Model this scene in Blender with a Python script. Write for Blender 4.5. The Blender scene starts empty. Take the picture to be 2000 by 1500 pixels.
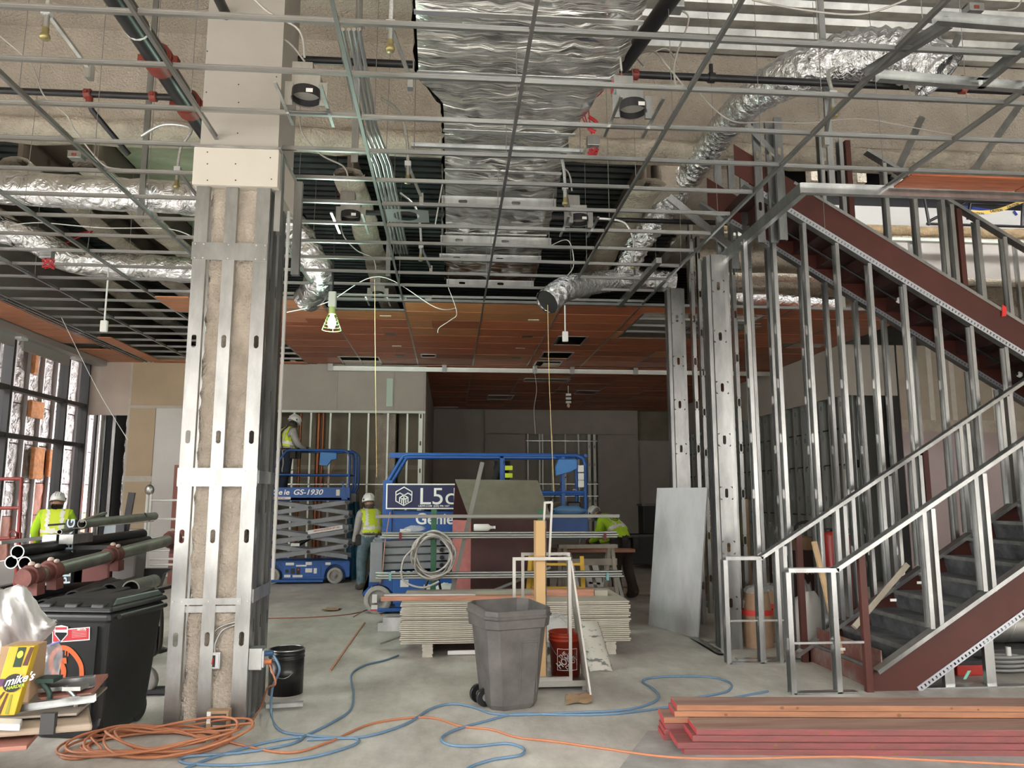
import bpy, math, random
from mathutils import Vector as V, Matrix
random.seed(11)
S = bpy.context.scene
COL = S.collection

# ---------------------------------------------------------------- camera
FPX = 1495.0
TH = math.atan(220 / FPX)
PS = math.atan(122 / (FPX / math.cos(TH)))
HC = 1.68
cd = bpy.data.cameras.new('camera'); cam = bpy.data.objects.new('camera', cd); COL.objects.link(cam)
cd.sensor_width = 36; cd.lens = 36 * FPX / 2000; cd.clip_start = .05; cd.clip_end = 200
cam.location = (0, 0, HC); cam.rotation_euler = (math.pi / 2 + TH, 0, -PS)
S.camera = cam
# ---------------------------------------------------------------- overcast sky, exposure
W = bpy.data.worlds.new('sky'); S.world = W; W.use_nodes = True
bg = W.node_tree.nodes['Background']; bg.inputs['Color'].default_value = (1, .985, .965, 1); bg.inputs['Strength'].default_value = 7.0
S.view_settings.view_transform = 'Standard'; S.view_settings.look = 'None'; S.view_settings.gamma = 1
S.view_settings.use_curve_mapping = False
S.view_settings.exposure = 1.25
# daylight portals in the street front behind the camera and in the window wall (they guide sampling of the sky only)
def portal(name, loc, rot, sx, sy):
    l = bpy.data.lights.new(name, 'AREA'); l.shape = 'RECTANGLE'; l.size = sx; l.size_y = sy; l.cycles.is_portal = True
    o = bpy.data.objects.new(name, l); COL.objects.link(o); o.location = loc; o.rotation_euler = rot
portal('front_daylight_portal', (2.55, -3.25, 2.5), (math.pi / 2, 0, math.pi), 20.3, 5.0)
portal('side_daylight_portal', (-8.02, 7, 2.4), (math.pi / 2, 0, math.pi / 2), 20, 4.7)
S.cycles.max_bounces = 10; S.cycles.diffuse_bounces = 6; S.cycles.glossy_bounces = 4; S.cycles.transparent_max_bounces = 12
S.cycles.use_denoising = True
S.cycles.sample_clamp_indirect = 8

# ---------------------------------------------------------------- pixel rays -> points of the place
_fw = V((math.sin(PS) * math.cos(TH), math.cos(PS) * math.cos(TH), math.sin(TH)))
_rt = V((math.cos(PS), -math.sin(PS), 0)); _up = _rt.cross(_fw); _C = V((0, 0, HC))
def ray(x, y): return _fw + _rt * ((x - 1000) / FPX) + _up * ((750 - y) / FPX)
def aY(x, y, d): r = ray(x, y); return _C + r * (d / r.y)
def aZ(x, y, z): r = ray(x, y); return _C + r * ((z - HC) / r.z)
def aX(x, y, d): r = ray(x, y); return _C + r * (d / r.x)

# ---------------------------------------------------------------- materials
MATS = {}
def mat(name, col, rough=.6, metal=0., var=.0, vs=6., bump=0., bs=40., stretch=None, rnd=0., col2=None, spec=.5, kind='noise', bd=.02, thr=(.35, .65), det=6.):
    if name in MATS: return MATS[name]
    m = bpy.data.materials.new(name); m.use_nodes = True; n = m.node_tree.nodes; L = m.node_tree.links
    b = n['Principled BSDF']; b.inputs['Roughness'].default_value = rough; b.inputs['Metallic'].default_value = metal
    b.inputs['Specular IOR Level'].default_value = spec
    c4 = (*col, 1); b.inputs['Base Color'].default_value = c4
    tc = n.new('ShaderNodeTexCoord'); mp = n.new('ShaderNodeMapping'); L.new(tc.outputs['Object'], mp.inputs['Vector'])
    if stretch: mp.inputs['Scale'].default_value = stretch
    if rnd:
        oi = n.new('ShaderNodeObjectInfo'); mu = n.new('ShaderNodeVectorMath'); mu.operation = 'SCALE'
        mu.inputs[0].default_value = (17, 9, 23); L.new(oi.outputs['Random'], mu.inputs['Scale']); L.new(mu.outputs[0], mp.inputs['Location'])
    cur = None
    if var or col2:
        if kind == 'noise':
            t = n.new('ShaderNodeTexNoise'); t.inputs['Detail'].default_value = det; t.inputs['Roughness'].default_value = .62
        else:
            t = n.new('ShaderNodeTexVoronoi')
        t.inputs['Scale'].default_value = vs; L.new(mp.outputs[0], t.inputs['Vector'])
        r = n.new('ShaderNodeValToRGB'); r.color_ramp.elements[0].position = thr[0]; r.color_ramp.elements[1].position = thr[1]
        L.new(t.outputs[0], r.inputs[0])
        a = col; z = col2 or tuple(min(1, c * (1 + var)) for c in col)
        if not col2: a = tuple(c * (1 - var) for c in col)
        r.color_ramp.elements[0].color = (*a, 1); r.color_ramp.elements[1].color = (*z, 1)
        cur = r.outputs[0]
    if rnd:
        hs = n.new('ShaderNodeHueSaturation'); mr = n.new('ShaderNodeMapRange'); L.new(oi.outputs['Random'], mr.inputs[0])
        mr.inputs[3].default_value = 1 - rnd; mr.inputs[4].default_value = 1 + rnd; L.new(mr.outputs[0], hs.inputs['Value'])
        if cur: L.new(cur, hs.inputs['Color'])
        else: hs.inputs['Color'].default_value = c4
        cur = hs.outputs[0]
    if cur: L.new(cur, b.inputs['Base Color'])
    if bump:
        t2 = n.new('ShaderNodeTexNoise'); t2.inputs['Scale'].default_value = bs; t2.inputs['Detail'].default_value = 5
        L.new(mp.outputs[0], t2.inputs['Vector']); bp = n.new('ShaderNodeBump'); bp.inputs['Strength'].default_value = bump; bp.inputs['Distance'].default_value = bd
        L.new(t2.outputs[0], bp.inputs['Height']); L.new(bp.outputs[0], b.inputs['Normal'])
    m.diffuse_color = c4; MATS[name] = m
    return m
def foilmat(name, col, rough, sc, st, stretch=None, dist=.05):
    m = mat(name, col, rough, 1.0); n = m.node_tree.nodes; L = m.node_tree.links; b = n['Principled BSDF']
    tc = n['Texture Coordinate']; mp = n['Mapping']
    if stretch: mp.inputs['Scale'].default_value = stretch
    v = n.new('ShaderNodeTexVoronoi'); v.inputs['Scale'].default_value = sc; v.feature = 'F1'
    w = n.new('ShaderNodeTexNoise'); w.inputs['Scale'].default_value = sc * 1.6; w.inputs['Detail'].default_value = 6; w.inputs['Distortion'].default_value = 1.5
    L.new(mp.outputs[0], v.inputs['Vector']); L.new(mp.outputs[0], w.inputs['Vector'])
    ad = n.new('ShaderNodeMath'); ad.operation = 'ADD'; L.new(v.outputs[0], ad.inputs[0]); L.new(w.outputs[0], ad.inputs[1])
    bp = n.new('ShaderNodeBump'); bp.inputs['Strength'].default_value = st; bp.inputs['Distance'].default_value = dist
    L.new(ad.outputs[0], bp.inputs['Height']); L.new(bp.outputs[0], b.inputs['Normal'])
    return m
def emat(name, col, st):
    m = bpy.data.materials.new(name); m.use_nodes = True; b = m.node_tree.nodes['Principled BSDF']
    b.inputs['Base Color'].default_value = (*col, 1); b.inputs['Emission Color'].default_value = (*col, 1); b.inputs['Emission Strength'].default_value = st
    return m
def glassmat(name, tint=(1, 1, 1), gl=.12):
    m = bpy.data.materials.new(name); m.use_nodes = True; n = m.node_tree.nodes; L = m.node_tree.links
    n.remove(n['Principled BSDF']); o = n['Material Output']
    t = n.new('ShaderNodeBsdfTransparent'); t.inputs[0].default_value = (*tint, 1); g = n.new('ShaderNodeBsdfGlossy'); g.inputs['Roughness'].default_value = .03
    lw = n.new('ShaderNodeLayerWeight'); lw.inputs[0].default_value = .35; pw = n.new('ShaderNodeMath'); pw.operation = 'POWER'; pw.inputs[1].default_value = 3; L.new(lw.outputs['Facing'], pw.inputs[0])
    f = n.new('ShaderNodeMath'); f.operation = 'MULTIPLY_ADD'; f.inputs[1].default_value = .35; f.inputs[2].default_value = .03; L.new(pw.outputs[0], f.inputs[0]); x = n.new('ShaderNodeMixShader')
    L.new(f.outputs[0], x.inputs[0]); L.new(t.outputs[0], x.inputs[1]); L.new(g.outputs[0], x.inputs[2]); L.new(x.outputs[0], o.inputs[0])
    return m
GALV = mat('galvanised_steel', (.46, .47, .465), .30, .95, var=.2, vs=5, stretch=(1, 1, .35), rnd=.08, bump=.08, bs=9)
GRID = mat('grid_steel', (.37, .375, .37), .34, .92, rnd=.14, var=.06, vs=3)
GRIDD = mat('dark_grid_steel', (.16, .165, .17), .4, .8)
FOAM = mat('sprayed_foam', (.50, .445, .375), .95, 0, var=.12, vs=1.6, bump=1., bs=34, bd=.035, )
FOAMR = mat('rough_foam', (.56, .50, .41), .95, 0, var=.2, vs=3, bump=1., bs=26, bd=.05)
FIRE = mat('fireproofing', (.47, .41, .34), .97, 0, var=.17, vs=4, bump=1., bs=45, bd=.025)
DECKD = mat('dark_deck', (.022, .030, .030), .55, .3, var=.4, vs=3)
DECKM = mat('metal_deck', (.55, .56, .55), .4, .85, var=.25, vs=2)
BROWN = mat('brown_beam_paint', (.13, .10, .078), .8)
DRY = mat('grey_drywall', (.44, .405, .36), .9, var=.05, vs=2, rnd=.04)
DRYP = mat('pink_drywall', (.42, .335, .33), .9, var=.04, vs=1.2)
DRYT = mat('tan_drywall', (.57, .445, .31), .9, var=.05, vs=2)
DRYW = mat('white_drywall', (.74, .72, .69), .9, var=.04, vs=1.4)
MUD = mat('joint_compound', (.60, .565, .50), .9, var=.08, vs=5)
DRYB = mat('brown_drywall_back', (.255, .22, .165), .9, var=.16, vs=1.5)
DRYG = mat('green_board', (.33, .355, .335), .9, var=.08, vs=2)
WOODC = mat('red_ceiling_wood', (.36, .108, .048), .5, var=.33, vs=5, stretch=(.5, 7, 3), rnd=.22)
WOODL = mat('amber_ceiling_wood', (.42, .175, .07), .5, var=.3, vs=5, stretch=(.5, 7, 3), rnd=.15)
STRG = mat('maroon_stringer_paint', (.075, .019, .013), .5, var=.10, vs=3)
STRD = mat('dark_maroon_steel', (.034, .009, .006), .5, var=.2, vs=3)
TREAD = mat('dusty_steel_tread', (.115, .12, .128), .55, .3, var=.45, vs=5)
BLK = mat('black_metal', (.012, .012, .014), .35)
BLKM = mat('black_mullion', (.022, .023, .026), .4)
PIPEB = mat('black_steel_pipe', (.016, .016, .018), .36, .2, var=.2, vs=5)
RED = mat('red_coupling', (.21, .035, .024), .5, var=.15, vs=8)
FOIL = foilmat('foil_wrap', (.78, .79, .80), .20, 5.5, .75)
FOILL = foilmat('foil_duct_wrap', (.70, .70, .68), .17, 2.2, .8, stretch=(.55, 3.2, 1), dist=.07)
FOILF = foilmat('flex_duct_foil', (.80, .81, .82), .17, 11, .7)
WHITE = mat('white_plastic', (.72, .72, .70), .45)
BLUE = mat('blue_lift_paint', (.010, .075, .29), .42, var=.12, vs=4)
GREYL = mat('grey_lift_paint', (.21, .22, .24), .5, var=.1, vs=4)
# ---------------------------------------------------------------- mesh builder
def frame(z, x=None):
    z = z.normalized(); x = x or (V((1, 0, 0)) if abs(z.x) < .9 else V((0, 1, 0)))
    x = (x - z * x.dot(z)).normalized(); return x, z.cross(x), z
class MB:
    def __init__(s): s.v = []; s.f = []; s.m = []; s.cm = 0; s.sm = []; s.cs = False
    def add(s, vs, fs):
        o = len(s.v); s.v += [tuple(q) for q in vs]
        for f in fs: s.f.append(tuple(i + o for i in f)); s.m.append(s.cm); s.sm.append(s.cs)
        return s
    def hexa(s, p): return s.add(p, [(0, 3, 2, 1), (4, 5, 6, 7), (0, 1, 5, 4), (1, 2, 6, 5), (2, 3, 7, 6), (3, 0, 4, 7)])
    def box(s, a, b):
        x0, y0, z0 = a; x1, y1, z1 = b
        return s.hexa([(x0, y0, z0), (x1, y0, z0), (x1, y1, z0), (x0, y1, z0), (x0, y0, z1), (x1, y0, z1), (x1, y1, z1), (x0, y1, z1)])
    def cb(s, c, h): return s.box([c[i] - h[i] for i in range(3)], [c[i] + h[i] for i in range(3)])
    def obox(s, o, X, Y, Z, a, b):
        P = lambda x, y, z: V(o) + X * x + Y * y + Z * z
        x0, y0, z0 = a; x1, y1, z1 = b
        return s.hexa([P(x0, y0, z0), P(x1, y0, z0), P(x1, y1, z0), P(x0, y1, z0), P(x0, y0, z1), P(x1, y0, z1), P(x1, y1, z1), P(x0, y1, z1)])
    def bar(s, p0, p1, w, h, side=None):
        p0 = V(p0); p1 = V(p1); X, Y, Z = frame(p1 - p0, side)
        return s.obox(p0, X, Y, Z, (-w / 2, -h / 2, 0), (w / 2, h / 2, (p1 - p0).length))
    def cyl(s, p0, p1, r, r1=None, n=12, cap=True):
        return s.tube([p0, p1], [r, r if r1 is None else r1], n, cap)
    def tube(s, pts, r, n=8, cap=True, closed=False, sq=1.):
        pts = [V(p) for p in pts]; k = len(pts); rs = r if isinstance(r, (list, tuple)) else [r] * k
        vs = []; fs = []; X = None
        for i, p in enumerate(pts):
            a = pts[i - 1] if (i > 0 or closed) else p; b = pts[(i + 1) % k] if (i < k - 1 or closed) else p
            d = (b - a)
            if d.length < 1e-9: d = V((0, 0, 1))
            X, Y, Z = frame(d, X)
            for j in range(n):
                t = 2 * math.pi * j / n; vs.append(p + X * (math.cos(t) * rs[i]) + Y * (math.sin(t) * rs[i] * sq))
        for i in range(k if closed else k - 1):
            i2 = (i + 1) % k
            for j in range(n):
                j2 = (j + 1) % n; fs.append((i * n + j, i * n + j2, i2 * n + j2, i2 * n + j))
        cs = s.cs; s.cs = True; s.add(vs, fs); s.cs = cs
        if cap and not closed:
            s.add(vs[:n], [tuple(range(n))[::-1]]); s.add(vs[-n:], [tuple(range(n))])
        return s
    def prism(s, poly, vec):
        n = len(poly); vec = V(vec); a = [V(p) for p in poly]; b = [p + vec for p in a]
        fs = [tuple(range(n))[::-1], tuple(range(n, 2 * n))] + [(i, (i + 1) % n, n + (i + 1) % n, n + i) for i in range(n)]
        return s.add(a + b, fs)
    def lathe(s, prof, c=(0, 0, 0), n=20, ax=None, sx=1, sy=1):
        X, Y, Z = (V((1, 0, 0)), V((0, 1, 0)), V((0, 0, 1))) if ax is None else frame(V(ax))
        c = V(c); vs = []; fs = []
        for r, z in prof:
            for j in range(n):
                t = 2 * math.pi * j / n; vs.append(c + X * (r * math.cos(t) * sx) + Y * (r * math.sin(t) * sy) + Z * z)
        for i in range(len(prof) - 1):
            for j in range(n):
                fs.append((i * n + j, i * n + (j + 1) % n, (i + 1) * n + (j + 1) % n, (i + 1) * n + j))
        cs = s.cs; s.cs = True; s.add(vs, fs); s.cs = cs; return s
    def ell(s, c, r, n=12, m=8, top=1.):
        prof = []
        for i in range(m + 1):
            t = -math.pi / 2 + math.pi * i / m; prof.append((max(1e-4, math.cos(t)), math.sin(t)))
        c = V(c); vs = []; fs = []
        for a, z in prof:
            for j in range(n):
                t = 2 * math.pi * j / n; vs.append(c + V((r[0] * a * math.cos(t), r[1] * a * math.sin(t), r[2] * z)))
        for i in range(m):
            for j in range(n): fs.append((i * n + j, i * n + (j + 1) % n, (i + 1) * n + (j + 1) % n, (i + 1) * n + j))
        cs = s.cs; s.cs = True; s.add(vs, fs); s.cs = cs; return s
    def grid(s, nu, nv, fn, closed=False):
        vs = [fn(i / nu, j / nv) for i in range(nu + 1) for j in range(nv + 1)]
        fs = [(i * (nv + 1) + j, (i + 1) * (nv + 1) + j, (i + 1) * (nv + 1) + j + 1, i * (nv + 1) + j + 1) for i in range(nu) for j in range(nv)]
        return s.add(vs, fs)
    def stud(s, p0, p1, wd, w=.092, fl=.035, lip=.009, holes=True, z0=.42, dz=.61):
        # cold-formed C section; wd = direction across the web, flanges point to wd x length
        p0 = V(p0); p1 = V(p1); L = (p1 - p0).length; X, Y, Z = frame(p1 - p0, V(wd)); P = lambda x, y, z: p0 + X * x + Y * y + Z * z
        q = lambda a, b, c, d: s.add([a, b, c, d], [(0, 1, 2, 3)])
        h = w / 2; zs = []
        if holes:
            z = z0
            while z < L - .12: zs.append(z); z += dz
        c = 0.
        for z in zs:
            a, b = z - .075, z + .075
            q(P(-h, 0, c), P(h, 0, c), P(h, 0, a), P(-h, 0, a)); c = b
            rw = .019; hh = .033; inn = []; out = []
            for k in range(16):
                t = 2 * math.pi * (k + .5) / 16; cx, sy = math.cos(t), math.sin(t)
                inn.append(P(rw * cx, 0, z + rw * sy + (hh if sy > 0 else -hh)))
                k2 = max(abs(cx) / h, abs(sy) / .075); out.append((cx / k2, sy / k2))
            # snap outer ring to the cell's corners
            out = [(h * (1 if u > 0 else -1), .075 * (1 if v_ > 0 else -1)) if (abs(u) > h * .75 and abs(v_) > .055) else (u, v_) for u, v_ in out]
            vs = inn + [P(u, 0, z + v_) for u, v_ in out]
            s.add(vs, [(k, (k + 1) % 16, 16 + (k + 1) % 16, 16 + k) for k in range(16)])
        q(P(-h, 0, c), P(h, 0, c), P(h, 0, L), P(-h, 0, L))
        for sg in (-1, 1):
            q(P(sg * h, 0, 0), P(sg * h, fl, 0), P(sg * h, fl, L), P(sg * h, 0, L))
            if lip: q(P(sg * h, fl, 0), P(sg * (h - lip), fl, 0), P(sg * (h - lip), fl, L), P(sg * h, fl, L))
        return s
    def build(s, name, m, parent=None, smooth=None, bevel=0, org=None, seg=2):
        me = bpy.data.meshes.new(name)
        off = V((0, 0, 0)); p = parent
        while p is not None: off += p.location; p = p.parent
        if parent is None:
            if org is not None: off = V(org)
            elif s.v:
                xs = [q[0] for q in s.v]; ys = [q[1] for q in s.v]; z_ = min(q[2] for q in s.v)
                off = V(((min(xs) + max(xs)) / 2, (min(ys) + max(ys)) / 2, z_))
        me.from_pydata([(q[0] - off.x, q[1] - off.y, q[2] - off.z) for q in s.v], [], s.f)
        for mm in (m if isinstance(m, (list, tuple)) else [m]): me.materials.append(mm)
        me.polygons.foreach_set('material_index', s.m)
        me.polygons.foreach_set('use_smooth', s.sm if smooth is None else [smooth] * len(s.f))
        me.update()
        o = bpy.data.objects.new(name, me); COL.objects.link(o)
        if parent is None: o.location = off
        else: o.parent = parent
        if bevel:
            b = o.modifiers.new('edge', 'BEVEL'); b.width = bevel; b.segments = seg; b.limit_method = 'ANGLE'; b.angle_limit = .6
        return o
def tag(o, label, cat, group=None):
    o['label'] = label; o['category'] = cat
    if group: o['group'] = group
    return o
def thing(name, label, cat, loc=(0, 0, 0), group=None):
    o = bpy.data.objects.new(name, None); COL.objects.link(o); o.location = loc; o.empty_display_size = .1
    return tag(o, label, cat, group)
def struct(o, label=None):
    o['kind'] = 'structure'
    if label: o['label'] = label
    return o
def sgroup(name, loc=(0, 0, 0), label=None):
    o = bpy.data.objects.new(name, None); COL.objects.link(o); o.location = loc; o.empty_display_size = .1
    return struct(o, label)
def copy_tree(o, parent=None):
    c = o.copy(); COL.objects.link(c); c.parent = parent
    for ch in list(o.children): copy_tree(ch, c)
    return c
def place(o, loc, rz=0, label=None):
    o.location = loc; o.rotation_euler = (0, 0, rz)
    if label: o['label'] = label
    return o
def text(name, body, size, origin, right, up, m, parent=None, depth=.002, bold=False, shear=0, sx=1., align='LEFT', xoff=0):
    cu = bpy.data.curves.new(name, 'FONT'); cu.body = body; cu.size = size; cu.extrude = depth; cu.shear = shear; cu.align_x = align
    if bold: cu.offset = size * .018
    tmp = bpy.data.objects.new('tmp', cu); COL.objects.link(tmp)
    dg = bpy.context.evaluated_depsgraph_get(); me = bpy.data.meshes.new_from_object(tmp.evaluated_get(dg))
    bpy.data.objects.remove(tmp); bpy.data.curves.remove(cu)
    R = V(right).normalized(); U = V(up).normalized(); N = R.cross(U)
    off = V((0, 0, 0)); p = parent
    while p is not None: off += p.location; p = p.parent
    for vv in me.vertices:
        c = vv.co.copy(); vv.co = V(origin) + R * (c.x * sx) + U * c.y + N * c.z - off
    me.materials.clear(); me.materials.append(m); me.name = name
    o = bpy.data.objects.new(name, me); COL.objects.link(o); o.parent = parent
    return o
def spline(pts, n=8, closed=False):
    pts = [V(p) for p in pts]; out = []; k = len(pts)
    for i in range(k if closed else k - 1):
        a = pts[(i - 1) % k] if (i > 0 or closed) else pts[i]; b = pts[i]; c = pts[(i + 1) % k]; d = pts[(i + 2) % k] if (i < k - 2 or closed) else c
        for j in range(n):
            t = j / n; out.append(.5 * ((2 * b) + (c - a) * t + (2 * a - 5 * b + 4 * c - d) * t * t + (3 * b - a - 3 * c + d) * t ** 3))
    if not closed: out.append(pts[-1])
    return out
def tbar(mb, p0, p1, h=.038, w=.027):
    p0 = V(p0); p1 = V(p1); d = (p1 - p0); L = d.length; Z = d.normalized(); Y = V((0, 0, 1)); X = Z.cross(Y) * -1
    mb.obox(p0, X, Y, Z, (-w / 2, 0, 0), (w / 2, .003, L)); mb.obox(p0, X, Y, Z, (-.002, .003, 0), (.002, h - .01, L)); mb.obox(p0, X, Y, Z, (-.006, h - .01, 0), (.006, h, L))
    return mb
# ================================================================ THE SETTING
def floor_mat():
    m = bpy.data.materials.new('concrete_floor'); m.use_nodes = True; n = m.node_tree.nodes; L = m.node_tree.links; b = n['Principled BSDF']
    tc = n.new('ShaderNodeTexCoord')
    def noise(sc, det, rg, mp=None):
        t = n.new('ShaderNodeTexNoise'); t.inputs['Scale'].default_value = sc; t.inputs['Detail'].default_value = det; t.inputs['Roughness'].default_value = rg
        if mp:
            q = n.new('ShaderNodeMapping'); q.inputs['Scale'].default_value = mp; L.new(tc.outputs['Object'], q.inputs[0]); L.new(q.outputs[0], t.inputs['Vector'])
        else: L.new(tc.outputs['Object'], t.inputs['Vector'])
        return t
    a = noise(.55, 8, .65); r = n.new('ShaderNodeValToRGB'); L.new(a.outputs[0], r.inputs[0])
    r.color_ramp.elements[0].position = .30; r.color_ramp.elements[0].color = (.35, .335, .305, 1); r.color_ramp.elements[1].position = .66; r.color_ramp.elements[1].color = (.56, .54, .495, 1)
    d = noise(2.2, 10, .75, (1, .45, 1)); r2 = n.new('ShaderNodeValToRGB'); L.new(d.outputs[0], r2.inputs[0])
    r2.color_ramp.elements[0].position = .33; r2.color_ramp.elements[0].color = (.62, .60, .57, 1); r2.color_ramp.elements[1].position = .62; r2.color_ramp.elements[1].color = (1.1, 1.1, 1.1, 1)
    x = n.new('ShaderNodeMix'); x.data_type = 'RGBA'; x.blend_type = 'MULTIPLY'; x.inputs[0].default_value = 1; L.new(r.outputs[0], x.inputs[6]); L.new(r2.outputs[0], x.inputs[7])
    s = noise(38, 4, .6); r3 = n.new('ShaderNodeValToRGB'); L.new(s.outputs[0], r3.inputs[0]); r3.color_ramp.elements[0].position = .66; r3.color_ramp.elements[1].position = .73
    x2 = n.new('ShaderNodeMix'); x2.data_type = 'RGBA'; L.new(r3.outputs[0], x2.inputs[0]); L.new(x.outputs[2], x2.inputs[6]); x2.inputs[7].default_value = (.58, .56, .52, 1)
    L.new(x2.outputs[2], b.inputs['Base Color']); b.inputs['Roughness'].default_value = .5
    rr = n.new('ShaderNodeMapRange'); L.new(d.outputs[0], rr.inputs[0]); rr.inputs[3].default_value = .34; rr.inputs[4].default_value = .72; L.new(rr.outputs[0], b.inputs['Roughness'])
    bp = n.new('ShaderNodeBump'); bp.inputs['Strength'].default_value = .12; bp.inputs['Distance'].default_value = .01; L.new(s.outputs[0], bp.inputs['Height']); L.new(bp.outputs[0], b.inputs['Normal'])
    return m
CONC = floor_mat()
ZC = 4.6
struct(MB().box((-7.95, -3.2, -.25), (13.2, 27, 0)).build('floor', CONC, org=(0, 0, 0)), 'dusty grey concrete slab')
GRND = mat('pale_paving', (.42, .41, .39), .9)
struct(MB().box((-40, -40, -.3), (40, -3.2, -.05)).box((-40, -3.2, -.3), (-7.95, 40, -.05)).build('ground_outside', GRND, org=(0, 0, 0)))
# front of the building behind the camera: header, side piers
struct(MB().box((-7.95, -3.4, 5.0), (13.2, -3.1, 7.7)).box((-8.1, -3.4, 0), (-7.6, -3.1, 5.0)).box((12.7, -3.4, 0), (13.2, -3.1, 5.0)).build('wall_front', DRY, org=(0, 0, 0)))
struct(MB().box((-45, -22, 0), (45, -16, 8.5)).build('building_sky_blocker', mat('sky_blocker_grey', (.20, .19, .18), .9), org=(0, 0, 0)))  # unseen block across the street, added to cut low sky light indoors
# pour joint patches in the slab
PATCH = mat('dark_slab_patch', (.27, .265, .255), .6, var=.25, vs=3, bump=.1, bs=20)
struct(MB().prism([(1.0, 4.85, .001), (1.55, 3.6, .001), (4.5, 3.6, .001), (4.5, 5.7, .001), (1.45, 5.75, .001)], (0, 0, .003)).build('floor_patch', PATCH))
# roof slabs
struct(MB().box((-8.2, -3.4, 7.4), (2.2, 9.4, 7.7)).build('ceiling_foam_slab', FOAM, org=(0, 0, 0)), 'foam sprayed roof slab')
def corrug(name, x0, x1, y0, y1, z, pitch, h, m, along='x'):
    b = MB(); pr = []; y = y0
    while y < y1:
        pr += [(y, 0), (y + pitch * .35, 0), (y + pitch * .5, h), (y + pitch * .85, h)]; y += pitch
    pr = [(min(a, y1), c) for a, c in pr]
    for (a, c), (a2, c2) in zip(pr, pr[1:]):
        b.add([(x0, a, z + c), (x1, a, z + c), (x1, a2, z + c2), (x0, a2, z + c2)], [(0, 1, 2, 3)])
    b.box((x0, y0, z + h + .012), (x1, y1, z + h + .15))
    return struct(b.build(name, m, org=(0, 0, 0)))
corrug('ceiling_metal_deck', 2.2, 13.2, -3.4, 9.4, 7.4, .3, .06, DECKM)
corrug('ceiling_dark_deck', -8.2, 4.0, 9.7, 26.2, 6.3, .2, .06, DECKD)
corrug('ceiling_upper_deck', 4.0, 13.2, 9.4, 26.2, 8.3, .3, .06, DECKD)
struct(MB().box((3.95, 9.5, 6.3), (4.05, 26.4, 8.5)).build('wall_light_stop', DRYB, org=(0, 0, 0)))  # unseen panel added to stop sky light leaking in from the side
# foam coated cross beam
def foam_roll(name, x0, x1, y, z, ry, rz, seed, m=FOAMR, n=64):
    rnd = random.Random(seed); b = MB(); b.cs = True; ph = [rnd.uniform(0, 6.3) for _ in range(6)]
    def fn(u, v):
        t = v * 2 * math.pi; x = x0 + (x1 - x0) * u
        k = 1 + .07 * math.sin(x * 5.1 + ph[0] + 2 * math.sin(t + ph[1])) + .06 * math.sin(x * 11.7 + t * 3 + ph[2]) + rnd.uniform(-.035, .035)
        return V((x, y + ry * k * math.cos(t), z + rz * k * math.sin(t)))
    b.grid(n, 14, fn); return b.build(name, m, org=(0, 0, 0))
bm = MB().box((-8.2, 9.12, 6.15), (13.2, 9.5, 7.45)).build('beam_cross', FOAM, org=(0, 0, 0)); struct(bm, 'foam sprayed cross beam')
o = foam_roll('beam_flange', -8.2, 13.2, 9.28, 6.13, .27, .13, 3); o.parent = bm
# beams running away from the camera under the dark deck
for k, (x, w) in enumerate(((-6.75, .20), (-5.45, .18), (-4.55, .2), (-1.35, .2), (2.62, .22))):
    b = MB().box((x - .03, 9.6, 5.85), (x + .03, 26, 6.32)).build('beam_long', BROWN, org=(0, 0, 0)); struct(b)
    for zz in (5.80,):
        rnd = random.Random(k); q = MB(); q.cs = True
        def fn(u, v, x=x, w=w, rnd=rnd):
            t = v * 2 * math.pi; y = 9.5 + 16.4 * u; kk = 1 + rnd.uniform(-.09, .09) + .08 * math.sin(y * 3 + t)
            return V((x + w * kk * math.cos(t), y, zz + .09 * kk * math.sin(t)))
        q.grid(60, 10, fn); f = q.build('foam_coat', FOAMR, org=(0, 0, 0)); f.parent = b
    if k in (1, 2):
        pass
struct(MB().box((-5.42, 9.6, 6.24), (-4.58, 26, 6.3)).build('ceiling_brown_strip', BROWN, org=(0, 0, 0)))
TINTF = mat('lamp_tinted_foam', (.26, .29, .20), .95, var=.25, vs=1.2, bump=.6, bs=12)  # foam with the work lamp's green light put into its colour
struct(MB().box((-4.4, 9.6, 6.20), (-2.9, 13.5, 6.3)).build('ceiling_lamp_tinted_foam', TINTF, org=(0, 0, 0)))
struct(MB().box((2.8, 9.6, 5.75), (4.0, 11.3, 6.3)).build('ceiling_foam_bulkhead', FOAM, org=(0, 0, 0)))
# ---------------------------------------------------------------- left window wall
wl = sgroup('window_1', (-7.85, 12, 0), 'black framed storefront glazing')
for y in (2.1, 4.1, 6.1, 8.1, 10.1, 12.1, 14.12, 16.12, 17.02):
    MB().box((-7.95, y - .03, 0), (-7.77, y + .03, 4.75)).build('mullion', BLKM, wl)
for z0, z1 in ((0, .12), (2.72, 2.80), (3.56, 3.64), (4.52, 4.75)):
    MB().box((-7.93, -3, z0), (-7.79, 17.05, z1)).build('transom', BLKM, wl)
GL = glassmat('clear_glass')
ys = (10.13, 12.07, 12.13, 14.09, 14.15, 16.09, 16.15, 16.99)
for a, b in zip(ys[::2], ys[1::2]):
    for z0, z1 in ((.12, 2.72), (2.80, 3.56), (3.64, 4.52)):
        MB().box((-7.87, a, z0), (-7.863, b, z1)).build('pane', GL, wl)
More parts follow.
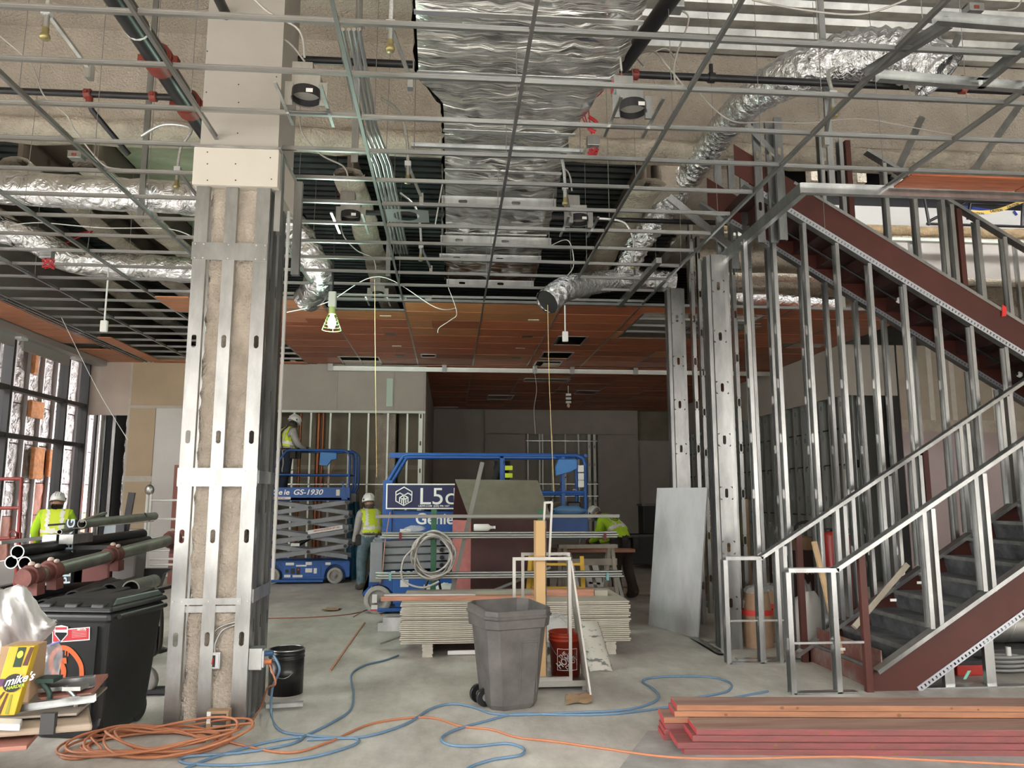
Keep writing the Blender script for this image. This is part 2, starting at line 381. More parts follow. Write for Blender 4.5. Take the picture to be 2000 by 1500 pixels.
# soffit/shade pocket over the glazing and the wall over it
struct(MB().box((-8.1, -3.2, 4.75), (-7.75, 17.3, 7.6)).build('wall_left_upper', DRY, org=(0, 0, 0)))
struct(MB().box((-7.76, -3, 4.50), (-7.5, 17.15, 4.60)).build('trim_1', mat('silver_trim', (.5, .5, .5), .45, .6), org=(0, 0, 0)))
sh = MB()
for a, b_ in ((12.26, 13.97), (14.26, 15.97)): sh.box((-7.74, a, 4.30), (-7.71, b_, 4.52))
tag(sh.build('roller_shade_pocket', mat('shade_grey', (.36, .35, .33), .6)), 'grey shade pockets fixed above the storefront glass', 'shade pocket')
br = 0
for y in (14.12, 16.12):
    tag(MB().box((-7.76, y - .12, 4.46), (-7.62, y + .10, 4.51)).build('head_clip', WHITE), 'small white bracket on top of the %s black mullion' % ('nearer' if y < 15 else 'farther'), 'bracket', 'white brackets on the mullions')
# neighbouring wall under construction seen through the glass
nw = sgroup('wall_neighbour', (-11.8, 13, 0), 'unfinished neighbouring wall with foil faced insulation')
ORG = mat('orange_sheathing', (.40, .13, .075), .7, var=.25, vs=4, rnd=.1)
ORI = mat('orange_insulation', (.50, .19, .06), .9, var=.3, vs=9, bump=.6, bs=20)
FOILO = foilmat('insulation_foil', (.34, .31, .31), .42, 4.5, 1.0, dist=.12); FOILO.node_tree.nodes['Principled BSDF'].inputs['Metallic'].default_value = .55
MB().box((-12.15, 6, 0), (-11.95, 34, 6)).build('backing', mat('maroon_sheathing', (.20, .05, .04), .8), nw)
rn = random.Random(4)
for k in range(34):
    y = 7.2 + k * .75
    MB().stud((-11.82, y, 0), (-11.82, y, 6), (1, 0, 0), .1, .045, 0, holes=False).box((-11.9, y - .02, 0), (-11.75, y + .03, 6)).build('stud', mat('pale_studs', (.45, .43, .45), .5, .2), nw)
    for (z0, z1, mm) in ((0, 1.15, ORG if k % 4 else FOILO), (1.17, 2.05, FOILO if k % 3 else ORG), (2.08, 3.1, FOILO), (3.13, 4.2, FOILO), (4.23, 6, FOILO)):
        q = MB(); q.cs = True; zz = rn.uniform(.0, .04)
        q.grid(4, 6, lambda u, v: V((-11.86 + .05 * math.sin(math.pi * u) + rn.uniform(-.02, .02), y + .04 + .69 * u, z0 + (z1 - z0) * v)))
        q.build('insulation_panel', mm, nw)
for p, w, h in (((72, 905), .30, .45), ((70, 800), .36, .24), ((70, 690), .12, .6), ((100, 905), .25, .4)):
    c = aX(*p, -11.7); MB().box((c.x - .05, c.y - w, c.z - h), (c.x + .06, c.y + w, c.z + h)).build('insulation_flap', ORI, nw, bevel=.04)
struct(MB().box((-12.2, 9.2, 6.0), (-8.1, 34, 6.2)).build('roof_sky_blocker', DRY, org=(0, 0, 0)))  # unseen cover added to cut the sky light on the neighbouring wall
# ---------------------------------------------------------------- rear partition on the left (Y=17.2): drywall header, studs
YW = 17.2
wm = sgroup('wall_rear_left', (-4, YW, 0), 'partly boarded rear partition')
def sheet(x0, x1, z0, z1, m, y=YW, t=.016, name='drywall_sheet', par=None): return MB().box((x0, y, z0), (x1, y + t, z1)).build(name, m, par or wm)
sheet(-7.85, -6.99, 3.43, 4.75, mat('pinkish_board', (.60, .50, .44), .9, var=.05, vs=2)); sheet(-6.98, -5.2, 3.64, 4.75, DRYT); sheet(-5.2, -3.75, 3.60, 4.75, DRYT)
sheet(-6.98, -6.42, 2.12, 3.60, DRYT); sheet(-6.98, -6.42, 1.0, 2.0, DRYT); sheet(-6.98, -6.42, 0, .99, DRYW); sheet(-6.41, -3.9, 1.2, 3.60, DRYW); sheet(-6.41, -3.9, 0, 1.19, DRYW)
sheet(-6.98, -6.40, 2.0, 2.12, MUD, YW - .004, .02, 'joint_tape'); sheet(-6.98, -3.9, 3.59, 3.65, MUD, YW - .004, .02, 'joint_tape'); sheet(-7.0, -6.96, 0, 4.7, MUD, YW - .005, .02, 'corner_bead')
x = -3.75
for xe in (-2.52, -1.26, -.60): sheet(x, xe - .004, 3.58, 4.62, DRY); x = xe
# opening on the left with dark studs
dk = sgroup('wall_alcove', (-7.4, 18.4, 0), 'dark alcove beyond the opening')
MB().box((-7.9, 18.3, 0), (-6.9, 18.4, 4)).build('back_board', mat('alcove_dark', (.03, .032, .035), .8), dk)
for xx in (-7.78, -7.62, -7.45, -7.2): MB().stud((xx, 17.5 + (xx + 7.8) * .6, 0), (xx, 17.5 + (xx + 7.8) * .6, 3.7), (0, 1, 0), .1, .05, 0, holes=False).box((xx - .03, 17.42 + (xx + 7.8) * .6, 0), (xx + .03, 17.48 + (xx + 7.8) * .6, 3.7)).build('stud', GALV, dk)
q = MB(); q.cs = True; rn = random.Random(8)
q.grid(3, 30, lambda u, v: V((-7.12 + .12 * u, 17.45 + rn.uniform(-.04, .04), 3.5 * v))).build('foil_strip', FOIL, dk)
# open studs below the header, brown board behind
for k, px in enumerate((545, 575, 608, 646, 683, 720, 758, 796, 822)):
    c = aY(px, 805, YW + .05); wd = .16 if k == 8 else .1
    MB().stud((c.x, YW + .05, 0), (c.x, YW + .05, 3.6), (1, 0, 0), .04 if k < 8 else .09, .09, 0, holes=(k == 8)).build('stud', mat('white_stud', (.70, .72, .66), .45, .25), wm)
MB().box((-3.9, YW + .0, 0), (-.55, YW + .1, .04)).build('bottom_track', GALV, wm)
MB().box((-3.9, YW - .002, 3.53), (-.56, YW + .1, 3.58)).build('top_track', mat('white_track', (.62, .66, .60), .5, .2), wm)
MB().bar((-3.9, YW + .06, 1.95), (-.6, YW + .06, 1.95), .02, .02).build('bridging_bar', GALV, wm)
for (xa, xb) in ((-4.0, -2.9), (-2.88, -1.7), (-1.2, -.55)): MB().box((xa, 18.0, 0), (xb, 18.02, 4.7)).build('back_board', DRYB, wm)
for z in (2.3, 1.05): MB().box((-3.6, 17.99, z), (-.7, 18.0, z + .1)).build('joint_tape', mat('tan_tape', (.35, .31, .25), .9), wm)
MB().box((-1.68, 17.6, 0), (-1.25, 18, 4.7)).build('column_shaft', FIRE, wm)
COP = mat('copper_pipe', (.28, .10, .045), .35, .7)
for xx, rr in ((-3.35, .03), (-2.95, .05), (-2.85, .03)): MB().cyl((xx, 17.45, 0), (xx, 17.45, 3.7), rr).build('riser_pipe', COP, wm)
c = aY(761, 765, YW - .02); tag(MB().box((c.x - .07, YW - .02, c.z - .33), (c.x + .07, YW, c.z + .3)).build('backing_plate', mat('mint_plate', (.50, .66, .55), .5)), 'pale green flat plate on the upper board of the rear partition', 'plate')
# return wall and far back wall
struct(MB().box((-.60, 17.2, 0), (-.56, 25.7, 4.62)).build('wall_return', DRY, org=(0, 0, 0)))
wb = sgroup('wall_back', (3, 25.7, 0), 'dim far wall with a framed opening')
sheet(-.6, 1.16, 0, 4.62, DRY, 25.9, .02, par=wb)
for (xa, xb, za, zb) in ((1.16, 6.36, 3.78, 4.6), (1.16, 2.53, 0, 3.77), (5.0, 6.36, 0, 3.77), (2.54, 4.99, 0, .55)): sheet(xa, xb - .006, za, zb - .006, DRY, 25.7, .02, par=wb)
sheet(6.36, 8.6, 3.6, 4.6, DRYB, 25.95, .02, par=wb); sheet(6.36, 8.6, 0, 3.59, DRY, 25.9, .02, par=wb)
MB().box((6.34, 25.72, 0), (6.40, 25.95, 4.6)).build('corner', DRY, wb)
sheet(2.4, 5.1, .4, 3.9, DRY, 26.12, .02, par=wb)
for xx in (2.62, 3.02, 3.12, 3.45, 3.9, 4.35, 4.72, 4.9): MB().stud((xx, 25.78, .5), (xx, 25.78, 3.8), (1, 0, 0), .05 if xx < 4.6 else .09, .08, 0, holes=xx > 4.6).build('stud', mat('white_stud', (.7, .72, .66), .45, .25), wb)
for zz in (3.55, 2.1, 1.7): MB().bar((2.55, 25.76, zz), (5, 25.76, zz), .03, .03).build('bridging_bar', GALV, wb)
# ---------------------------------------------------------------- right hand soffit wall (X=7.54) and its studs
wr = sgroup('wall_right', (7.54, 20, 0), 'boarded soffit over an open stud wall')
y = 14.1
while y < 25.7:
    y2 = min(y + 2.44, 25.7); MB().box((7.54, y, 3.62), (7.56, y2 - .005, 4.62)).build('drywall_sheet', DRY, wr); y = y2
y = 14.3
while y < 25.6:
    MB().stud((7.6, y, 0), (7.6, y, 3.62), (1, 0, 0), .1, .04, .01).build('stud', mat('light_galv', (.62, .64, .63), .38, .8, rnd=.2), wr); y += .4
MB().box((7.55, 14.1, 0), (7.65, 25.6, .04)).build('bottom_track', GALV, wr)
for z in (1.3, 2.3, 3.0): MB().bar((7.62, 14.2, z), (7.62, 25.5, z), .018, .03).build('bridging_bar', mat('black_bar', (.05, .05, .05), .5, .5), wr)
y = 14.2
while y < 25.6:
    MB().box((7.78, y, 0), (7.80, min(y + 1.2, 25.7) - .004, 4.6)).build('back_board', DRYG, wr); y += 1.2
# cross wall on the right at Y=14.1
wx = sgroup('wall_right_cross', (10, 14.1, 0), 'boarded cross wall behind the stair')
sheet(7.54, 8.66, 3.62, 4.62, DRY, 14.1, .02, par=wx); sheet(8.70, 12.9, 3.15, 4.62, DRYT if False else mat('buff_board', (.41, .355, .285), .9, var=.08, vs=2), 14.1, .02, par=wx); sheet(8.70, 12.9, 0, 2.92, DRYP, 14.1, .02, par=wx)
sheet(8.70, 12.9, 2.92, 3.15, mat('buff_joint', (.46, .41, .34), .9, var=.15, vs=4), 14.095, .024, 'joint_tape', par=wx)
for xx in (9.3, 9.75, 10.6): sheet(xx, xx + .1, 3.15, 4.6, MUD, 14.096, .02, 'joint_tape', par=wx)
for xx in (7.62, 7.9, 8.62): MB().stud((xx, 14.18, 0), (xx, 14.18, 3.7), (0, 1, 0), .09, .04, .008).build('stud', GALV, wx)
MB().box((8.55, 14.12, 0), (8.69, 14.4, 4.6)).build('corner', BLK, wx)
sheet(7.8, 8.9, 0, 4.6, DRYG, 15.2, .02, par=wx)
MB().bar((8.05, 15.15, 2.35), (8.55, 15.15, 2.35), .02, .16, V((0, 1, 0))).build('vent_plate', BLK, wx)
# far right end wall, keeps the room closed
struct(MB().box((12.9, -3.2, 0), (13.2, 26.2, 8.4)).build('wall_end', DRY, org=(0, 0, 0)))
struct(MB().box((-8.2, 26.3, 0), (13.2, 26.6, 8.4)).build('wall_outer', DRYB, org=(0, 0, 0)))
struct(MB().box((-8.1, 17.22, 4.6), (-7.9, 26.3, 8.4)).box((-8.1, 18.45, 0), (-7.9, 26.3, 4.6)).build('wall_outer_left', DRYB, org=(0, 0, 0)))
# ---------------------------------------------------------------- upper storey seen over the stair
uw = sgroup('wall_upper_storey', (8, 12, 6), 'upper storey edge over the stair')
MB().box((4.0, 12.0, 6.05), (12.9, 14, 6.24)).build('slab', FOAM, uw)
o = foam_roll('slab_edge_foam', 4.0, 12.9, 12.0, 6.18, .06, .09, 9, mat('ochre_foam', (.33, .24, .14), .95, var=.3, vs=7, bump=.8, bs=30), 90); o.parent = uw; o.location = -uw.location
MB().box((4, 13.2, 6.24), (12.9, 13.3, 7.1)).build('white_board', mat('bright_white_board', (.80, .80, .78), .7), uw)
MB().box((4, 13.6, 7.1), (12.9, 13.7, 8.4)).build('dark_window_band', BLK, uw)  # black panel stands in for the dark far windows
for xx in (5.3, 6.05, 6.85, 7.6, 8.35, 9.1, 9.85, 10.6):
    MB().box((xx - .09, 11.7, 6.9), (xx + .07, 11.9, 8.3)).build('foam_post', FOAMR, uw)
for xx in (6.5, 7.3, 8.2, 9.0, 9.8, 10.6):
    MB().bar((xx, 11.4, 7.05), (xx + .62, 10.1, 8.0), .09, .05).build('brace', GALV, uw)
MB().box((4, 11.9, 7.75), (12.9, 12.2, 8.4)).build('head_foam', FOAMR, uw)
MB().box((4.6, 11.75, 5.92), (12.9, 11.85, 5.97)).build('guard_track', mat('white_track', (.62, .66, .60), .5, .2), uw)
xx = 5.2
while xx < 12:
    MB().stud((xx, 11.8, 4.6), (xx, 11.8, 5.92), (1, 0, 0), .05, .06, 0, holes=False).build('stud', GALV, uw); xx += .62
MB().box((6.3, 12.05, 5.35), (12.9, 12.1, 6.05)).build('grey_board', mat('pale_grey_board', (.50, .47, .44), .9, var=.1, vs=2), uw)
MB().box((4, 12.3, 4.63), (12.9, 12.4, 6.1)).build('brown_board', mat('dark_brown_foam', (.17, .14, .105), .95, var=.3, vs=2, bump=1., bs=14, bd=.06), uw)
o = foam_roll('foam_lip', 4.0, 12.9, 12.05, 5.32, .12, .06, 19, FOAMR, 80); o.parent = uw; o.location = -uw.location
# ================================================================ SUSPENDED GRID
MX = [-1.955 + 1.22 * k for k in range(-4, 6)]      # runners away from the camera
CY = [4.48 + .605 * k for k in range(-2, 21)]
g = thing('ceiling_grid', 'bare galvanised suspended ceiling grid hung overhead', 'ceiling grid', (0, 8, ZC))
XO, YO0, YO1 = 3.28, 6.72, 9.05                     # stair opening edge
def yend(x): return 11.35 if x > -3.3 else 16.9
for k, x in enumerate(MX):
    y1 = yend(x - .01) if x > -3 else 16.9
    segs = [(3.0, y1)]
    if x > XO: segs = [(3.0, YO0)]
    for a, b in segs:
        while a < b - .05:
            c = min(a + 3.66, b); tbar(MB(), (x, a, ZC), (x, c - .004, ZC), .045).build('main_runner', GRID, g); a = c
xs = [-6.62] + MX + [7.9]
xs = sorted(set(round(q, 3) for q in xs if -6.9 < q < 8))
for y in CY:
    for a, b in zip(xs, xs[1:]):
        m_ = (a + b) / 2
        if y > 11.3 and m_ > -3.2: continue
        if m_ > XO and y > YO0 - .05: continue
        if a < XO < b and y > YO0: b = XO
        if -2.15 < m_ < -1.45 and 6.0 < y < 6.8: continue
        dzz = random.uniform(-.006, .006)
        o = tbar(MB(), (a + .015, y, ZC + .006 + dzz), (b - .015, y, ZC + .006 + dzz)).build('cross_tee', GRID, g)
# heavy angle tracks round the stair opening
ot = MB().stud((XO, YO0 - .05, ZC - .03), (XO, YO1, ZC - .03), (0, 0, 1), .12, .06, 0, holes=False).build('opening_track', GALV, g)
MB().stud((XO, YO0 - .02, ZC - .03), (8.2, YO0 - .02, ZC - .03), (0, 0, 1), .10, .06, 0, holes=False).build('opening_track', GALV, g)
MB().box((2.55, 9.1, ZC - .02), (2.62, 11.4, ZC + .05)).build('edge_angle', GALV, g)
# hanger wires above the grid
WIRE = mat('hanger_wire', (.30, .29, .28), .5, .6)
rn = random.Random(21)
for x in MX:
    for y in (4.2, 5.5, 6.7, 7.9, 9.3, 10.5):
        if -6.5 < x < 5 and not (-2.1 < x < -1.4 and 6 < y < 6.8):
            zt = 7.4 if y < 9 else 6.2
            MB().tube([(x, y, ZC + .03), (x + rn.uniform(-.04, .04), y + rn.uniform(-.04, .04), zt)], .0035, 4).build('hanger_wire', WIRE, g)
# heavier angle brackets of the light fixtures lying on the grid
# ================================================================ WOOD CEILING
wc = sgroup('ceiling_wood', (2, 17, ZC), 'red stained wood panel ceiling')
def wood_holes():
    H = []
    def h(px0, py0, px1, py1):
        a = aZ(px0, py1, ZC); b = aZ(px1, py0, ZC); H.append((min(a.x, b.x), min(a.y, b.y), max(a.x, b.x), max(a.y, b.y)))
    h(1078, 657, 1150, 674); h(1052, 688, 1122, 700); h(1040, 705, 1100, 716); h(672, 697, 740, 712); h(950, 772, 1005, 780); h(1118, 763, 1172, 770); h(1020, 740, 1115, 745)
    h(848, 795, 895, 801); h(822, 692, 852, 698)
    return H
HOL = wood_holes()
BIGH = []
a = aZ(1205, 660, ZC); b = aZ(1310, 612, ZC); BIG = (a.x, b.y, a.x + 2.05, a.y)
HOL.append(BIG); HOL.append((4.72, 12.35, 5.25, 12.85)); HOL.append((7.6 - 1.3, 14.0, 7.3, 14.45))
def carve(r, hs):
    rs = [r]
    for h in hs:
        out = []
        for (x0, y0, x1, y1) in rs:
            if h[0] >= x1 or h[2] <= x0 or h[1] >= y1 or h[3] <= y0: out.append((x0, y0, x1, y1)); continue
            if h[0] > x0: out.append((x0, y0, h[0], y1))
            if h[2] < x1: out.append((h[2], y0, x1, y1))
            a, b = max(x0, h[0]), min(x1, h[2])
            if h[1] > y0: out.append((a, y0, b, h[1]))
            if h[3] < y1: out.append((a, h[3], b, y1))
        rs = out
    return [r for r in rs if r[2] - r[0] > .015 and r[3] - r[1] > .015]
rn = random.Random(5)
def wpanel(x0, x1, y0, y1, m, z=ZC):
    z += rn.uniform(-.003, .003)
    b = MB()
    for r in carve((x0, y0, x1, y1), HOL): b.box((r[0], r[1], z), (r[2], r[3], z + .018))
    if b.v: b.build('wood_panel', m, wc)
bx = [-4.395, -3.175, -1.955, -.735, .485, 1.705, 2.925, 4.145, 5.365, 6.585, 7.54]
y = 11.37; row = 0
while y < 25.6:
    y2 = min(y + .61, 25.7)
    if y < 17.02 < y2: y2 = 17.02
    for k, (a, b) in enumerate(zip(bx, bx[1:])):
        if b < -2.9: continue
        if y > 17 and b < -.5: continue
        if k == 2 and row == 0 : continue
        m = WOODL if (row < 2 and 2 <= k <= 4) or rn.random() < .07 else WOODC
        if rn.random() < .22 and row < 9:
            c = a + rn.uniform(.3, .9); wpanel(a + .012, c - .002, y + .011, y2 - .011, m); wpanel(c + .002, b - .012, y + .011, y2 - .011, WOODC)
        else: wpanel(a + .012, b - .012, y + .011, y2 - .011, m)
    y = y2 + (.12 if abs(y2 - 17.02) < .02 else 0); row += 1
for x in bx[1:-1]:
    MB().box((x - .013, 11.3 if x > -3 else 11.3, ZC - .004), (x + .013, 17.0, ZC + .004)).build('tee_strip', GRID if x < 3 else GRIDD, wc)
    if x > -.5: MB().box((x - .01, 17.15, ZC - .003), (x + .01, 25.7, ZC + .004)).build('tee_strip', GRIDD, wc)
MB().box((-3.2, 11.30, ZC - .01), (7.5, 11.36, ZC + .03)).build('edge_track', GRID, wc)
MB().box((-3.15, 11.92, ZC - .006), (-.75, 11.98, ZC + .02)).build('edge_track', GRID, wc)
# left strip beside the windows
MB().box((-7.5, 8, ZC), (-7.46, 17.2, ZC + .02)).build('edge_track', GRID, wc)
y = 9.0
while y < 17.1:
    if not (15.0 < y + .3 < 15.6): wpanel(-7.44, -6.78, y + .004, min(y + .61, 17.18) - .004, mat('pale_orange_ceiling_wood', (.50, .20, .10), .5, var=.25, vs=5, stretch=(.5, 7, 3), rnd=.1))
    y += .61
for x in (-6.74, -6.66, -6.56): MB().box((x - .014, 3, ZC - .004), (x + .014, 17.15, ZC + .012)).build('edge_track', GRID, wc)
PO = MATS['pale_orange_ceiling_wood']
for (x0, x1, y0, y1) in ((-6.5, -5.63, 16.92, 17.18), (-5.6, -4.4, 16.92, 17.18), (-4.39, -3.2, 16.92, 17.18), (-4.38, -3.2, 14.2, 14.8), (-3.16, -2.0, 11.4, 12.9), (-4.38, -3.9, 11.4, 12.3), (-6.55, -6.3, 14.5, 17)): wpanel(x0, x1, y0, y1, PO)
wpanel(4.2, 5.4, 6.36, 6.65, WOODC); wpanel(5.42, 6.6, 6.36, 6.65, WOODC)
# rails round the cut-outs
for h in HOL[:9] + [BIG, HOL[10]]:
    x0, y0, x1, y1 = h; t = .03
    r = MB().box((x0, y0, ZC - .012), (x1, y0 + t, ZC + .02)).box((x0, y1 - t, ZC - .004), (x1, y1, ZC + .004)).box((x0, y0, ZC - .004), (x0 + t, y1, ZC + .01)).box((x1 - t, y0, ZC - .004), (x1, y1, ZC + .01))
    r.build('cutout_frame', GRID, wc)
x0, y0, x1, y1 = BIG
for k in (1, 2, 3): tbar(MB(), (x0, y0 + (y1 - y0) * k / 4, ZC), (x1, y0 + (y1 - y0) * k / 4, ZC), .04, .05).build('cutout_tee', GRID, wc)
# small flat plates; the black ones stand in for shade in cut-outs
for p in ((763, 652), (782, 695), (1030, 657), (1008, 699)): c = aZ(*p, ZC); MB().box((c.x - .10, c.y - .07, ZC - .006), (c.x + .10, c.y + .07, ZC + .002)).build('cutout_shade_plate', BLK, wc)
for p in ((775, 676), (1016, 680), (1042, 625), (753, 617)): c = aZ(*p, ZC); MB().box((c.x - .09, c.y - .03, ZC - .006), (c.x + .09, c.y + .03, ZC + .002)).build('light_cutout_plate', mat('cream_plate', (.65, .62, .5), .5), wc)
# long hanging channel across the ceiling at the partition line
hc = thing('ceiling_channel', 'long galvanised channel spanning the red wood ceiling', 'metal channel', (1.5, 17.06, ZC - .1))
p0 = aY(642, 716, 17.06); p1 = aY(1500, 732, 17.06); z = ZC - .10
MB().stud((p0.x, 17.06, z), (p1.x + .5, 17.06, z), (0, 0, 1), .10, .05, 0, holes=False).build('channel', mat('bright_galv', (.72, .73, .70), .35, .8, var=.1, vs=2), hc)
for px in (645, 868, 1045, 1118, 1242): c = aY(px, 716, 17.0); MB().box((c.x - .05, 17.0, z - .06), (c.x + .05, 17.08, ZC + .02)).build('clip', GALV, hc)
# ================================================================ CLAD COLUMN
CX0, CX1, CY0, CY1 = -2.085, -1.495, 6.13, 6.74
ct = thing('framed_column', 'sprayed column boxed in by galvanised studs, drywall on top', 'column', ((CX0 + CX1) / 2, 6.43, 0))
rn = random.Random(2)
q = MB(); q.cs = True
x0, x1, y0, y1 = CX0 + .11, CX1 - .085, CY0 + .07, CY1 - .1
per = []
for k in range(12): per.append((x0 + (x1 - x0) * k / 12, y0))
for k in range(10): per.append((x1, y0 + (y1 - y0) * k / 10))
for k in range(12): per.append((x1 - (x1 - x0) * k / 12, y1))
for k in range(10): per.append((x0, y1 - (y1 - y0) * k / 10))
n_ = len(per); NV = 110
pts = [[(x + rn.uniform(-.014, .014), y + rn.uniform(-.014, .014), 7.4 * j / NV) for x, y in per] for j in range(NV + 1)]
q.add([p for r in pts for p in r], [(j * n_ + k, j * n_ + (k + 1) % n_, (j + 1) * n_ + (k + 1) % n_, (j + 1) * n_ + k) for j in range(NV) for k in range(n_)])
q.build('fireproofed_core', FIRE, ct)
zb = aY(390, 363, CY0).z          # underside of the drywall collar
zt = aY(390, 290, CY0).z
for k, (xa, xb) in enumerate(((CX0, CX0 + .105), (CX0 + .235, CX0 + .33), (CX1 - .11, CX1))):
    MB().stud(((xa + xb) / 2, CY0, 0), ((xa + xb) / 2, CY0, zb + .05), (1, 0, 0), xb - xa, .045, .01, z0=.62, dz=.76).build('stud', GALV, ct)
for k, (ya, yb) in enumerate(((CY0 + .08, CY0 + .16), (CY0 + .3, CY0 + .38), (CY1 - .09, CY1))):
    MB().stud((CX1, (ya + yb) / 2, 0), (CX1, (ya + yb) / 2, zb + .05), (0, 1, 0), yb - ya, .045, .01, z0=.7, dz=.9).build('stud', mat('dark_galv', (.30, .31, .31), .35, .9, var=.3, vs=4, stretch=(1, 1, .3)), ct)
for xx in (CX0,): MB().stud((xx, CY0 + .35, 0), (xx, CY0 + .35, zb + .05), (0, -1, 0), .09, .04, .01).build('stud', GALV, ct)
# horizontal straps: wide plates and tracks between the studs
def strap(py0, py1, x0, x1, y, name='strap'):
    z1 = aY(430, py0, y).z; z0 = aY(430, py1, y).z
    return MB().box((x0, y - .004, z0), (x1, y, z1)).build(name, GALV, ct)
strap(474, 508, CX0 - .008, CX1 - .004, CY0 - .002); strap(914, 950, CX0 - .008, CX1 + .004, CY0 - .002)
strap(1168, 1181, CX0 + .06, CX1 - .07, CY0 - .002); strap(1183, 1196, CX0 + .1, CX1 - .105, CY0 + .03, 'blocking_track')
strap(914, 950, CX0 + .1, CX1 - .1, CY0 + .03, 'blocking_track')
for pz in (945, 1170): z = aY(500, pz, 6.4).z; MB().box((CX1 + .001, CY0 + .05, z), (CX1 + .006, CY1, z + .1)).build('strap', GALV, ct)
MB().box((CX0, CY0 - .01, 0), (CX1, CY0 + .09, .012)).box((CX1 - .08, CY0, 0), (CX1 + .01, CY1, .012)).build('bottom_track', GALV, ct)
sc = MB()
for pz in (478, 505, 919, 945, 1174):
    z = aY(430, pz, CY0).z
    for xx in (CX0 + .02, CX0 + .085, CX0 + .28, CX1 - .09, CX1 - .02): sc.cyl((xx, CY0 - .012, z), (xx, CY0 - .005, z), .005, n=6)
sc.build('screw_heads', WHITE, ct)['kind'] = 'stuff'
# splashes of sprayed mud on the side stud
MB().box((CX1 + .03, CY1 - .10, 1.0), (CX1 + .05, CY1 - .06, 4.6)).build('corner_bead', WHITE, ct)
# drywall collar and shaft
MB().box((CX0 - .03, CY0 - .03, zb), (CX1 + .06, CY1 + .06, zt)).build('drywall_collar', mat('cream_drywall', (.52, .485, .42), .9, var=.03, vs=2), ct, bevel=.004)
MB().box((CX0 + .0, CY0 + .02, zt), (CX1 + .04, CY1 + .02, 7.4)).build('drywall_shaft', mat('shaded_cream_drywall', (.38, .355, .315), .9, var=.04, vs=2), ct)  # same drywall, darkened: weaker light above the grid put into the colour
MB().box((CX0 - .05, CY0 - .05, zt), (CX1 + .08, CY1 + .08, zt + .012)).build('ledger_angle', GALV, ct)
MB().stud((CX1 + .075, CY0 + .1, zb - .35), (CX1 + .075, CY0 + .1, zt), (0, 1, 0), .1, .05, 0, holes=False).box((CX1 + .06, CY1, zb - .55), (CX1 + .13, CY1 + .06, zt)).build('edge_channel', GALV, ct)
sc = MB()
for px, py in ((405, 297), (405, 320), (405, 352), (460, 320), (460, 352), (528, 308), (530, 350)): c = aY(px, py, CY0 - .031); sc.cyl((c.x, CY0 - .032, c.z), (c.x, CY0 - .029, c.z), .006, n=6)
for px, py in ((405, 100), (403, 180), (466, 165), (466, 200), (540, 150), (538, 220), (464, 260)): c = aY(px, py, CY0 + .019); sc.cyl((c.x, CY0 + .018, c.z), (c.x, CY0 + .021, c.z), .006, n=6)
sc.build('screw_dimples', BLK, ct)['kind'] = 'stuff'
# outlet boxes and conduit on the column
def jbox(name, label, c, w=.1, par=None):
    t = thing(name, label, 'outlet box', c); x, y, z = c
    MB().box((x - w / 2, y - .05, z - w / 2), (x + w / 2, y, z + w / 2)).build('box', GALV, t, bevel=.006)
    MB().box((x - w * .42, y - .056, z - w * .42), (x + w * .42, y - .05, z + w * .42)).build('cover_ring', mat('ring_steel', (.62, .64, .66), .4, .7), t, bevel=.003)
    MB().box((x - w * .24, y - .059, z - w * .34), (x + w * .24, y - .055, z + w * .34)).build('opening', BLK, t)  # black block stands in for the shade inside the box
    MB().cyl((x + .01, y - .062, z - .02), (x + .015, y - .062, z + .02), .006).build('red_wire', mat('red_wire', (.5, .03, .03), .5), t)
    return t
c = aY(416, 1289, CY0 + .05); t = jbox('outlet_box', 'square steel outlet box with red wire low on the column face', (c.x, CY0 + .06, c.z), .125)
a = V((c.x - .03, CY0 + .03, c.z + .06)); e1 = aY(462, 1214, CY0 + .05); e2 = aY(462, 1208, CY0 + .05)
for k in (0, 1):
    s_ = a + V((.045 * k, 0, 0)); b_ = aY(425 + 9 * k, 1228 + 4 * k, CY0 + .04)
    MB().tube(spline([s_, s_ + V((0, 0, .06)), b_, (e1.x, CY0 + .04, e1.z - .02 * k)], 6), .007, 6).build('conduit_cable', GALV, t)
c = aX(502, 1285, CX1 + .05); t = thing('side_outlet_box', 'steel outlet box on the column side with plugged cords', 'outlet box', c)
MB().cb(c, (.05, .06, .08)).build('box', GALV, t, bevel=.006)
MB().box((c.x + .05, c.y - .05, c.z - .06), (c.x + .06, c.y + .05, c.z + .06)).build('cover', mat('ring_steel', (.62, .64, .66), .4, .7), t)
PLUG = c + V((.09, 0, .02)); MB().cyl(c + V((.05, 0, .03)), c + V((.12, 0, .035)), .02).build('plug', mat('blue_plug', (.02, .07, .16), .5), t)
MB().cyl(c + V((.05, 0, -.03)), c + V((.11, 0, -.03)), .02).build('plug', mat('orange_plug', (.5, .16, .06), .5), t)
# small carton at the foot of the column
c = aZ(425, 1430, 0); t = thing('small_carton', 'small brown carton with a dark printed face at the column foot', 'box', c)
CARD = mat('cardboard', (.34, .225, .13), .85, var=.06, vs=5)
MB().box((c.x - .085, c.y, 0), (c.x + .07, c.y + .08, .145)).build('carton', CARD, t, bevel=.003)
MB().box((c.x - .05, c.y - .002, .02), (c.x + .055, c.y + .001, .125)).build('dark_panel', mat('carton_print', (.05, .045, .04), .6), t)
for z, w in ((.105, .04), (.072, .045), (.04, .04)): MB().box((c.x - w + .003, c.y - .0035, z), (c.x + w + .003, c.y - .001, z + .008)).build('print_line', mat('print_tan', (.42, .35, .28), .7), t)
MB().box((c.x - .083, c.y - .002, .06), (c.x - .056, c.y + .001, .14)).build('sticker', WHITE, t)
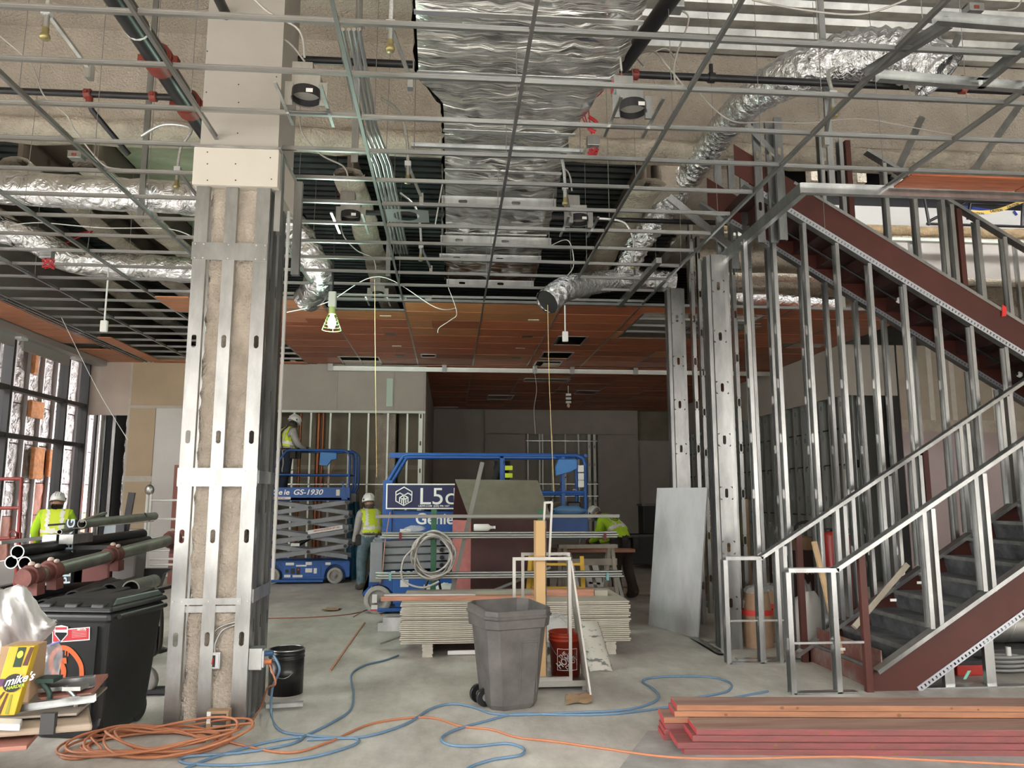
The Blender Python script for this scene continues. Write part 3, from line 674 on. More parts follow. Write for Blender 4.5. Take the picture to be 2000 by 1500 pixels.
# ================================================================ STEEL STAIR
AN = math.radians(31.4); TA = math.tan(AN)
YN, YM, YU, YF = 6.72, 7.92, 8.05, 8.98     # near face of lower flight, its far stringer, near/far stringers of the upper flight
st = thing('steel_staircase', 'maroon steel switchback staircase with pan treads', 'staircase', (5, 8, 0))
def stringer(x0, z0, x1, y, t, h, sgn, m=STRG, cut=False):
    # z0 = lower edge height at x0 ; slope sign sgn
    z1 = z0 + (x1 - x0) * TA * sgn
    if cut:   # trimmed level with the slab at its foot
        poly = [(x0, y, 0), (x0 + .42, y, 0), (x1, y, z1), (x1, y, z1 + h), (x0 + .05, y, z0 + h + .03), (x0, y, .18)]
    else: poly = [(x0, y, z0), (x1, y, z1), (x1, y, z1 + h), (x0, y, z0 + h)]
    return MB().prism(poly, (0, t, 0))
# lower flight: lower edge passes (3.936+, 0)
xl = 3.70; zl = -.10 - (3.98 - 3.70) * TA * 0
LOW = lambda x: (x - 4.05) * TA          # underside line
for y in (YN, YM): stringer(xl, LOW(xl), 7.6, y, .012, .355, 1, cut=True).box((xl, y, .0), (xl + .02, y + .05, .2)).build('stringer', STRG, st)
# treads and risers
RI, TR = .178, .178 / TA
x = 3.78; z = 0
k = 0
while x < 7.4:
    z1 = (k + 1) * RI
    b = MB().box((x, YN + .012, z1 - .006), (x + TR + .03, YM, z1)).box((x + .004, YN + .012, z1 - .05), (x + .012, YM, z1)).prism([(x + .004, YN + .012, z1 - .05), (x + .03, YN + .012, z1 - RI), (x + .036, YN + .012, z1 - RI), (x + .012, YN + .012, z1 - .05)], (0, YM - YN - .012, 0))
    tr_ = b.build('tread', TREAD, st); MB().box((x - .022, YN + .013, z1 - .032), (x + .004, YM - .001, z1 + .003)).build('nosing', mat('worn_nosing', (.20, .20, .195), .5, .4, var=.3, vs=6), tr_); x += TR; k += 1
for xx, z0 in ((3.735, .0), (3.80, .178)): MB().box((xx, YN + .012, z0), (xx + .012, YM, z0 + .16)).build('riser_plate', mat('dusty_maroon', (.15, .05, .04), .6, col2=(.22, .19, .17), vs=4, thr=(.45, .7)), st)
# upper flight rises to the left: lower edge through (3.80,4.95)
UPL = lambda x: 4.95 - (x - 3.80) * TA
for y in (YU, YF): MB().prism([(3.2, y, UPL(3.2)), (7.8, y, UPL(7.8)), (7.8, y, UPL(7.8) + .36), (3.2, y, UPL(3.2) + .36)], (0, .012, 0)).build('stringer', STRG, st)
x = 7.5
while x > 3.5:
    zt = UPL(x) + .22
    MB().box((x - TR - .03, YU + .012, zt), (x, YF, zt + .006)).prism([(x, YU + .012, zt + .006), (x - .008, YU + .012, zt + .006), (x - .008, YU + .012, zt - RI + .01), (x, YU + .012, zt - RI + .01)], (0, YF - YU - .012, 0)).build('tread', STRD, st)
    x -= TR
# square tube posts of the stringer guards
def post(x, y, z0, z1): MB().box((x - .028, y - .02, z0), (x + .028, y + .03, z1)).build('guard_post', STRG, st)
# black pipe hung under the upper flight
pp = thing('black_underside_pipe', 'thin black pipe slung beneath the upper stair flight', 'pipe', (5, 8.6, 4))
MB().tube([(3.75, 8.55, UPL(3.75) - .0), (7.6, 8.55, UPL(7.6) - .0)], .016, 8).build('pipe', BLK, pp)
for x in (3.9, 5.35, 6.8): MB().lathe([(.001, 0), (.03, .02), (.032, .06), (.001, .08)], (x, 8.55, UPL(x) - .03), 10).build('clip', WHITE, pp)
# ---------------------------------------------------------------- slotted bead strips along the stringer edges
def bead(name, x0, x1, y, line, label, sgn, drop=.0, h=.052, N=None):
    t = thing(name, label, 'metal bead', ((x0 + x1) / 2, y, line((x0 + x1) / 2)))
    L = (x1 - x0) / math.cos(AN); D = V((math.cos(AN), 0, math.sin(AN) * sgn)); U = V((-math.sin(AN) * sgn, 0, math.cos(AN))); o = V((x0, y, line(x0)))
    N_ = D.cross(U)
    MB().obox(o, D, U, N_, (0, -h * .30, 0), (L, 0, .008)).obox(o, D, U, N_, (0, -h, 0), (L, -h * .78, .008)).build('rail', mat('bead_steel', (.62, .65, .70), .35, .8), t)
    b = MB(); s_ = 0
    while s_ < L: b.obox(o, D, U, N_, (s_, -h * .8, 0), (s_ + .026, -h * .28, .006)); s_ += .042
    b.build('web', mat('bead_steel', (.62, .65, .70), .35, .8), t)
    return t
bead('slotted_bead', 4.10, 7.4, YN - .004, LOW, 'slotted metal bead along the bottom of the lower stair stringer', 1)
bead('slotted_bead', 3.5, 7.6, YU - .004, UPL, 'bright slotted bead under the front stringer of the upper flight', -1, h=.06)
bead('slotted_bead', 3.5, 7.6, YF - .01, UPL, 'dark slotted bead under the rear stringer of the upper flight', -1, h=.05)
# ================================================================ STAIR FRAMING
def frame_thing(label): return thing('stud_framing', label, 'stud framing', (5, 7.5, 0), 'stud framing around the stair')
# near low guard wall
def guard(label, y, xa, xb, xtop, ztop, x_end, line_bot, studs, posts, off):
    t = frame_thing(label)
    RL = lambda x: ztop + max(0, x - xb) * TA
    # caps
    MB().stud((xa, y + .045, ztop), (xb + .01, y + .045, ztop), (0, 1, 0), .1, .036, 0, holes=False).build('cap_track', GALV, t)
    D = V((math.cos(AN), 0, math.sin(AN)))
    MB().stud((xb, y + .045, ztop + .003), (x_end, y + .045, RL(x_end)), (0, 1, 0), .1, .036, 0, holes=False).build('cap_track', GALV, t)
    # floor part
    MB().box((xa, y, 0), (xb + .12, y + .09, .012)).stud((xa, y + .045, 0), (xb + .12, y + .045, 0), (0, -1, 0), .1, .036, 0, holes=False).build('base_track', GALV, t)
    for x in (xa + .02, xb - .02):
        MB().stud((x, y + .045, 0), (x, y + .045, ztop), (0, 1, 0), .09, .045, .01, z0=.4).build('stud', GALV, t)
    MB().bar((xa + .03, y + .03, .42), (xb + .25, y + .03, .42), .018, .018).build('bridging_bar', GALV, t)
    for x in studs:
        zb_ = max(0, line_bot(x) + off)
        MB().stud((x, y + .045, zb_), (x, y + .045, RL(x)), (0, 1, 0), .09, .04, .01, holes=False).build('stud', GALV, t)
        MB().stud((x + .045, y + .045, zb_), (x + .045, y + .045, RL(x + .045)), (0, -1, 0), .09, .04, .01, holes=False).build('stud', GALV, t)
    for x in posts:
        zb_ = max(0, line_bot(x) + off - .15); MB().box((x - .03, y + .02, zb_), (x + .03, y + .07, RL(x))).build('guard_post', STRG, t)
    # sloping bottom track on the stringer
    x0 = xb + .3
    MB().stud((x0, y + .045, line_bot(x0) + off), (x_end, y + .045, line_bot(x_end) + off), (0, -1, 0), .1, .036, 0, holes=False).build('bottom_track', GALV, t)
    return t
RO = .365
guard('nearer low stud guard with sloping cap beside the bottom steps', 6.66, 2.97, 3.42, 3.42, 1.02, 7.4, LOW, [4.28, 4.80, 5.30, 5.52, 6.0], [3.66, 5.42, 6.6], RO + .02)
guard('farther low stud guard with sloping cap across the stair from the camera', 7.88, 2.85, 3.24, 3.24, 1.03, 7.4, LOW, [3.52 - .1, 4.10, 4.62, 4.98, 5.55, 6.05], [3.66, 5.12, 6.5], RO + .02)
# tall studs under the upper flight
t = frame_thing('row of tall studs filling below the front upper stringer')
x = 3.06
for k, px in enumerate((1470, 1528, 1590, 1653, 1716, 1782, 1846, 1908, 1972)):
    c = aY(px, 700, YU); top = UPL(c.x) - .06 if c.x > 3.55 else 4.55
    base = max(0, LOW(c.x) + .3) if c.x > 4.1 else 0
    MB().stud((c.x, YU + .05, base), (c.x, YU + .05, top), (0, 1, 0), .09, .042, .01, z0=.35 + .61 * 2 - base if False else (1.0 - base) % .61 + .1).build('stud', GALV, t)
MB().box((3.0, YU, 0), (4.1, YU + .09, .012)).build('base_track', GALV, t)
MB().stud((3.3, YU + .05, UPL(3.3) - .06), (7.6, YU + .05, UPL(7.6) - .06), (0, 1, 0), .1, .036, 0, holes=False).build('sloping_track', mat('dark_galv', (.3, .31, .31), .35, .9), t)
t = frame_thing('shaded row of studs below the rear upper stringer')
for px in (1435, 1482, 1520, 1585, 1632, 1690, 1745, 1800, 1852, 1905, 1960):
    c = aY(px, 800, YF); top = UPL(c.x) - .05
    MB().stud((c.x, YF + .05, 0), (c.x, YF + .05, min(top, 4.9)), (0, 1, 0), .09, .04, .01).build('stud', GALV, t)
MB().stud((3.1, YF + .05, UPL(3.1) - .05), (7.6, YF + .05, UPL(7.6) - .05), (0, 1, 0), .1, .036, 0, holes=False).build('sloping_track', mat('dark_galv', (.3, .31, .31), .35, .9), t)
MB().box((3.0, YF, 0), (8, YF + .09, .012)).build('base_track', GALV, t)
# corner posts
def corner_post(label, x, y, zt, n=3):
    t = thing('stud_post', label, 'stud post', (x, y, 0), 'built-up stud posts')
    MB().stud((x, y, 0), (x, y, zt), (1, 0, 0), .15, .05, .012, z0=.5).build('stud', GALV, t)
    for k in range(n): MB().stud((x - .08, y + .07 + .05 * k, 0), (x - .08, y + .07 + .05 * k, zt), (0, 1, 0), .09, .045, .01, holes=False).build('stud', GALV, t)
    MB().stud((x + .08, y + .06, 0), (x + .08, y + .06, zt), (0, 1, 0), .09, -.04, .0, holes=False).build('stud', GALV, t)
    return t
corner_post('thick built-up stud post at the corner of the stair opening', 3.16, 8.62, 4.55)
p = aY(1325, 700, 10.3); corner_post('slimmer stud post rising behind the leaning grey panel', p.x, 10.3, 4.6, 2)
t = frame_thing('short run of studs between the two built-up posts')
for px, yy in ((1358, 10.3), (1372, 11.2), (1440, 10.0)):
    c = aY(px, 700, yy); MB().stud((c.x, yy, 0), (c.x, yy, 5.7), (1, 0, 0), .05, .09, .0, z0=.5).build('stud', GALV, t)
# studs standing in the opening above the grid, beside the top of the stair
t = frame_thing('dark crowded studs around the stair head above the grid')
for px, yy in ((1405, 9.05), (1432, 9.0), (1455, 8.95), (1485, 8.0), (1510, 8.0), (1528, 7.9)):
    c = aY(px, 400, yy); MB().stud((c.x, yy, 4.5), (c.x, yy, 5.95), (1, 0, 0), .09, .04, .01).build('stud', MATS['dark_galv'], t)
MB().bar((2.7, 8.98, 5.4), (3.5, 8.98, 4.75), .09, .04).build('brace', GALV, t)
MB().bar((3.3, 7.95, 5.9), (3.75, 7.95, 5.4), .05, .03).build('brace', GALV, t)
# upper flight guard studs standing on the stringer
t = frame_thing('stud guard with sloping cap on top of the upper flight')
UPT = lambda x: UPL(x) + .365
MB().stud((3.9, YU + .042, UPT(3.9)), (7.6, YU + .042, UPT(7.6)), (0, -1, 0), .1, .036, 0, holes=False).build('bottom_track', GALV, t)
cx_ = aY(1690, 305, YU + .05).x; MB().stud((cx_, YU + .05, UPT(cx_) + .95), (7.6, YU + .05, UPT(7.6) + .95), (0, 1, 0), .1, .04, 0, holes=False).build('cap_track', GALV, t)
for px, ref in ((1612, 340), (1652, 360), (1738, 400), (1795, 420), (1850, 440), (1868, 450), (1920, 500), (1975, 540)):
    c = aY(px, ref, YU); MB().stud((c.x, YU + .05, UPT(c.x)), (c.x, YU + .05, UPT(c.x) + .95), (0, 1, 0), .09, .045, .01, holes=False).build('stud', GALV, t)
for px, ref in ((1666, 400), (1882, 480)): c = aY(px, ref, YU); MB().box((c.x - .03, YU + .02, UPT(c.x) - .02), (c.x + .03, YU + .08, UPT(c.x) + .95)).build('guard_post', STRG, t)
c = aY(1960, 607, YU - .01); tag(MB().prism([(c.x - .03, YU - .02, c.z - .07), (c.x + .02, YU - .02, c.z - .06), (c.x + .035, YU - .02, c.z + .04), (c.x - .01, YU - .02, c.z + .07)], (0, .008, 0)).build('red_ribbon', mat('red_ribbon', (.75, .04, .03), .6)), 'small red ribbon tied at the upper stringer', 'ribbon')
# second floor scaffold rail and warning tape
sr = thing('scaffold', 'black scaffold rail frame on the upper storey', 'scaffold frame', (8.5, 12.4, 6.2))
def P12(x, y): return aY(x, y, 12.3)
for a, b in (((1805, 385), (1815, 440)), ((1895, 398), (1890, 428)), ((1810, 437), (2010, 443)), ((1815, 432), (1885, 396)), ((1895, 398), (2010, 402)), ((1998, 385), (1996, 443)), ((1800, 384), (2010, 388))): MB().tube([P12(*a), P12(*b)], .025, 8).build('tube', BLK, sr)
tp = thing('caution_tape', 'yellow warning tape strung along the scaffold rail', 'tape', P12(1940, 420))
pts = spline([P12(1880, 419), P12(1915, 420), P12(1950, 415), P12(2002, 395)], 6)
b = MB(); up_ = V((0, 0, .065))
for p, q in zip(pts, pts[1:]): b.hexa([p + V((0, -.05, 0)), q + V((0, -.05, 0)), q + V((0, -.045, 0)), p + V((0, -.045, 0)), p + V((0, -.05, 0)) + up_, q + V((0, -.05, 0)) + up_, q + V((0, -.045, 0)) + up_, p + V((0, -.045, 0)) + up_])
b.build('band', mat('tape_yellow', (.75, .52, .10), .5), tp)
for px, py, sl in ((1893, 422, -.02), (1930, 418, .12), (1964, 411, .35)): o_ = P12(px, py) + V((0, -.056, .012)); text('caution_text', 'CAUTION', .062, o_, (1, 0, sl), (-sl, 0, 1), BLK, tp, .001, True, sx=.85)
bt = mat('blue_tape', (.02, .05, .35), .6)
for a, b_ in (((1868, 402), (1942, 412)), ((1855, 393), (1857, 400)), ((1980, 412), (1986, 420))): p = aY(*a, 13.18); q = aY(*b_, 13.18); tag(MB().bar(p, q, .05, .004, V((0, 0, 1))).build('blue_tape_strip', bt), {1868: 'long blue tape strip on the upper white board', 1855: 'short upright blue tape bit on the upper white board', 1980: 'short slanted blue tape bit near the upper frame corner'}[a[0]], 'tape')
# ================================================================ DUCTS, PIPES, CABLES OVER THE GRID
ZD = 5.2
def edge(px, py, z=ZD): return aZ(px, py, z)
# ---- big foil wrapped duct
dt = thing('wrapped_duct', 'wide foil wrapped duct running straight away overhead', 'duct', (.45, 8, ZD))
sec = [(2.6, 812, 1262), (None, 0, 0)]
st_ = [(aZ(815, 20, ZD).y, aZ(812, 20, ZD).x, aZ(1258, 20, ZD).x), (aZ(820, 150, ZD).y, aZ(818, 150, ZD).x, aZ(1205, 150, ZD).x), (aZ(866, 205, ZD).y, aZ(866, 205, ZD).x, aZ(1150, 205, ZD).x), (aZ(868, 262, ZD).y, aZ(868, 262, ZD).x, aZ(1112, 262, ZD).x), (12.3, aZ(872, 555, ZD).x, aZ(1045, 548, ZD).x)]
st_ = [(2.0, st_[0][1], st_[0][2])] + st_
def duct_sec(y):
    for (a, b) in zip(st_, st_[1:]):
        if a[0] <= y <= b[0]: t = (y - a[0]) / (b[0] - a[0]); return a[1] + (b[1] - a[1]) * t, a[2] + (b[2] - a[2]) * t
    return st_[-1][1:]
rn = random.Random(31)
q = MB(); q.cs = True; NU, NVV = 150, 34; H_ = .42
def dfn(u, v):
    y = 2.0 + 10.3 * u; xl_, xr_ = duct_sec(y); w = xr_ - xl_
    band = abs(math.sin(y * math.pi / .42)) ** .5; sag = .035 * band
    per = v * (2 * w + 2 * H_); j = rn.uniform(-.012, .012); j2 = rn.uniform(-.012, .012)
    bow = .5 * .05
    if per < w: x = xl_ + per; z = ZD + j - sag + .03 * ((per / w - .5) * 2) ** 4 + .012 * math.sin(per * 17 + y * 9)
    elif per < w + H_: x = xr_ + j + .03 * band; z = ZD + (per - w)
    elif per < 2 * w + H_: x = xr_ - (per - w - H_); z = ZD + H_ + j
    else: x = xl_ + j - .03 * band; z = ZD + H_ - (per - 2 * w - H_)
    return V((x, y + j2, z))
q.grid(NU, NVV, dfn); q.build('foil_wrap', FOILL, dt)
bl = MB()
for k, y in enumerate((2.4, 3.3, 4.2, 5.1, 5.9, 6.9, 7.8, 8.8, 9.8, 10.8)):
    xl_, xr_ = duct_sec(y); MB().box((xl_ - .01, y, ZD - .055), (xr_ + .01, y + .05, ZD - .045)).build('strap', mat('foil_tape', (.75, .75, .73), .25, .9), dt)
for (px, py, x1) in ((803, 285, 1140), (862, 392, 1085), (860, 468, 1075), (858, 503, 1055), (872, 552, 1040), (800, 150, 1225)):
    a = aZ(px, py, ZD - .12); b = aZ(x1, py + 10, ZD - .12); b.y = a.y
    t = thing('duct_trapeze', {285: 'trapeze bar under the duct just past the taper', 392: 'slotted trapeze channel under the middle of the duct', 468: 'second slotted trapeze channel under the far duct', 503: 'third slotted trapeze channel under the far duct', 552: 'last trapeze channel at the far duct end', 150: 'slim trapeze bar under the wide near duct'}[py], 'hanger bar', a, 'trapeze bars under the duct')
    if py in (285, 150): MB().stud(a, b, (0, 0, 1), .04, .04, 0, holes=False).build('bar', GALV, t)
    else: MB().stud(a, b, (0, 0, 1), .1, .04, 0, z0=.25, dz=.62).build('bar', GALV, t)
    for e, s_ in ((a, .03), (b, -.03)): MB().cyl((e.x + s_, e.y, e.z - .03), (e.x + s_, e.y, 6.2 if e.y > 9 else 7.4), .005, n=6).build('rod', WIRE, t)
# ---- flexible foil duct
def flex(name, label, pts, r, m=FOILF, rib=.05, amp=.05, cat='duct', mouth=False, seed=1, swell=None):
    t = thing(name, label, cat, pts[0]); rn = random.Random(seed)
    sp = spline(pts, 10); L = [0]
    for a, b in zip(sp, sp[1:]): L.append(L[-1] + (b - a).length)
    out = []; rs = []; s_ = 0; i = 0
    while s_ < L[-1]:
        while L[i + 1] < s_: i += 1
        k = (s_ - L[i]) / max(1e-6, L[i + 1] - L[i]); out.append(sp[i].lerp(sp[i + 1], k)); rs.append(r * (1 if not swell else 1 + swell[1] * max(0, min(1, (s_ / L[-1] - swell[0]) * 8))) * (1 + amp * math.sin(s_ / rib * math.pi) + rn.uniform(-.03, .03))); s_ += rib / 2
    q = MB(); X = None; vs = []; n = 18
    for i, p in enumerate(out):
        d = out[min(i + 1, len(out) - 1)] - out[max(i - 1, 0)]; X, Y, Z = frame(d, X)
        for j in range(n):
            a = 2 * math.pi * j / n; rr = rs[i] * (1 + rn.uniform(-.025, .025)); vs.append(p + X * (rr * math.cos(a)) + Y * (rr * math.sin(a)))
    q.cs = True; q.add(vs, [(i * n + j, i * n + (j + 1) % n, (i + 1) * n + (j + 1) % n, (i + 1) * n + j) for i in range(len(out) - 1) for j in range(n)])
    q.build('foil_sleeve', m, t)
    if mouth:
        d = (out[1] - out[0]).normalized(); MB().cyl(out[0] + d * .025, out[0] + d * .035, r * .95, n=18).build('mouth_shade_disc', BLK, t)  # black disc stands in for the shade inside the duct
        MB().tube([out[0] - d * .0, out[0] + d * .03], [r * 1.03, r * 1.05], 18, cap=False).build('torn_rim', FOIL, t)
    return t
f = lambda px, py, Y_: aY(px, py, Y_)
flex('flexible_duct', 'short flexible foil duct with an open mouth hanging below the grid', [f(1068, 590, 9.6), f(1100, 566, 9.8), f(1138, 556, 10.3), f(1190, 548, 10.9), f(1250, 546, 11.2), f(1320, 552, 11.2)], .165, amp=.02, mouth=True, seed=2)
flex('flexible_duct', 'long flexible foil duct climbing diagonally to the upper corner', [f(1215, 548, 11.0), f(1245, 480, 10.6), f(1290, 420, 10.2), f(1345, 345, 9.6), f(1405, 262, 8.6), f(1455, 205, 7.7), f(1520, 160, 7.2), f(1600, 128, 6.9), f(1700, 105, 6.7), f(1790, 118, 6.5), f(1840, 150, 6.4)], .175, seed=4, swell=(.66, .40))
flex('foil_crossover_duct', 'foil duct crossing above the grid left of the column', [f(-160, 352, 8.6), f(40, 368, 8.6), f(200, 378, 8.6), f(330, 385, 8.6), f(430, 392, 8.6)], .19, FOIL, .2, .03, seed=5)
flex('foil_crossover_duct', 'farther foil duct curving above the grid on the left side', [f(-30, 440, 10.2), f(70, 470, 10.4), f(130, 505, 10.6), f(230, 518, 10.8), f(400, 530, 10.8)], .18, FOIL, .2, .04, seed=6)
flex('foil_crossover_duct', 'crumpled foil duct end seen right of the column', [f(570, 430, 10.5), f(600, 490, 10.5), f(625, 540, 10.6), f(600, 585, 11.1)], .2, FOIL, .12, .06, seed=7)
flex('foil_crossover_duct', 'foil duct lying over the ceiling behind the stair studs', [f(1400, 578, 12.3), f(1500, 585, 12.3), f(1640, 598, 12.3)], .13, FOIL, .16, .05, seed=8)
# ---- sprinkler pipes
def pipe(name, label, pts, r, m=PIPEB, cat='pipe', n=12): 
    t = thing(name, label, cat, pts[0]); MB().tube(pts, r, n).build('pipe', m, t); return t
def coupling(t, c, d, r):
    d = V(d).normalized(); c = V(c); MB().cyl(c - d * r * .75, c + d * r * .75, r * 1.32, n=14).cyl(c - d * r * .9, c - d * r * .7, r * 1.15, n=14).cyl(c + d * r * .7, c + d * r * .9, r * 1.15, n=14).build('coupling', RED, t)
    X, Y, Z = frame(d)
    for s_ in (-1, 1): MB().obox(c + X * (r * 1.45 * s_), X, Y, Z, (-r * .22, -r * .3, -r * .4), (r * .22, r * .3, r * .4)).build('coupling_lug', RED, t)
Z1 = 5.75
a = aZ(232, 0, Z1); b = aZ(385, 248, Z1); b.x = a.x
t = pipe('sprinkler_main', 'thick black fire main crossing beside the column head', [(a.x, a.y - 2.5, Z1), (a.x, b.y + .4, Z1)], .108)
for px, py in ((305, 118), (372, 205)): c = aZ(px, py, Z1); coupling(t, (a.x, c.y, Z1), (0, 1, 0), .108)
c = aZ(280, 55, Z1); MB().cyl((a.x, c.y, Z1), (a.x, c.y + .02, Z1), .111, n=14).build('pale_band', WHITE, t)
yb = aZ(330, 190, Z1).y
t = pipe('sprinkler_branch', 'thin black sprinkler branch running left from the fire main', [(a.x, yb, Z1), (-7.4, yb, Z1)], .034)
for px in (300, 172): c = aY(px, 182, yb); coupling(t, (c.x, yb, Z1), (1, 0, 0), .04)
c = aY(175, 190, yb); e = aY(245, 268, yb + .35)
MB().cyl((c.x, yb, Z1 - .03), (c.x, yb, Z1 - .12), .035, n=10).build('tee_outlet', RED, t); MB().tube([(c.x, yb, Z1 - .1), (c.x + .02, yb + .03, Z1 - .16), (c.x + .28, yb + .35, Z1 - .48)], .028, 10).build('drop', PIPEB, t)
Z2 = 5.72
a = aZ(425, 0, Z2); b = aZ(478, 108, Z2)
t = pipe('sprinkler_branch', 'black sprinkler pipe with red elbow right of the column head', [(a.x, a.y - 1.5, Z2), (a.x + .02, b.y, Z2)], .042)
coupling(t, (a.x + .02, b.y, Z2), (0, 1, 0), .045); coupling(t, (a.x + .12, b.y + .03, Z2), (1, 0, 0), .045)
MB().tube([(a.x + .05, b.y + .03, Z2), (8.5, b.y + .03, Z2)], .036, 10).build('pipe', PIPEB, t); YB2 = b.y + .03
for px in (1210, 1240): c = aY(px, 160, YB2); coupling(t, (c.x, YB2, Z2), (1, 0, 0), .04)
for px in (1390, 1880): c = aY(px, 170, YB2); MB().cyl((c.x, YB2, Z2 + .04), (c.x, YB2, Z2 + .14), .02).cyl((c.x - .03, YB2, Z2), (c.x + .03, YB2, Z2), .05).build('saddle', RED if px > 1500 else BLK, t)
t = pipe('sprinkler_branch', 'far black sprinkler pipe crossing under the duct', [(-1.3, 9.3 + .65, 5.45), (4.0, 9.95, 5.45)], .035)
c = aY(920, 425, 9.95); MB().cyl((c.x - .1, 9.95, 5.45), (c.x + .05, 9.95, 5.45), .042).build('red_band', RED, t)
t = pipe('slanted_black_pipe', 'black steel bar beside the wide end of the duct', [aZ(1330, -30, 5.6), aZ(1215, 130, 5.6)], .07)
t = pipe('black_strut', 'upright black strut above the left grid', [f(140, 320, 10.2), f(140, 380, 10.2)], .03)
# ---- conduits
for k, (u, v_) in enumerate(((658, 693), (668, 704), (680, 713), (690, 724), (700, 733))):
    p0 = aZ(u, 90, 5.35); p1 = aZ(u + 32, 262, 5.35)
    pts = [(p0.x, p0.y, 5.5), (p0.x, p1.y, 5.42), (p0.x + .1, p1.y + .6, 5.3), (p0.x + .12, 11.2, 5.3)]
    tag(MB().tube(pts, .018, 8).build('steel_conduit', mat('conduit_steel', (.55, .58, .58), .3, .9)), ('leftmost', 'second from the left', 'middle', 'second from the right', 'rightmost')[k] + ' of the five parallel steel conduits running away', 'conduit', 'five parallel steel conduits')
# uprights (struts) above the grid
for px, py, yy, lb in ((280, 330, 8.3, 'flat dark steel strut hanging left of the column head'), (700, 60, 6.6, 'flat steel strut hanging left of the near duct'), (1607, 60, 6.9, 'flat steel strut hanging beside the long flexible duct'), (760, 430, 10.2, 'slim steel strut hanging above the far grid')):
    c = f(px, py, yy); tag(MB().stud((c.x, yy, ZC + .05), (c.x, yy, 7.3 if yy < 9 else 6.2), (1, 0, 0), .06, .03, 0, holes=False).build('steel_strut', MATS['dark_galv'] if px < 1600 else GALV), lb, 'strut')
# braces on the right above the grid
for (p, q_, lb) in (((1900, 10), (1850, 120), 'upper right steel brace above the flexible duct'), ((1800, 230), (1745, 350), 'steel brace dropping toward the stair opening'), ((1995, 200), (1890, 350), 'steel brace at the right edge of the opening')):
    tag(MB().bar(f(*p, 8.6), f(*q_, 8.2), .08, .04).build('steel_brace', GALV), lb, 'brace')
# deck plates lying on the grid at the top right: double channels
for (p, q_, lb) in (((1690, 150), (1860, 45), 'galvanised channel laid diagonally on the right grid'), ((1920, 165), (2010, 90), 'galvanised channel crossing the right top corner'), ((1710, 152), (2010, 175), 'wide galvanised channel laid across the right grid'), ((1820, 40), (2010, 55), 'upper galvanised channel across the right top corner')):
    a = aZ(*p, ZC + .03); b = aZ(*q_, ZC + .03); tag(MB().stud(a, b, (0, 0, 1), .07, .05, 0, holes=False).build('laid_channel', GALV), lb, 'channel')
# ---- sprinkler drops: bracket bar on the grid, flexible hose, brass head
BRASS = mat('brass_head', (.35, .30, .14), .4, .8); BRD = mat('braided_hose', (.62, .63, .62), .35, .8, var=.2, vs=60)
def sprinkler(px, py, label, hose=None, tilt=0):
    c = aZ(px, py, ZC + .12); t = thing('sprinkler_drop', label, 'sprinkler', c, 'sprinkler drops over the grid')
    MB().lathe([(.001, -.03), (.03, -.03), (.034, -.015), (.03, .0), (.022, .01), (.022, .05)], c, 12).build('head', BRASS, t)
    MB().cyl(c + V((0, 0, .05)), c + V((0, 0, .20)), .02, n=10).build('reducer', GALV, t)
    MB().box((c.x - .03, c.y - .025, c.z + .14), (c.x + .03, c.y + .025, c.z + .19)).build('clamp', mat('ring_steel', (.62, .64, .66), .4, .7), t)
    yk = c.y + .3; MB().bar(c + V((0, 0, .165)), c + V((.12, .38, -.02)), .025, .025).build('bracket_bar', GALV, t)
    MB().box((c.x + .10, c.y + .35, c.z - .09), (c.x + .14, c.y + .41, c.z + .02)).build('grid_clip', GALV, t)
    h = hose or [(0, 0, .2), (-.02, .02, .45), (-.1, .1, .75), (-.3, .3, 1.0)]
    MB().tube(spline([c + V(q) for q in h], 8), .016, 8).build('flexible_hose', BRD, t)
    return t
sprinkler(88, 68, 'sprinkler head hanging in the upper left corner'); sprinkler(762, 92, 'sprinkler head with braided hose just left of the near duct', [(0, 0, .2), (0, -.05, .5), (-.05, -.4, .8)])
sprinkler(796, 352, 'sprinkler head on a strap left of the far duct'); sprinkler(822, 505, 'small far sprinkler head left of the duct end'); sprinkler(1104, 395, 'sprinkler head right of the duct above the middle grid')
sprinkler(1628, 222, 'sprinkler head below the bend of the long flexible duct', [(0, 0, .2), (.03, .1, .4), (.3, .5, .7)]); sprinkler(1236, 520, 'sprinkler head beside the lower end of the long flexible duct', [(0, 0, .2), (.02, 0, .35), (-.1, 0, .6), (-.45, 0, .65)]); sprinkler(345, 362, 'sprinkler head in front of the left foil duct', [(0, 0, .2), (.02, 0, .4), (.1, 0, .6), (-.2, .1, .68), (-.45, .2, .6)])
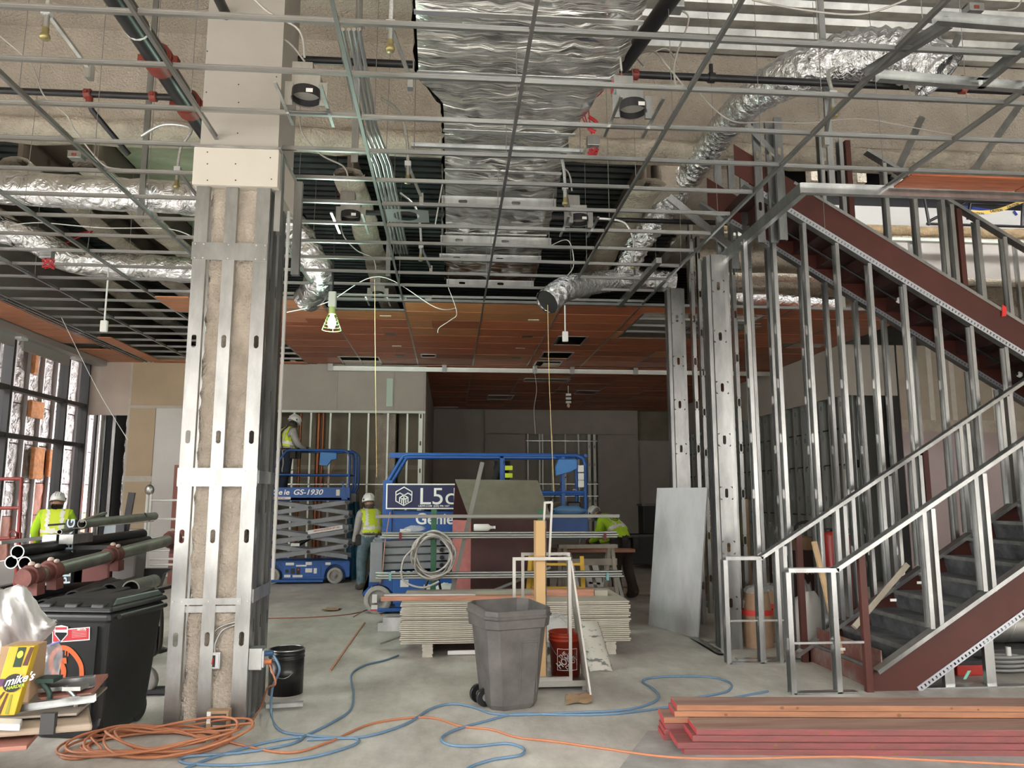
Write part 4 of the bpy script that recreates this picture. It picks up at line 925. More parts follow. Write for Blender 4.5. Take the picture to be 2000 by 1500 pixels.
# ---- round downlight housings
def downlight(px, py, label, r=.11):
    c = aZ(px, py, ZC + .10); t = thing('downlight_housing', label, 'downlight', c, 'recessed downlight housings on the grid')
    MB().tube([c + V((0, 0, -.02)), c + V((0, 0, .055))], [r, r * .98], 20, cap=False).build('can', BLK, t)
    MB().tube([c + V((0, 0, -.025)), c + V((0, 0, -.02))], [r * 1.08, r * 1.02], 20, cap=False).build('rim', mat('rim_grey', (.3, .3, .3), .3, .8), t)
    MB().cyl(c + V((0, 0, .03)), c + V((0, 0, .05)), r * .95, n=20).build('reflector', mat('reflector', (.55, .53, .48), .3, .5), t)
    MB().box((c.x - .12, c.y + .02, c.z + .05), (c.x + .10, c.y + .2, c.z + .2)).build('driver_box', GALV, t, bevel=.006)
    MB().box((c.x - .13, c.y + .06, c.z + .2), (c.x + .03, c.y + .18, c.z + .33)).build('wiring_box', GALV, t, bevel=.006)
    MB().box((c.x - .136, c.y + .08, c.z + .22), (c.x - .129, c.y + .16, c.z + .3)).build('red_label', mat('red_label', (.6, .04, .04), .5), t)
    MB().box((c.x + .02, c.y - r * 1.09, c.z - .02), (c.x + .07, c.y - r * 1.06, c.z + .01)).build('white_label', WHITE, t)
    for s_ in (-1, 1): MB().box((c.x + s_ * .16 - .012, c.y - .32, c.z - .075), (c.x + s_ * .16 + .012, c.y + .32, c.z - .06)).build('hanger_rail', GALV, t); MB().box((c.x + min(s_ * .16, s_ * .1), c.y - .01, c.z - .07), (c.x + max(s_ * .16, s_ * .1), c.y + .01, c.z + .12)).build('hanger_arm', GALV, t)
    MB().tube(spline([c + V((-.05, .12, .4)), c + V((-.1, .1, .62)), c + V((-.35, .0, .72)), c + V((-.55, -.1, .95)), c + V((-.6, 0, 1.4))], 7), .009, 6).build('armoured_cable', mat('cable_grey', (.48, .46, .43), .5, .4), t)
    return t
downlight(598, 190, 'downlight housing hanging just right of the column head'); downlight(1235, 215, 'downlight housing right of the near duct taper'); downlight(685, 425, 'shaded downlight housing below the conduits'); downlight(1130, 432, 'downlight housing between far duct and flexible duct'); downlight(738, 578, 'small downlight housing at the edge of the wood ceiling', .09)
# mounting plates with round openings
PLT = mat('plate_steel', (.45, .47, .46), .4, .8)
for px, py, lb in ((793, 422, 'flat steel mounting plate with a hole left of the far duct'), (812, 583, 'flat steel mounting plate at the wood ceiling edge')):
    c = aZ(px, py, ZC + .02); b = MB(); n = 20
    inn = [(c.x + .14 * math.cos(2 * math.pi * k / n), c.y + .14 * math.sin(2 * math.pi * k / n)) for k in range(n)]; out = []
    for k in range(n):
        t_ = 2 * math.pi * k / n; m_ = max(abs(math.cos(t_)) / .24, abs(math.sin(t_)) / .19); out.append((c.x + math.cos(t_) / m_, c.y + math.sin(t_) / m_))
    for z in (c.z, c.z + .003): b.add([(x, y, z) for x, y in inn + out], [(k, (k + 1) % n, n + (k + 1) % n, n + k) for k in range(n)])
    tag(b.build('mounting_plate', PLT), lb, 'plate')
# ---- red cables and their boxes
RW = mat('red_cable', (.42, .02, .03), .5)
t = thing('red_cable_drop', 'red cables dropping to a steel box right of the duct', 'cable', f(1157, 280, 7.0))
for dx in (0, 8, 14): MB().tube(spline([f(1157 + dx, -10, 6.4), f(1159 + dx, 90, 6.5), f(1160 + dx * 1.5, 170, 6.6), f(1150 - dx, 215, 6.9), f(1156, 262, 7.0)], 8), .006, 5).build('cable', RW, t)
MB().tube(spline([f(1150, 228, 6.95), f(1165, 240, 6.95), f(1150, 250, 6.95), f(1163, 258, 6.95)], 6), .02, 6).build('cable_bundle', RW, t)
c = f(1158, 277, 7.0); MB().cb(c, (.06, .04, .05)).build('steel_box', GALV, t, bevel=.004)
rn = random.Random(9)
def coil(t, c, r, m, k=6, name='cable_coil', th=.006):
    b = MB()
    for i in range(k):
        ph = rn.uniform(0, 6.3); ax = rn.uniform(.6, 1.1); pts = [V(c) + V((r * ax * math.cos(a + ph), r * .5 * math.sin(a + ph), r * .7 * math.sin(a * 1.0 + ph * 2) + rn.uniform(-.2, .2) * r)) for a in [2 * math.pi * j / 14 for j in range(14)]]
        b.tube(pts, th, 5, closed=True)
    return b.build(name, m, t)
coil(t, f(1158, 298, 7.0), .055, RW)
t = thing('red_cable_box', 'steel box with a coil of red cable above the left grid', 'cable', f(95, 505, 9.4)); c = f(92, 497, 9.4); MB().cb(c, (.07, .05, .05)).build('steel_box', GALV, t, bevel=.004); coil(t, f(95, 515, 9.4), .07, RW)
t = thing('red_cable_run', 'loose red cable high above the left grid', 'cable', f(170, 460, 11)); MB().tube(spline([f(110, 485, 11), f(150, 465, 11), f(180, 452, 11), f(160, 458, 11.3), f(300, 460, 12), f(380, 465, 12)], 8), .012, 6).build('cable', RW, t)
# ---- junction boxes and loose grey cables
for px, py, yy, lb in ((1900, 20, 6.4, 'steel junction box at the top right corner'), (1315, 12, 5.6, 'open junction box with loose wires beside the duct top'), (150, 305, 8.6, 'shallow steel box on the left beam'), (1490, 98 + 238, 9.2, 'small steel junction box in the shade right of the duct')):
    c = f(px, py, yy); t = thing('junction_box', lb, 'junction box', c); MB().cb(c, (.075, .06, .04)).build('box', GALV, t, bevel=.004); MB().box((c.x - .03, c.y - .065, c.z - .02), (c.x + .02, c.y - .059, c.z + .01)).build('knockout', RED, t); MB().box((c.x - .085, c.y - .05, c.z + .04), (c.x + .085, c.y + .05, c.z + .046)).build('ear_plate', GALV, t)
CG = mat('cable_grey', (.48, .46, .43), .5, .4)
cabs = [([(1240, 130), (1300, 95), (1340, 150), (1420, 232), (1500, 238), (1580, 240), (1680, 232), (1800, 252), (2010, 290)], 7.3, 'long grey cable sagging across the foam beam on the right'), ([(1470, 0), (1560, 18), (1680, 28), (1770, 0)], 5.0, 'grey cable looping at the top edge near the right'), ([(0, 70), (60, 125), (85, 185), (130, 225), (150, 260), (200, 320), (235, 330)], 7.5, 'grey cable sagging across the left foam ceiling'), ([(1950, 20), (1985, 15), (2005, -20)], 6.4, 'short cable leaving the top right junction box'), ([(20, 440), (80, 435), (200, 445), (330, 447), (390, 470)], 9.6, 'pale cable lying over the left grid'), ([(490, -10), (495, 50), (560, 80), (595, 120)], 6.2, 'cable arching to the housing beside the column head'), ([(850, 440), (862, 370), (870, 330)], 8.8, 'thin white cable beside the far duct'), ([(560, 610), (640, 590), (740, 540), (850, 600), (890, 602)], 10.9, 'tangled pale cable at the edge of the wood ceiling'), ([(1075, 480), (1110, 470), (1120, 520), (1095, 555), (1110, 585), (1080, 600)], 10.3, 'tangled white cables beside the duct end'), ([(1330, 20), (1345, 40), (1318, 120), (1320, 170)], 5.8, 'cable hanging beside the black bar near the duct'), ([(1258, 130), (1245, 110), (1275, 100), (1300, 125), (1345, 180)], 6.2, 'looped cable over the near downlight on the right')]
for pts, yy, lb in cabs: tag(MB().tube(spline([f(x, y, yy + .12 * math.sin(k * 1.7)) for k, (x, y) in enumerate(pts)], 8), .008 if yy < 9 else .0065, 6).build('loose_cable', CG if 'white' not in lb and 'pale' not in lb else WHITE), lb, 'cable')
# ---- pendant devices
for px, y0, y1, yy, lb in ((203, 515, 640, 10.6, 'white sensor hanging on a conduit below the left grid'), (1104, 592, 660, 11.4, 'white sensor hanging on a thin stem over the red ceiling')):
    a = f(px, y0, yy); b = f(px, y1, yy); t = thing('pendant_sensor', lb, 'sensor', b); MB().tube([(b.x, yy, a.z), (b.x, yy, b.z + .08)], .012, 8).build('stem', WHITE, t); MB().box((b.x - .045, yy - .03, b.z - .06), (b.x + .045, yy + .03, b.z + .1)).build('body', WHITE, t, bevel=.012)
c = f(1110, 780, 20); t = thing('hanging_lamp_guard', 'small white lamp holder hanging from the far red ceiling', 'lamp', c); MB().cyl((c.x, 20, ZC), (c.x, 20, c.z + .15), .01).build('stem', WHITE, t)
for z in (.12, .02, -.08): MB().box((c.x - .07, 19.95, c.z + z - .03), (c.x + .07, 20.05, c.z + z + .03)).build('socket', WHITE, t, bevel=.01)
MB().ell((c.x, 20, c.z - .17), (.04, .04, .06)).build('bulb', mat('amber_bulb', (.6, .4, .3), .3), t)
# thin strings hanging down
STRN = mat('string_line', (.62, .45, .22), .8)
for pts, yy, lb in (([(732, 548), (732, 560), (733, 700), (736, 932)], 10.53, 'tan string hanging in front of the rear partition'), ([(1070, 596), (1070, 610), (1073, 750), (1082, 960)], 9.66, 'tan string hanging below the open duct mouth'), ([(1042, 715), (1048, 760), (1043, 800), (1046, 848)], 16.8, 'thin string hanging from the ceiling channel'), ([(875, 560), (892, 610), (880, 625), (858, 640), (855, 650)], 10.9, 'pale string looping under the wood ceiling edge'), ([(120, 620), (190, 760), (250, 860)], 12.5, 'thin slanted string in front of the left windows')):
    tag(MB().tube(spline([f(x, y, yy) for x, y in pts], 8), .005, 5).build('hanging_string', STRN if 'tan' in lb else WHITE), lb, 'string')
# ---- work lamp with wire guard: the bright greenish lamp
c = f(648, 628, 10.0)
t = thing('work_lamp', 'glowing greenish work lamp in a wire guard below the grid', 'work lamp', c)
MB().tube([(c.x, 10, 6.31), (c.x, 10, c.z + .34)], .010, 6).build('cord', BLK, t)
MB().box((c.x - .05, 9.95, c.z + .19), (c.x + .05, 10.05, c.z + .40)).build('socket_housing', mat('pale_housing', (.55, .62, .55), .5), t, bevel=.015)
MB().cyl((c.x, 10, c.z + .10), (c.x, 10, c.z + .20), .045, .04).build('socket', mat('lime_socket', (.45, .6, .2), .5), t)
EB = emat('lamp_bulb_glow', (.80, 1, .80), 9)
b = MB().lathe([(.001, -.09), (.035, -.08), (.052, -.045), (.055, -.01), (.045, .03), (.025, .07), (.025, .1)], c, 16).build('bulb', EB, t)
cg = MB()
for k in range(6):
    z = .10 - .042 * k; r = .055 + .0138 * k; cg.tube([c + V((r * math.cos(a), r * math.sin(a), z)) for a in [2 * math.pi * j / 20 for j in range(20)]], .0026, 5, closed=True)
for k in range(4): a = 2 * math.pi * k / 4; cg.tube([c + V((.05 * math.cos(a), .05 * math.sin(a), .1)), c + V((.124 * math.cos(a), .124 * math.sin(a), -.11))], .0026, 5)
cg.build('wire_guard', mat('guard_lime', (.05, .11, .02), .5), t)
lp = bpy.data.lights.new('work_lamp_light', 'POINT'); lp.energy = 55; lp.color = (.72, 1, .80); lp.shadow_soft_size = .06
lo = bpy.data.objects.new('work_lamp_light', lp); COL.objects.link(lo); lo.parent = t; lo.location = (0, 0, -.16)
# ================================================================ SCISSOR LIFTS
WTXT = mat('white_lettering', (.82, .82, .80), .5); NTXT = mat('navy_lettering', (.01, .02, .06), .5); STK = mat('white_sticker', (.62, .62, .60), .5); RTXT = mat('red_lettering', (.5, .03, .03), .5)
TYRE = mat('grey_tyre', (.30, .29, .27), .8, var=.15, vs=8); HUB = mat('hub_grey', (.20, .19, .18), .6, var=.2, vs=9)
def wheel(t, c, r, w=.1):
    c = V(c)
    MB().lathe([(r * .7, -w / 2), (r * .95, -w / 2), (r, -w * .4), (r, w * .4), (r * .95, w / 2), (r * .7, w / 2)], c, 24, (0, 1, 0)).build('tyre', TYRE, t)
    MB().lathe([(.001, -w * .5), (r * .18, -w * .52), (r * .2, -w * .38), (r * .68, -w * .36), (r * .72, -w * .5)], c, 20, (0, 1, 0)).build('hub', HUB, t)
def lift(label, X0, X1, Y0, zd, stages, wd=.76, ch=.44, zrail=1.0, rw=.155):
    t = thing('scissor_lift', label, 'scissor lift', ((X0 + X1) / 2, Y0 + wd / 2, 0), 'blue scissor lifts')
    L = X1 - X0; Y1 = Y0 + wd
    w0, w1 = X0 + .10, X1 - .28
    # chassis with wheel arches
    b = MB(); pr = [(X0 - .04, .1), (X0 - .04, ch - .02), (X0, ch), (X1 - .02, ch), (X1, ch - .03), (X1, .13), (w1 + rw + .05, .13)]
    for k in range(7): a = math.pi * k / 6; pr.append((w1 + (rw + .05) * math.cos(a), .17 + (rw + .05) * math.sin(a)))
    pr += [(w1 - rw - .05, .09), (w0 + rw + .05, .09)]
    for k in range(7): a = math.pi * k / 6; pr.append((w0 + (rw + .05) * math.cos(a), .17 + (rw + .05) * math.sin(a)))
    pr[-1] = (X0 - .04, .2)
    b.prism([(x, Y0, z) for x, z in pr], (0, .03, 0)); b.prism([(x, Y1 - .03, z) for x, z in pr], (0, .03, 0)); b.box((X0, Y0 + .12, .1), (X1 - .04, Y1 - .12, ch - .02)); b.box((X0, Y0, ch - .03), (X1 - .04, Y1, ch - .01))
    b.build('chassis', BLUE, t, bevel=.006)
    MB().box((X0 + .32, Y0 - .012, .14), (X1 - .55, Y0, ch - .1)).build('side_door', mat('blue_door', (.012, .085, .31), .45), t, bevel=.006)
    MB().box((X0 + .1, Y0 - .03, .035), (X1 - .5, Y0 + .1, .085)).build('pothole_guard', BLUE, t, bevel=.004)
    for x in (w0, w1):
        wheel(t, (x, Y0 + .04, rw), rw); wheel(t, (x, Y1 - .04, rw), rw)
    # scissor stack
    z0 = ch + .02; zs = (zd - .06 - z0) / stages; ah = .085
    for s_ in range(stages):
        a, c = z0 + s_ * zs, z0 + (s_ + 1) * zs
        for (ya, up) in ((Y0 + .03, True), (Y0 + .10, False), (Y1 - .10, True), (Y1 - .17, False)):
            p, q = ((X0 + .02, a + .04), (X1 - .06, c - .02)) if up else ((X0 + .02, c - .02), (X1 - .06, a + .04))
            MB().prism([(p[0], ya, p[1] - ah / 2), (q[0], ya, q[1] - ah / 2), (q[0], ya, q[1] + ah / 2), (p[0], ya, p[1] + ah / 2)], (0, .045, 0)).build('scissor_arm', GREYL, t)
        bt = MB()
        for u in (.03, .5, .97):
            zz = a + .04 + (c - .02 - a - .04) * u; xx = X0 + .02 + (L - .08) * u; bt.cyl((xx, Y0 - .0, zz), (xx, Y0 + .035, zz), .032, n=10)
        bt.build('pivot_pins', BLK, t)
        MB().cyl((X0 + .02, Y0 + .04, c - .02), (X0 + .02, Y1 - .04, c - .02), .02).cyl((X1 - .06, Y0 + .04, c - .02), (X1 - .06, Y1 - .04, c - .02), .02).build('cross_tube', GREYL, t)
    MB().cyl((X0 + .35, (Y0 + Y1) / 2, z0 + zs * .6), (X1 - .5, (Y0 + Y1) / 2, z0 + zs * 2.2 if stages > 3 else zd - .1), .045).build('hydraulic_ram', BLK, t)
    return t
# ---- left lift with raised deck
Y0 = 15.55; X0, X1 = -3.52, -1.93; ZD_ = 1.66
t1 = lift('raised blue scissor lift with a worker on its deck', X0, X1, Y0, ZD_, 4)
def platform(t, X0, X1, Y0, Y1, zf, zt, zr, open_end=True, rail=.022):
    MB().box((X0, Y0, zf - .05), (X1, Y1, zf)).build('deck', BLUE, t)
    for y in (Y0, Y1 - .02): MB().box((X0, y, zf - .06), (X1, y + .02, zt)).build('toe_panel', BLUE, t, bevel=.004)
    for y in (Y0 + .02, Y1 - .03):
        MB().tube([(X0 + .02, y, zt - .02), (X0 + .02, y, (zt + zr) / 2), (X0 + .25, y, zr - .02), (X0 + .33, y, zr), (X1 - .16, y, zr), (X1 - .06, y, zr - .04), (X1 - .03, y, zr - .14), (X1 - .03, y, zt - .02)], rail, 8).build('guard_rail', BLUE, t)
        MB().tube([(X0 + .02, y, zt + (zr - zt) * .34), (X1 - .03, y, zt + (zr - zt) * .34)], rail * .85, 8).build('mid_rail', BLUE, t)
    for z in (zr, zt + (zr - zt) * .34): MB().tube([(X1 - .02, Y0 + .02, z), (X1 - .02, Y1 - .03, z)], rail * .85, 8).build('end_rail', BLUE, t)
platform(t1, X0 + .02, X1 - .04, Y0, Y0 + .76, ZD_, 1.86, 2.60)
# extension deck guard at the right end
for y in (Y0 + .12, Y0 + .62):
    MB().tube([(X1 - .02, y, 1.75), (X1 + .05, y, 1.86), (X1 + .05, y, 2.50), (X1 - .02, y, 2.58), (X1 - .2, y, 2.58)], .02, 8).build('extension_rail', BLUE, t1)
MB().box((X1 - .05, Y0 + .08, 1.58), (X1 + .07, Y0 + .68, 1.74)).build('extension_end', BLK, t1)
c = V((-2.45, Y0 - .03, 2.42)); MB().prism([(c.x - .12, c.y, c.z + .14), (c.x + .2, c.y, c.z + .12), (c.x + .2, c.y, c.z - .0), (c.x + .1, c.y, c.z - .02), (c.x + .02, c.y, c.z - .14), (c.x - .14, c.y, c.z - .12)], (0, .09, 0)).build('control_box', mat('light_blue_box', (.03, .17, .46), .45), t1, bevel=.01)
MB().tube(spline([c + V((.14, .03, -.02)), c + V((.17, .03, -.12)), c + V((.10, .03, -.25)), c + V((-.05, .03, -.5)), c + V((-.25, .05, -.62))], 8), .006, 5).build('control_cable', COP, t1)
MB().prism([(X1 - .2, Y0 - .006, 1.62), (X1 - .08, Y0 - .006, 1.62), (X1 - .2, Y0 - .006, 2.02)], (0, .02, 0)).build('gusset', BLUE, t1)
text('model_text', 'Ge', .145, (X0 + .04, Y0 - .004, 1.72), (1, 0, 0), (0, 0, 1), WTXT, t1, .001, True, .15, 1.1); text('model_text', 'ie', .145, (X0 + .26, Y0 - .004, 1.72), (1, 0, 0), (0, 0, 1), WTXT, t1, .001, True, .15, 1.1); text('model_text', 'GS-1930', .145, (X0 + .44, Y0 - .004, 1.72), (1, 0, 0), (0, 0, 1), WTXT, t1, .001, True, .25, 1.12)
MB().box((X0 + .0, Y0 - .003, 1.625), (X0 + .40, Y0 - .001, 1.675)).build('rental_sticker', STK, t1); text('rental_text', 'SCISSOR LIFT INC', .036, (X0 + .02, Y0 - .005, 1.637), (1, 0, 0), (0, 0, 1), RTXT, t1, .0008, True)
MB().box((X1 - .31, Y0 - .004, 1.70), (X1 - .24, Y0 - .001, 1.82)).build('decal', mat('cream_plate', (.65, .62, .5), .5), t1)
text('fleet_number', '3171', .085, (X0 + .12, Y0 - .004, .345), (1, 0, 0), (0, 0, 1), NTXT, t1, .001, True)
for (x, z, w, h) in ((.36, .36, .16, .05), (.56, .335, .2, .03), (.74, .36, .12, .06), (1.12, .36, .1, .05), (.34, .13, .12, .05), (.5, .13, .19, .045), (.74, .22, .13, .08), (.9, .2, .06, .1), (.44, .72, .17, .06)):
    MB().box((X0 + x, Y0 - .016, z), (X0 + x + w, Y0 - .0125, z + h)).build('decal', STK, t1)
for (x, z, w, h) in ((.36, .22, .06, .06), (.46, .2, .08, .1), (.57, .18, .07, .13)): MB().box((X0 + x, Y0 - .018, z), (X0 + x + w, Y0 - .013, z + h)).build('switch_panel', BLK, t1)
MB().cyl((X0 + .61, Y0 - .03, .28), (X0 + .61, Y0 - .018, .28), .018).build('stop_button', RTXT, t1)
D = V((1.47, 0, .235)).normalized(); o_ = V((X0 + .75, Y0 + .028, .985)); U_ = V((-D.z, 0, D.x)); MB().obox(o_, D, V((0, 1, 0)), U_ * 1, (0, 0, -.04), (.68, .003, .035)).build('arm_sticker', STK, t1); text('arm_text', 'AMERICAN SCISSOR LIFT INC', .04, o_ + D * .11 + V((0, -.003, -.01)), D, U_, RTXT, t1, .0008, True)
# ---- nearer lift in the middle, deck low
Y0 = 11.55; A0, A1 = -1.12, .95
t2 = lift('lowered blue scissor lift behind the board stack', A0, A1, Y0, 1.12, 4, .85, .60, rw=.2)
platform(t2, -.95, 2.08, Y0, Y0 + .85, 1.12, 1.46, 2.30, rail=.03)
MB().box((-.98, Y0 - .03, 1.05), (-.84, Y0 + .03, 1.92)).build('mast', BLUE, t2, bevel=.006)
MB().box((A0 - .02, Y0 - .05, .45), (A0 + .16, Y0 + .1, 1.02)).build('end_post', GREYL, t2, bevel=.01)
for k, px in enumerate((980, 990, 1100, 1112)): c = aY(px, 920, Y0); MB().box((c.x - .025, Y0 + (.0 if k % 2 == 0 else .78), 1.46), (c.x + .025, Y0 + (.05 if k % 2 == 0 else .83), 2.3)).build('rail_post', BLUE, t2)
MB().box((-.9, Y0 - .0, 2.25), (1.6, Y0 + .04, 2.33)).build('top_rail_bar', BLUE, t2, bevel=.006)
MB().tube([(1.3, Y0 + .03, 1.72), (2.06, Y0 + .03, 1.72)], .028).build('mid_rail', BLUE, t2)
c = V((1.72, Y0 - .05, 2.12)); MB().prism([(c.x - .08, c.y, c.z + .12), (c.x + .2, c.y, c.z + .12), (c.x + .2, c.y, c.z - .02), (c.x + .1, c.y, c.z - .07), (c.x - .12, c.y, c.z - .13), (c.x - .13, c.y, c.z + .0)], (0, .1, 0)).build('control_box', mat('light_blue_box', (.03, .17, .46), .45), t2, bevel=.01)
for z in (2.05, 1.93, 1.82): MB().box((1.93, Y0 - .034, z), (2.02, Y0 - .03, z + .1)).build('decal', STK, t2)
MB().tube(spline([V((1.75 - .09 * k / 3 + .02 * math.cos(k * 2.2), Y0 + .1 + .02 * math.sin(k * 2.2), 1.98 - .05 * k)) for k in range(14)], 4), .007, 5).build('coiled_cable', BLK, t2)
text('model_text', 'Genie', .225, (-.50, Y0 - .004, 1.28), (1, 0, 0), (0, 0, 1), WTXT, t2, .001, True, 0, 1.05); text('model_text', 'GS', .225, (.26, Y0 - .004, 1.28), (1, 0, 0), (0, 0, 1), WTXT, t2, .001, True, .2, 1.05)
text('drive_text', 'E-DRIVE', .12, (-.86, Y0 - .004, .52), (1, 0, 0), (0, 0, 1), WTXT, t2, .001, True, .15, 1.2)
text('arm_text', 'ls.com heavy', .07, (-.18, Y0 + .026, .86), (1, 0, .02), (0, 0, 1), STK, t2, .001, True)
for (x, z, w, h) in ((-.70, .38, .12, .1), (-.36, .33, .14, .08), (-1.1, .16, .07, .12), (-1.11, .05, .09, .08), (-.72, 1.13, .16, .08)): MB().box((x, Y0 - .016, z), (x + w, Y0 - .0125, z + h)).build('decal', STK, t2)
MB().box((-1.12, Y0 - .0165, .05), (-1.02, Y0 - .0126, .07)).build('decal', RTXT, t2)
# harness hanging on the far rail of that lift
c = aY(985, 925, 12.45); t = thing('safety_harness', 'black and yellow safety harness hanging on the lift rail', 'harness', (c.x, 12.45, 1.6))
q = MB(); q.cs = True; rn = random.Random(3); q.grid(8, 10, lambda u, v: V((c.x - .16 + .26 * u - .06 * v + rn.uniform(-.02, .02), 12.36 + .05 * math.sin(u * 9 + v * 5), 2.25 - .55 * v))).build('webbing', mat('black_fabric', (.015, .016, .02), .9), t)
for z in (2.1, 1.98): MB().box((c.x + .0, 12.28, z), (c.x + .12, 12.31, z + .07)).build('yellow_strap', mat('hi_vis_yellow', (.62, .75, .04), .7), t)
# company banner tied to the lift
sg = thing('banner_sign', 'navy banner with a white cube logo tied to the lift rail', 'sign', (-.2, 11.5, 1.6)); YS = 11.50
a = aY(757, 947, YS); b = aY(757, 992, YS); XR = aY(890, 945, YS).x + .75
MB().box((a.x, YS, b.z), (XR, YS + .006, a.z)).build('panel', mat('banner_navy', (.018, .020, .075), .6), sg); w_ = .018
MB().box((a.x - w_, YS - .002, a.z), (XR, YS + .008, a.z + w_)).box((a.x - w_, YS - .002, b.z - w_), (XR, YS + .008, b.z)).box((a.x - w_, YS - .002, b.z), (a.x, YS + .008, a.z)).build('border', WTXT, sg)
cx, cz = aY(789, 969, YS).x, (a.z + b.z) / 2; R_ = .135
hx = [V((cx + R_ * math.sin(k * math.pi / 3), YS - .004, cz + R_ * math.cos(k * math.pi / 3))) for k in range(6)]
lg = MB().tube(hx, .010, 6, closed=True)
C_ = V((cx, YS - .004, cz))
def lp(x, z): return C_ + V((x * R_, 0, z * R_))
for pl in (((-.87, .1), (-.43, .35), (0, .1), (.43, .35), (.87, .1)), ((-.45, -.62), (-.45, -.12), (0, .12), (.45, -.12), (.45, -.62)), ((-.22, -.75), (-.22, -.3), (0, -.18), (.22, -.3), (.22, -.75)), ((0, .1), (0, -.2)), ((-.45, -.12), (0, -.38), (.45, -.12)), ((0, -.38), (0, -.9))): lg.tube([lp(*p) for p in pl], .0095, 6)
lg.build('cube_logo', WTXT, sg)
c = aY(817, 985, YS); text('company_text', 'L5d', .35, (c.x, YS - .003, c.z), (1, 0, 0), (0, 0, 1), WTXT, sg, .001, False, 0, 1.1); text('address_text', 'L5DW.COM  (630) 996 1657', .038, (c.x + .0, YS - .003, b.z + .015), (1, 0, 0), (0, 0, 1), WTXT, sg, .001, True)
# ================================================================ PEOPLE
SKIN = mat('skin', (.38, .22, .15), .6); SLV = mat('grey_shirt', (.36, .34, .33), .9, var=.12, vs=7); HIV = mat('hi_vis_yellow', (.62, .75, .04), .7, var=.08, vs=6); LIME = mat('lime_shirt', (.45, .72, .03), .8, var=.12, vs=5)
SILV = mat('reflective_tape', (.75, .75, .70), .35); OTAPE = mat('orange_tape', (.8, .25, .08), .6); DENIM = mat('denim', (.10, .15, .18), .9, var=.35, vs=6); NAVY = mat('navy_trousers', (.015, .02, .035), .9, var=.2, vs=6); BRNT = mat('brown_trousers', (.055, .042, .033), .9, var=.25, vs=6)
BOOT = mat('work_boot', (.07, .055, .045), .8, var=.3, vs=8); GLV = mat('dark_glove', (.05, .05, .055), .9); HELM = mat('white_helmet', (.78, .78, .77), .3); BALA = mat('black_balaclava', (.02, .02, .022), .95)
def person(label, J, feet, ang, mats, head_dir, vest=None, helmet=HELM, gloves=None, facec=SKIN, vest_sp=(.18, 1.0), sleeves=True):
    # J: joints in a local frame (x to the person's right, y forward, z up)
    t = thing('person', label, 'person', feet)
    R = Matrix.Rotation(ang, 3, 'Z'); W_ = lambda p: V(feet) + R @ V(p)
    names = ['pelvis', 'belly', 'chest', 'neck', 'head', 'crown', 'shL', 'elL', 'wrL', 'haL', 'shR', 'elR', 'wrR', 'haR', 'hipL', 'knL', 'anL', 'toL', 'hipR', 'knR', 'anR', 'toR', 'heL', 'heR']
    if 'heL' not in J:
        for s_ in 'LR': a = V(J['an' + s_]); d = V(J['to' + s_]) - a; J['he' + s_] = tuple(a + V((-d.x * .35, -d.y * .35, d.z * .8)))
    rad = dict(pelvis=(.195, .15), belly=(.19, .145), chest=(.205, .15), neck=(.07, .07), head=(.09, .10), crown=(.070, .078), sh=(.088, .09), el=(.064, .066), wr=(.042, .045), ha=(.045, .036), hip=(.125, .13), kn=(.095, .10), an=(.075, .08), to=(.058, .05), he=(.055, .055))
    E_ = [('pelvis', 'belly'), ('belly', 'chest'), ('chest', 'neck'), ('neck', 'head'), ('head', 'crown')]
    for s_ in 'LR': E_ += [('chest', 'sh' + s_), ('sh' + s_, 'el' + s_), ('el' + s_, 'wr' + s_), ('wr' + s_, 'ha' + s_), ('pelvis', 'hip' + s_), ('hip' + s_, 'kn' + s_), ('kn' + s_, 'an' + s_), ('an' + s_, 'to' + s_), ('an' + s_, 'he' + s_)]
    me = bpy.data.meshes.new('body'); P = {k: R @ V(J[k]) for k in names}; ix = {k: i for i, k in enumerate(names)}
    me.from_pydata([tuple(P[k]) for k in names], [(ix[a], ix[b]) for a, b in E_], [])
    o = bpy.data.objects.new('body', me); COL.objects.link(o); sk = o.modifiers.new('skin', 'SKIN'); sk.use_smooth_shade = True; ss = o.modifiers.new('sub', 'SUBSURF'); ss.levels = 3; ss.render_levels = 3
    for k in names:
        key = k if k in rad else k[:-1]; me.skin_vertices[0].data[ix[k]].radius = rad[key]
    me.skin_vertices[0].data[0].use_root = True
    dg = bpy.context.evaluated_depsgraph_get(); nm = bpy.data.meshes.new_from_object(o.evaluated_get(dg)); bpy.data.objects.remove(o); bpy.data.meshes.remove(me)
    # materials by nearest bone
    reg = {}
    for a, b in E_:
        k = b if b[:-1] not in ('sh', 'hip') else b
        reg[(a, b)] = 0 if b in ('belly', 'chest') or b[:2] == 'sh' else 1 if b[:2] in ('el', 'wr') else 2 if b[:2] == 'ha' else 3 if b[:3] in ('hip',) or b[:2] in ('kn', 'an') else 4 if b[:2] in ('to', 'he') else 5
    def near(c):
        best = None
        for a, b in E_:
            pa, pb = P[a], P[b]; d = pb - pa; u = max(0, min(1, (c - pa).dot(d) / max(1e-9, d.length_squared))); q = (pa + d * u - c).length / (.12 if b in ('belly', 'chest') or b[:2] == 'sh' else .09 if b[:3] == 'hip' else .07)
            if best is None or q < best[0]: best = (q, (a, b))
        return best[1]
    vs = [v.co.copy() for v in nm.vertices]; fs = [tuple(p.vertices) for p in nm.polygons]; nr = [v.normal.copy() for v in nm.vertices]
    fm = []; bone = []
    for f in fs:
        c = sum((vs[i] for i in f), V()) / len(f); bb = near(c); bone.append(bb); fm.append(reg[bb])
        if bb == ('pelvis', 'belly') and (c - P['pelvis']).dot((P['belly'] - P['pelvis']).normalized()) < .02: fm[-1] = 3
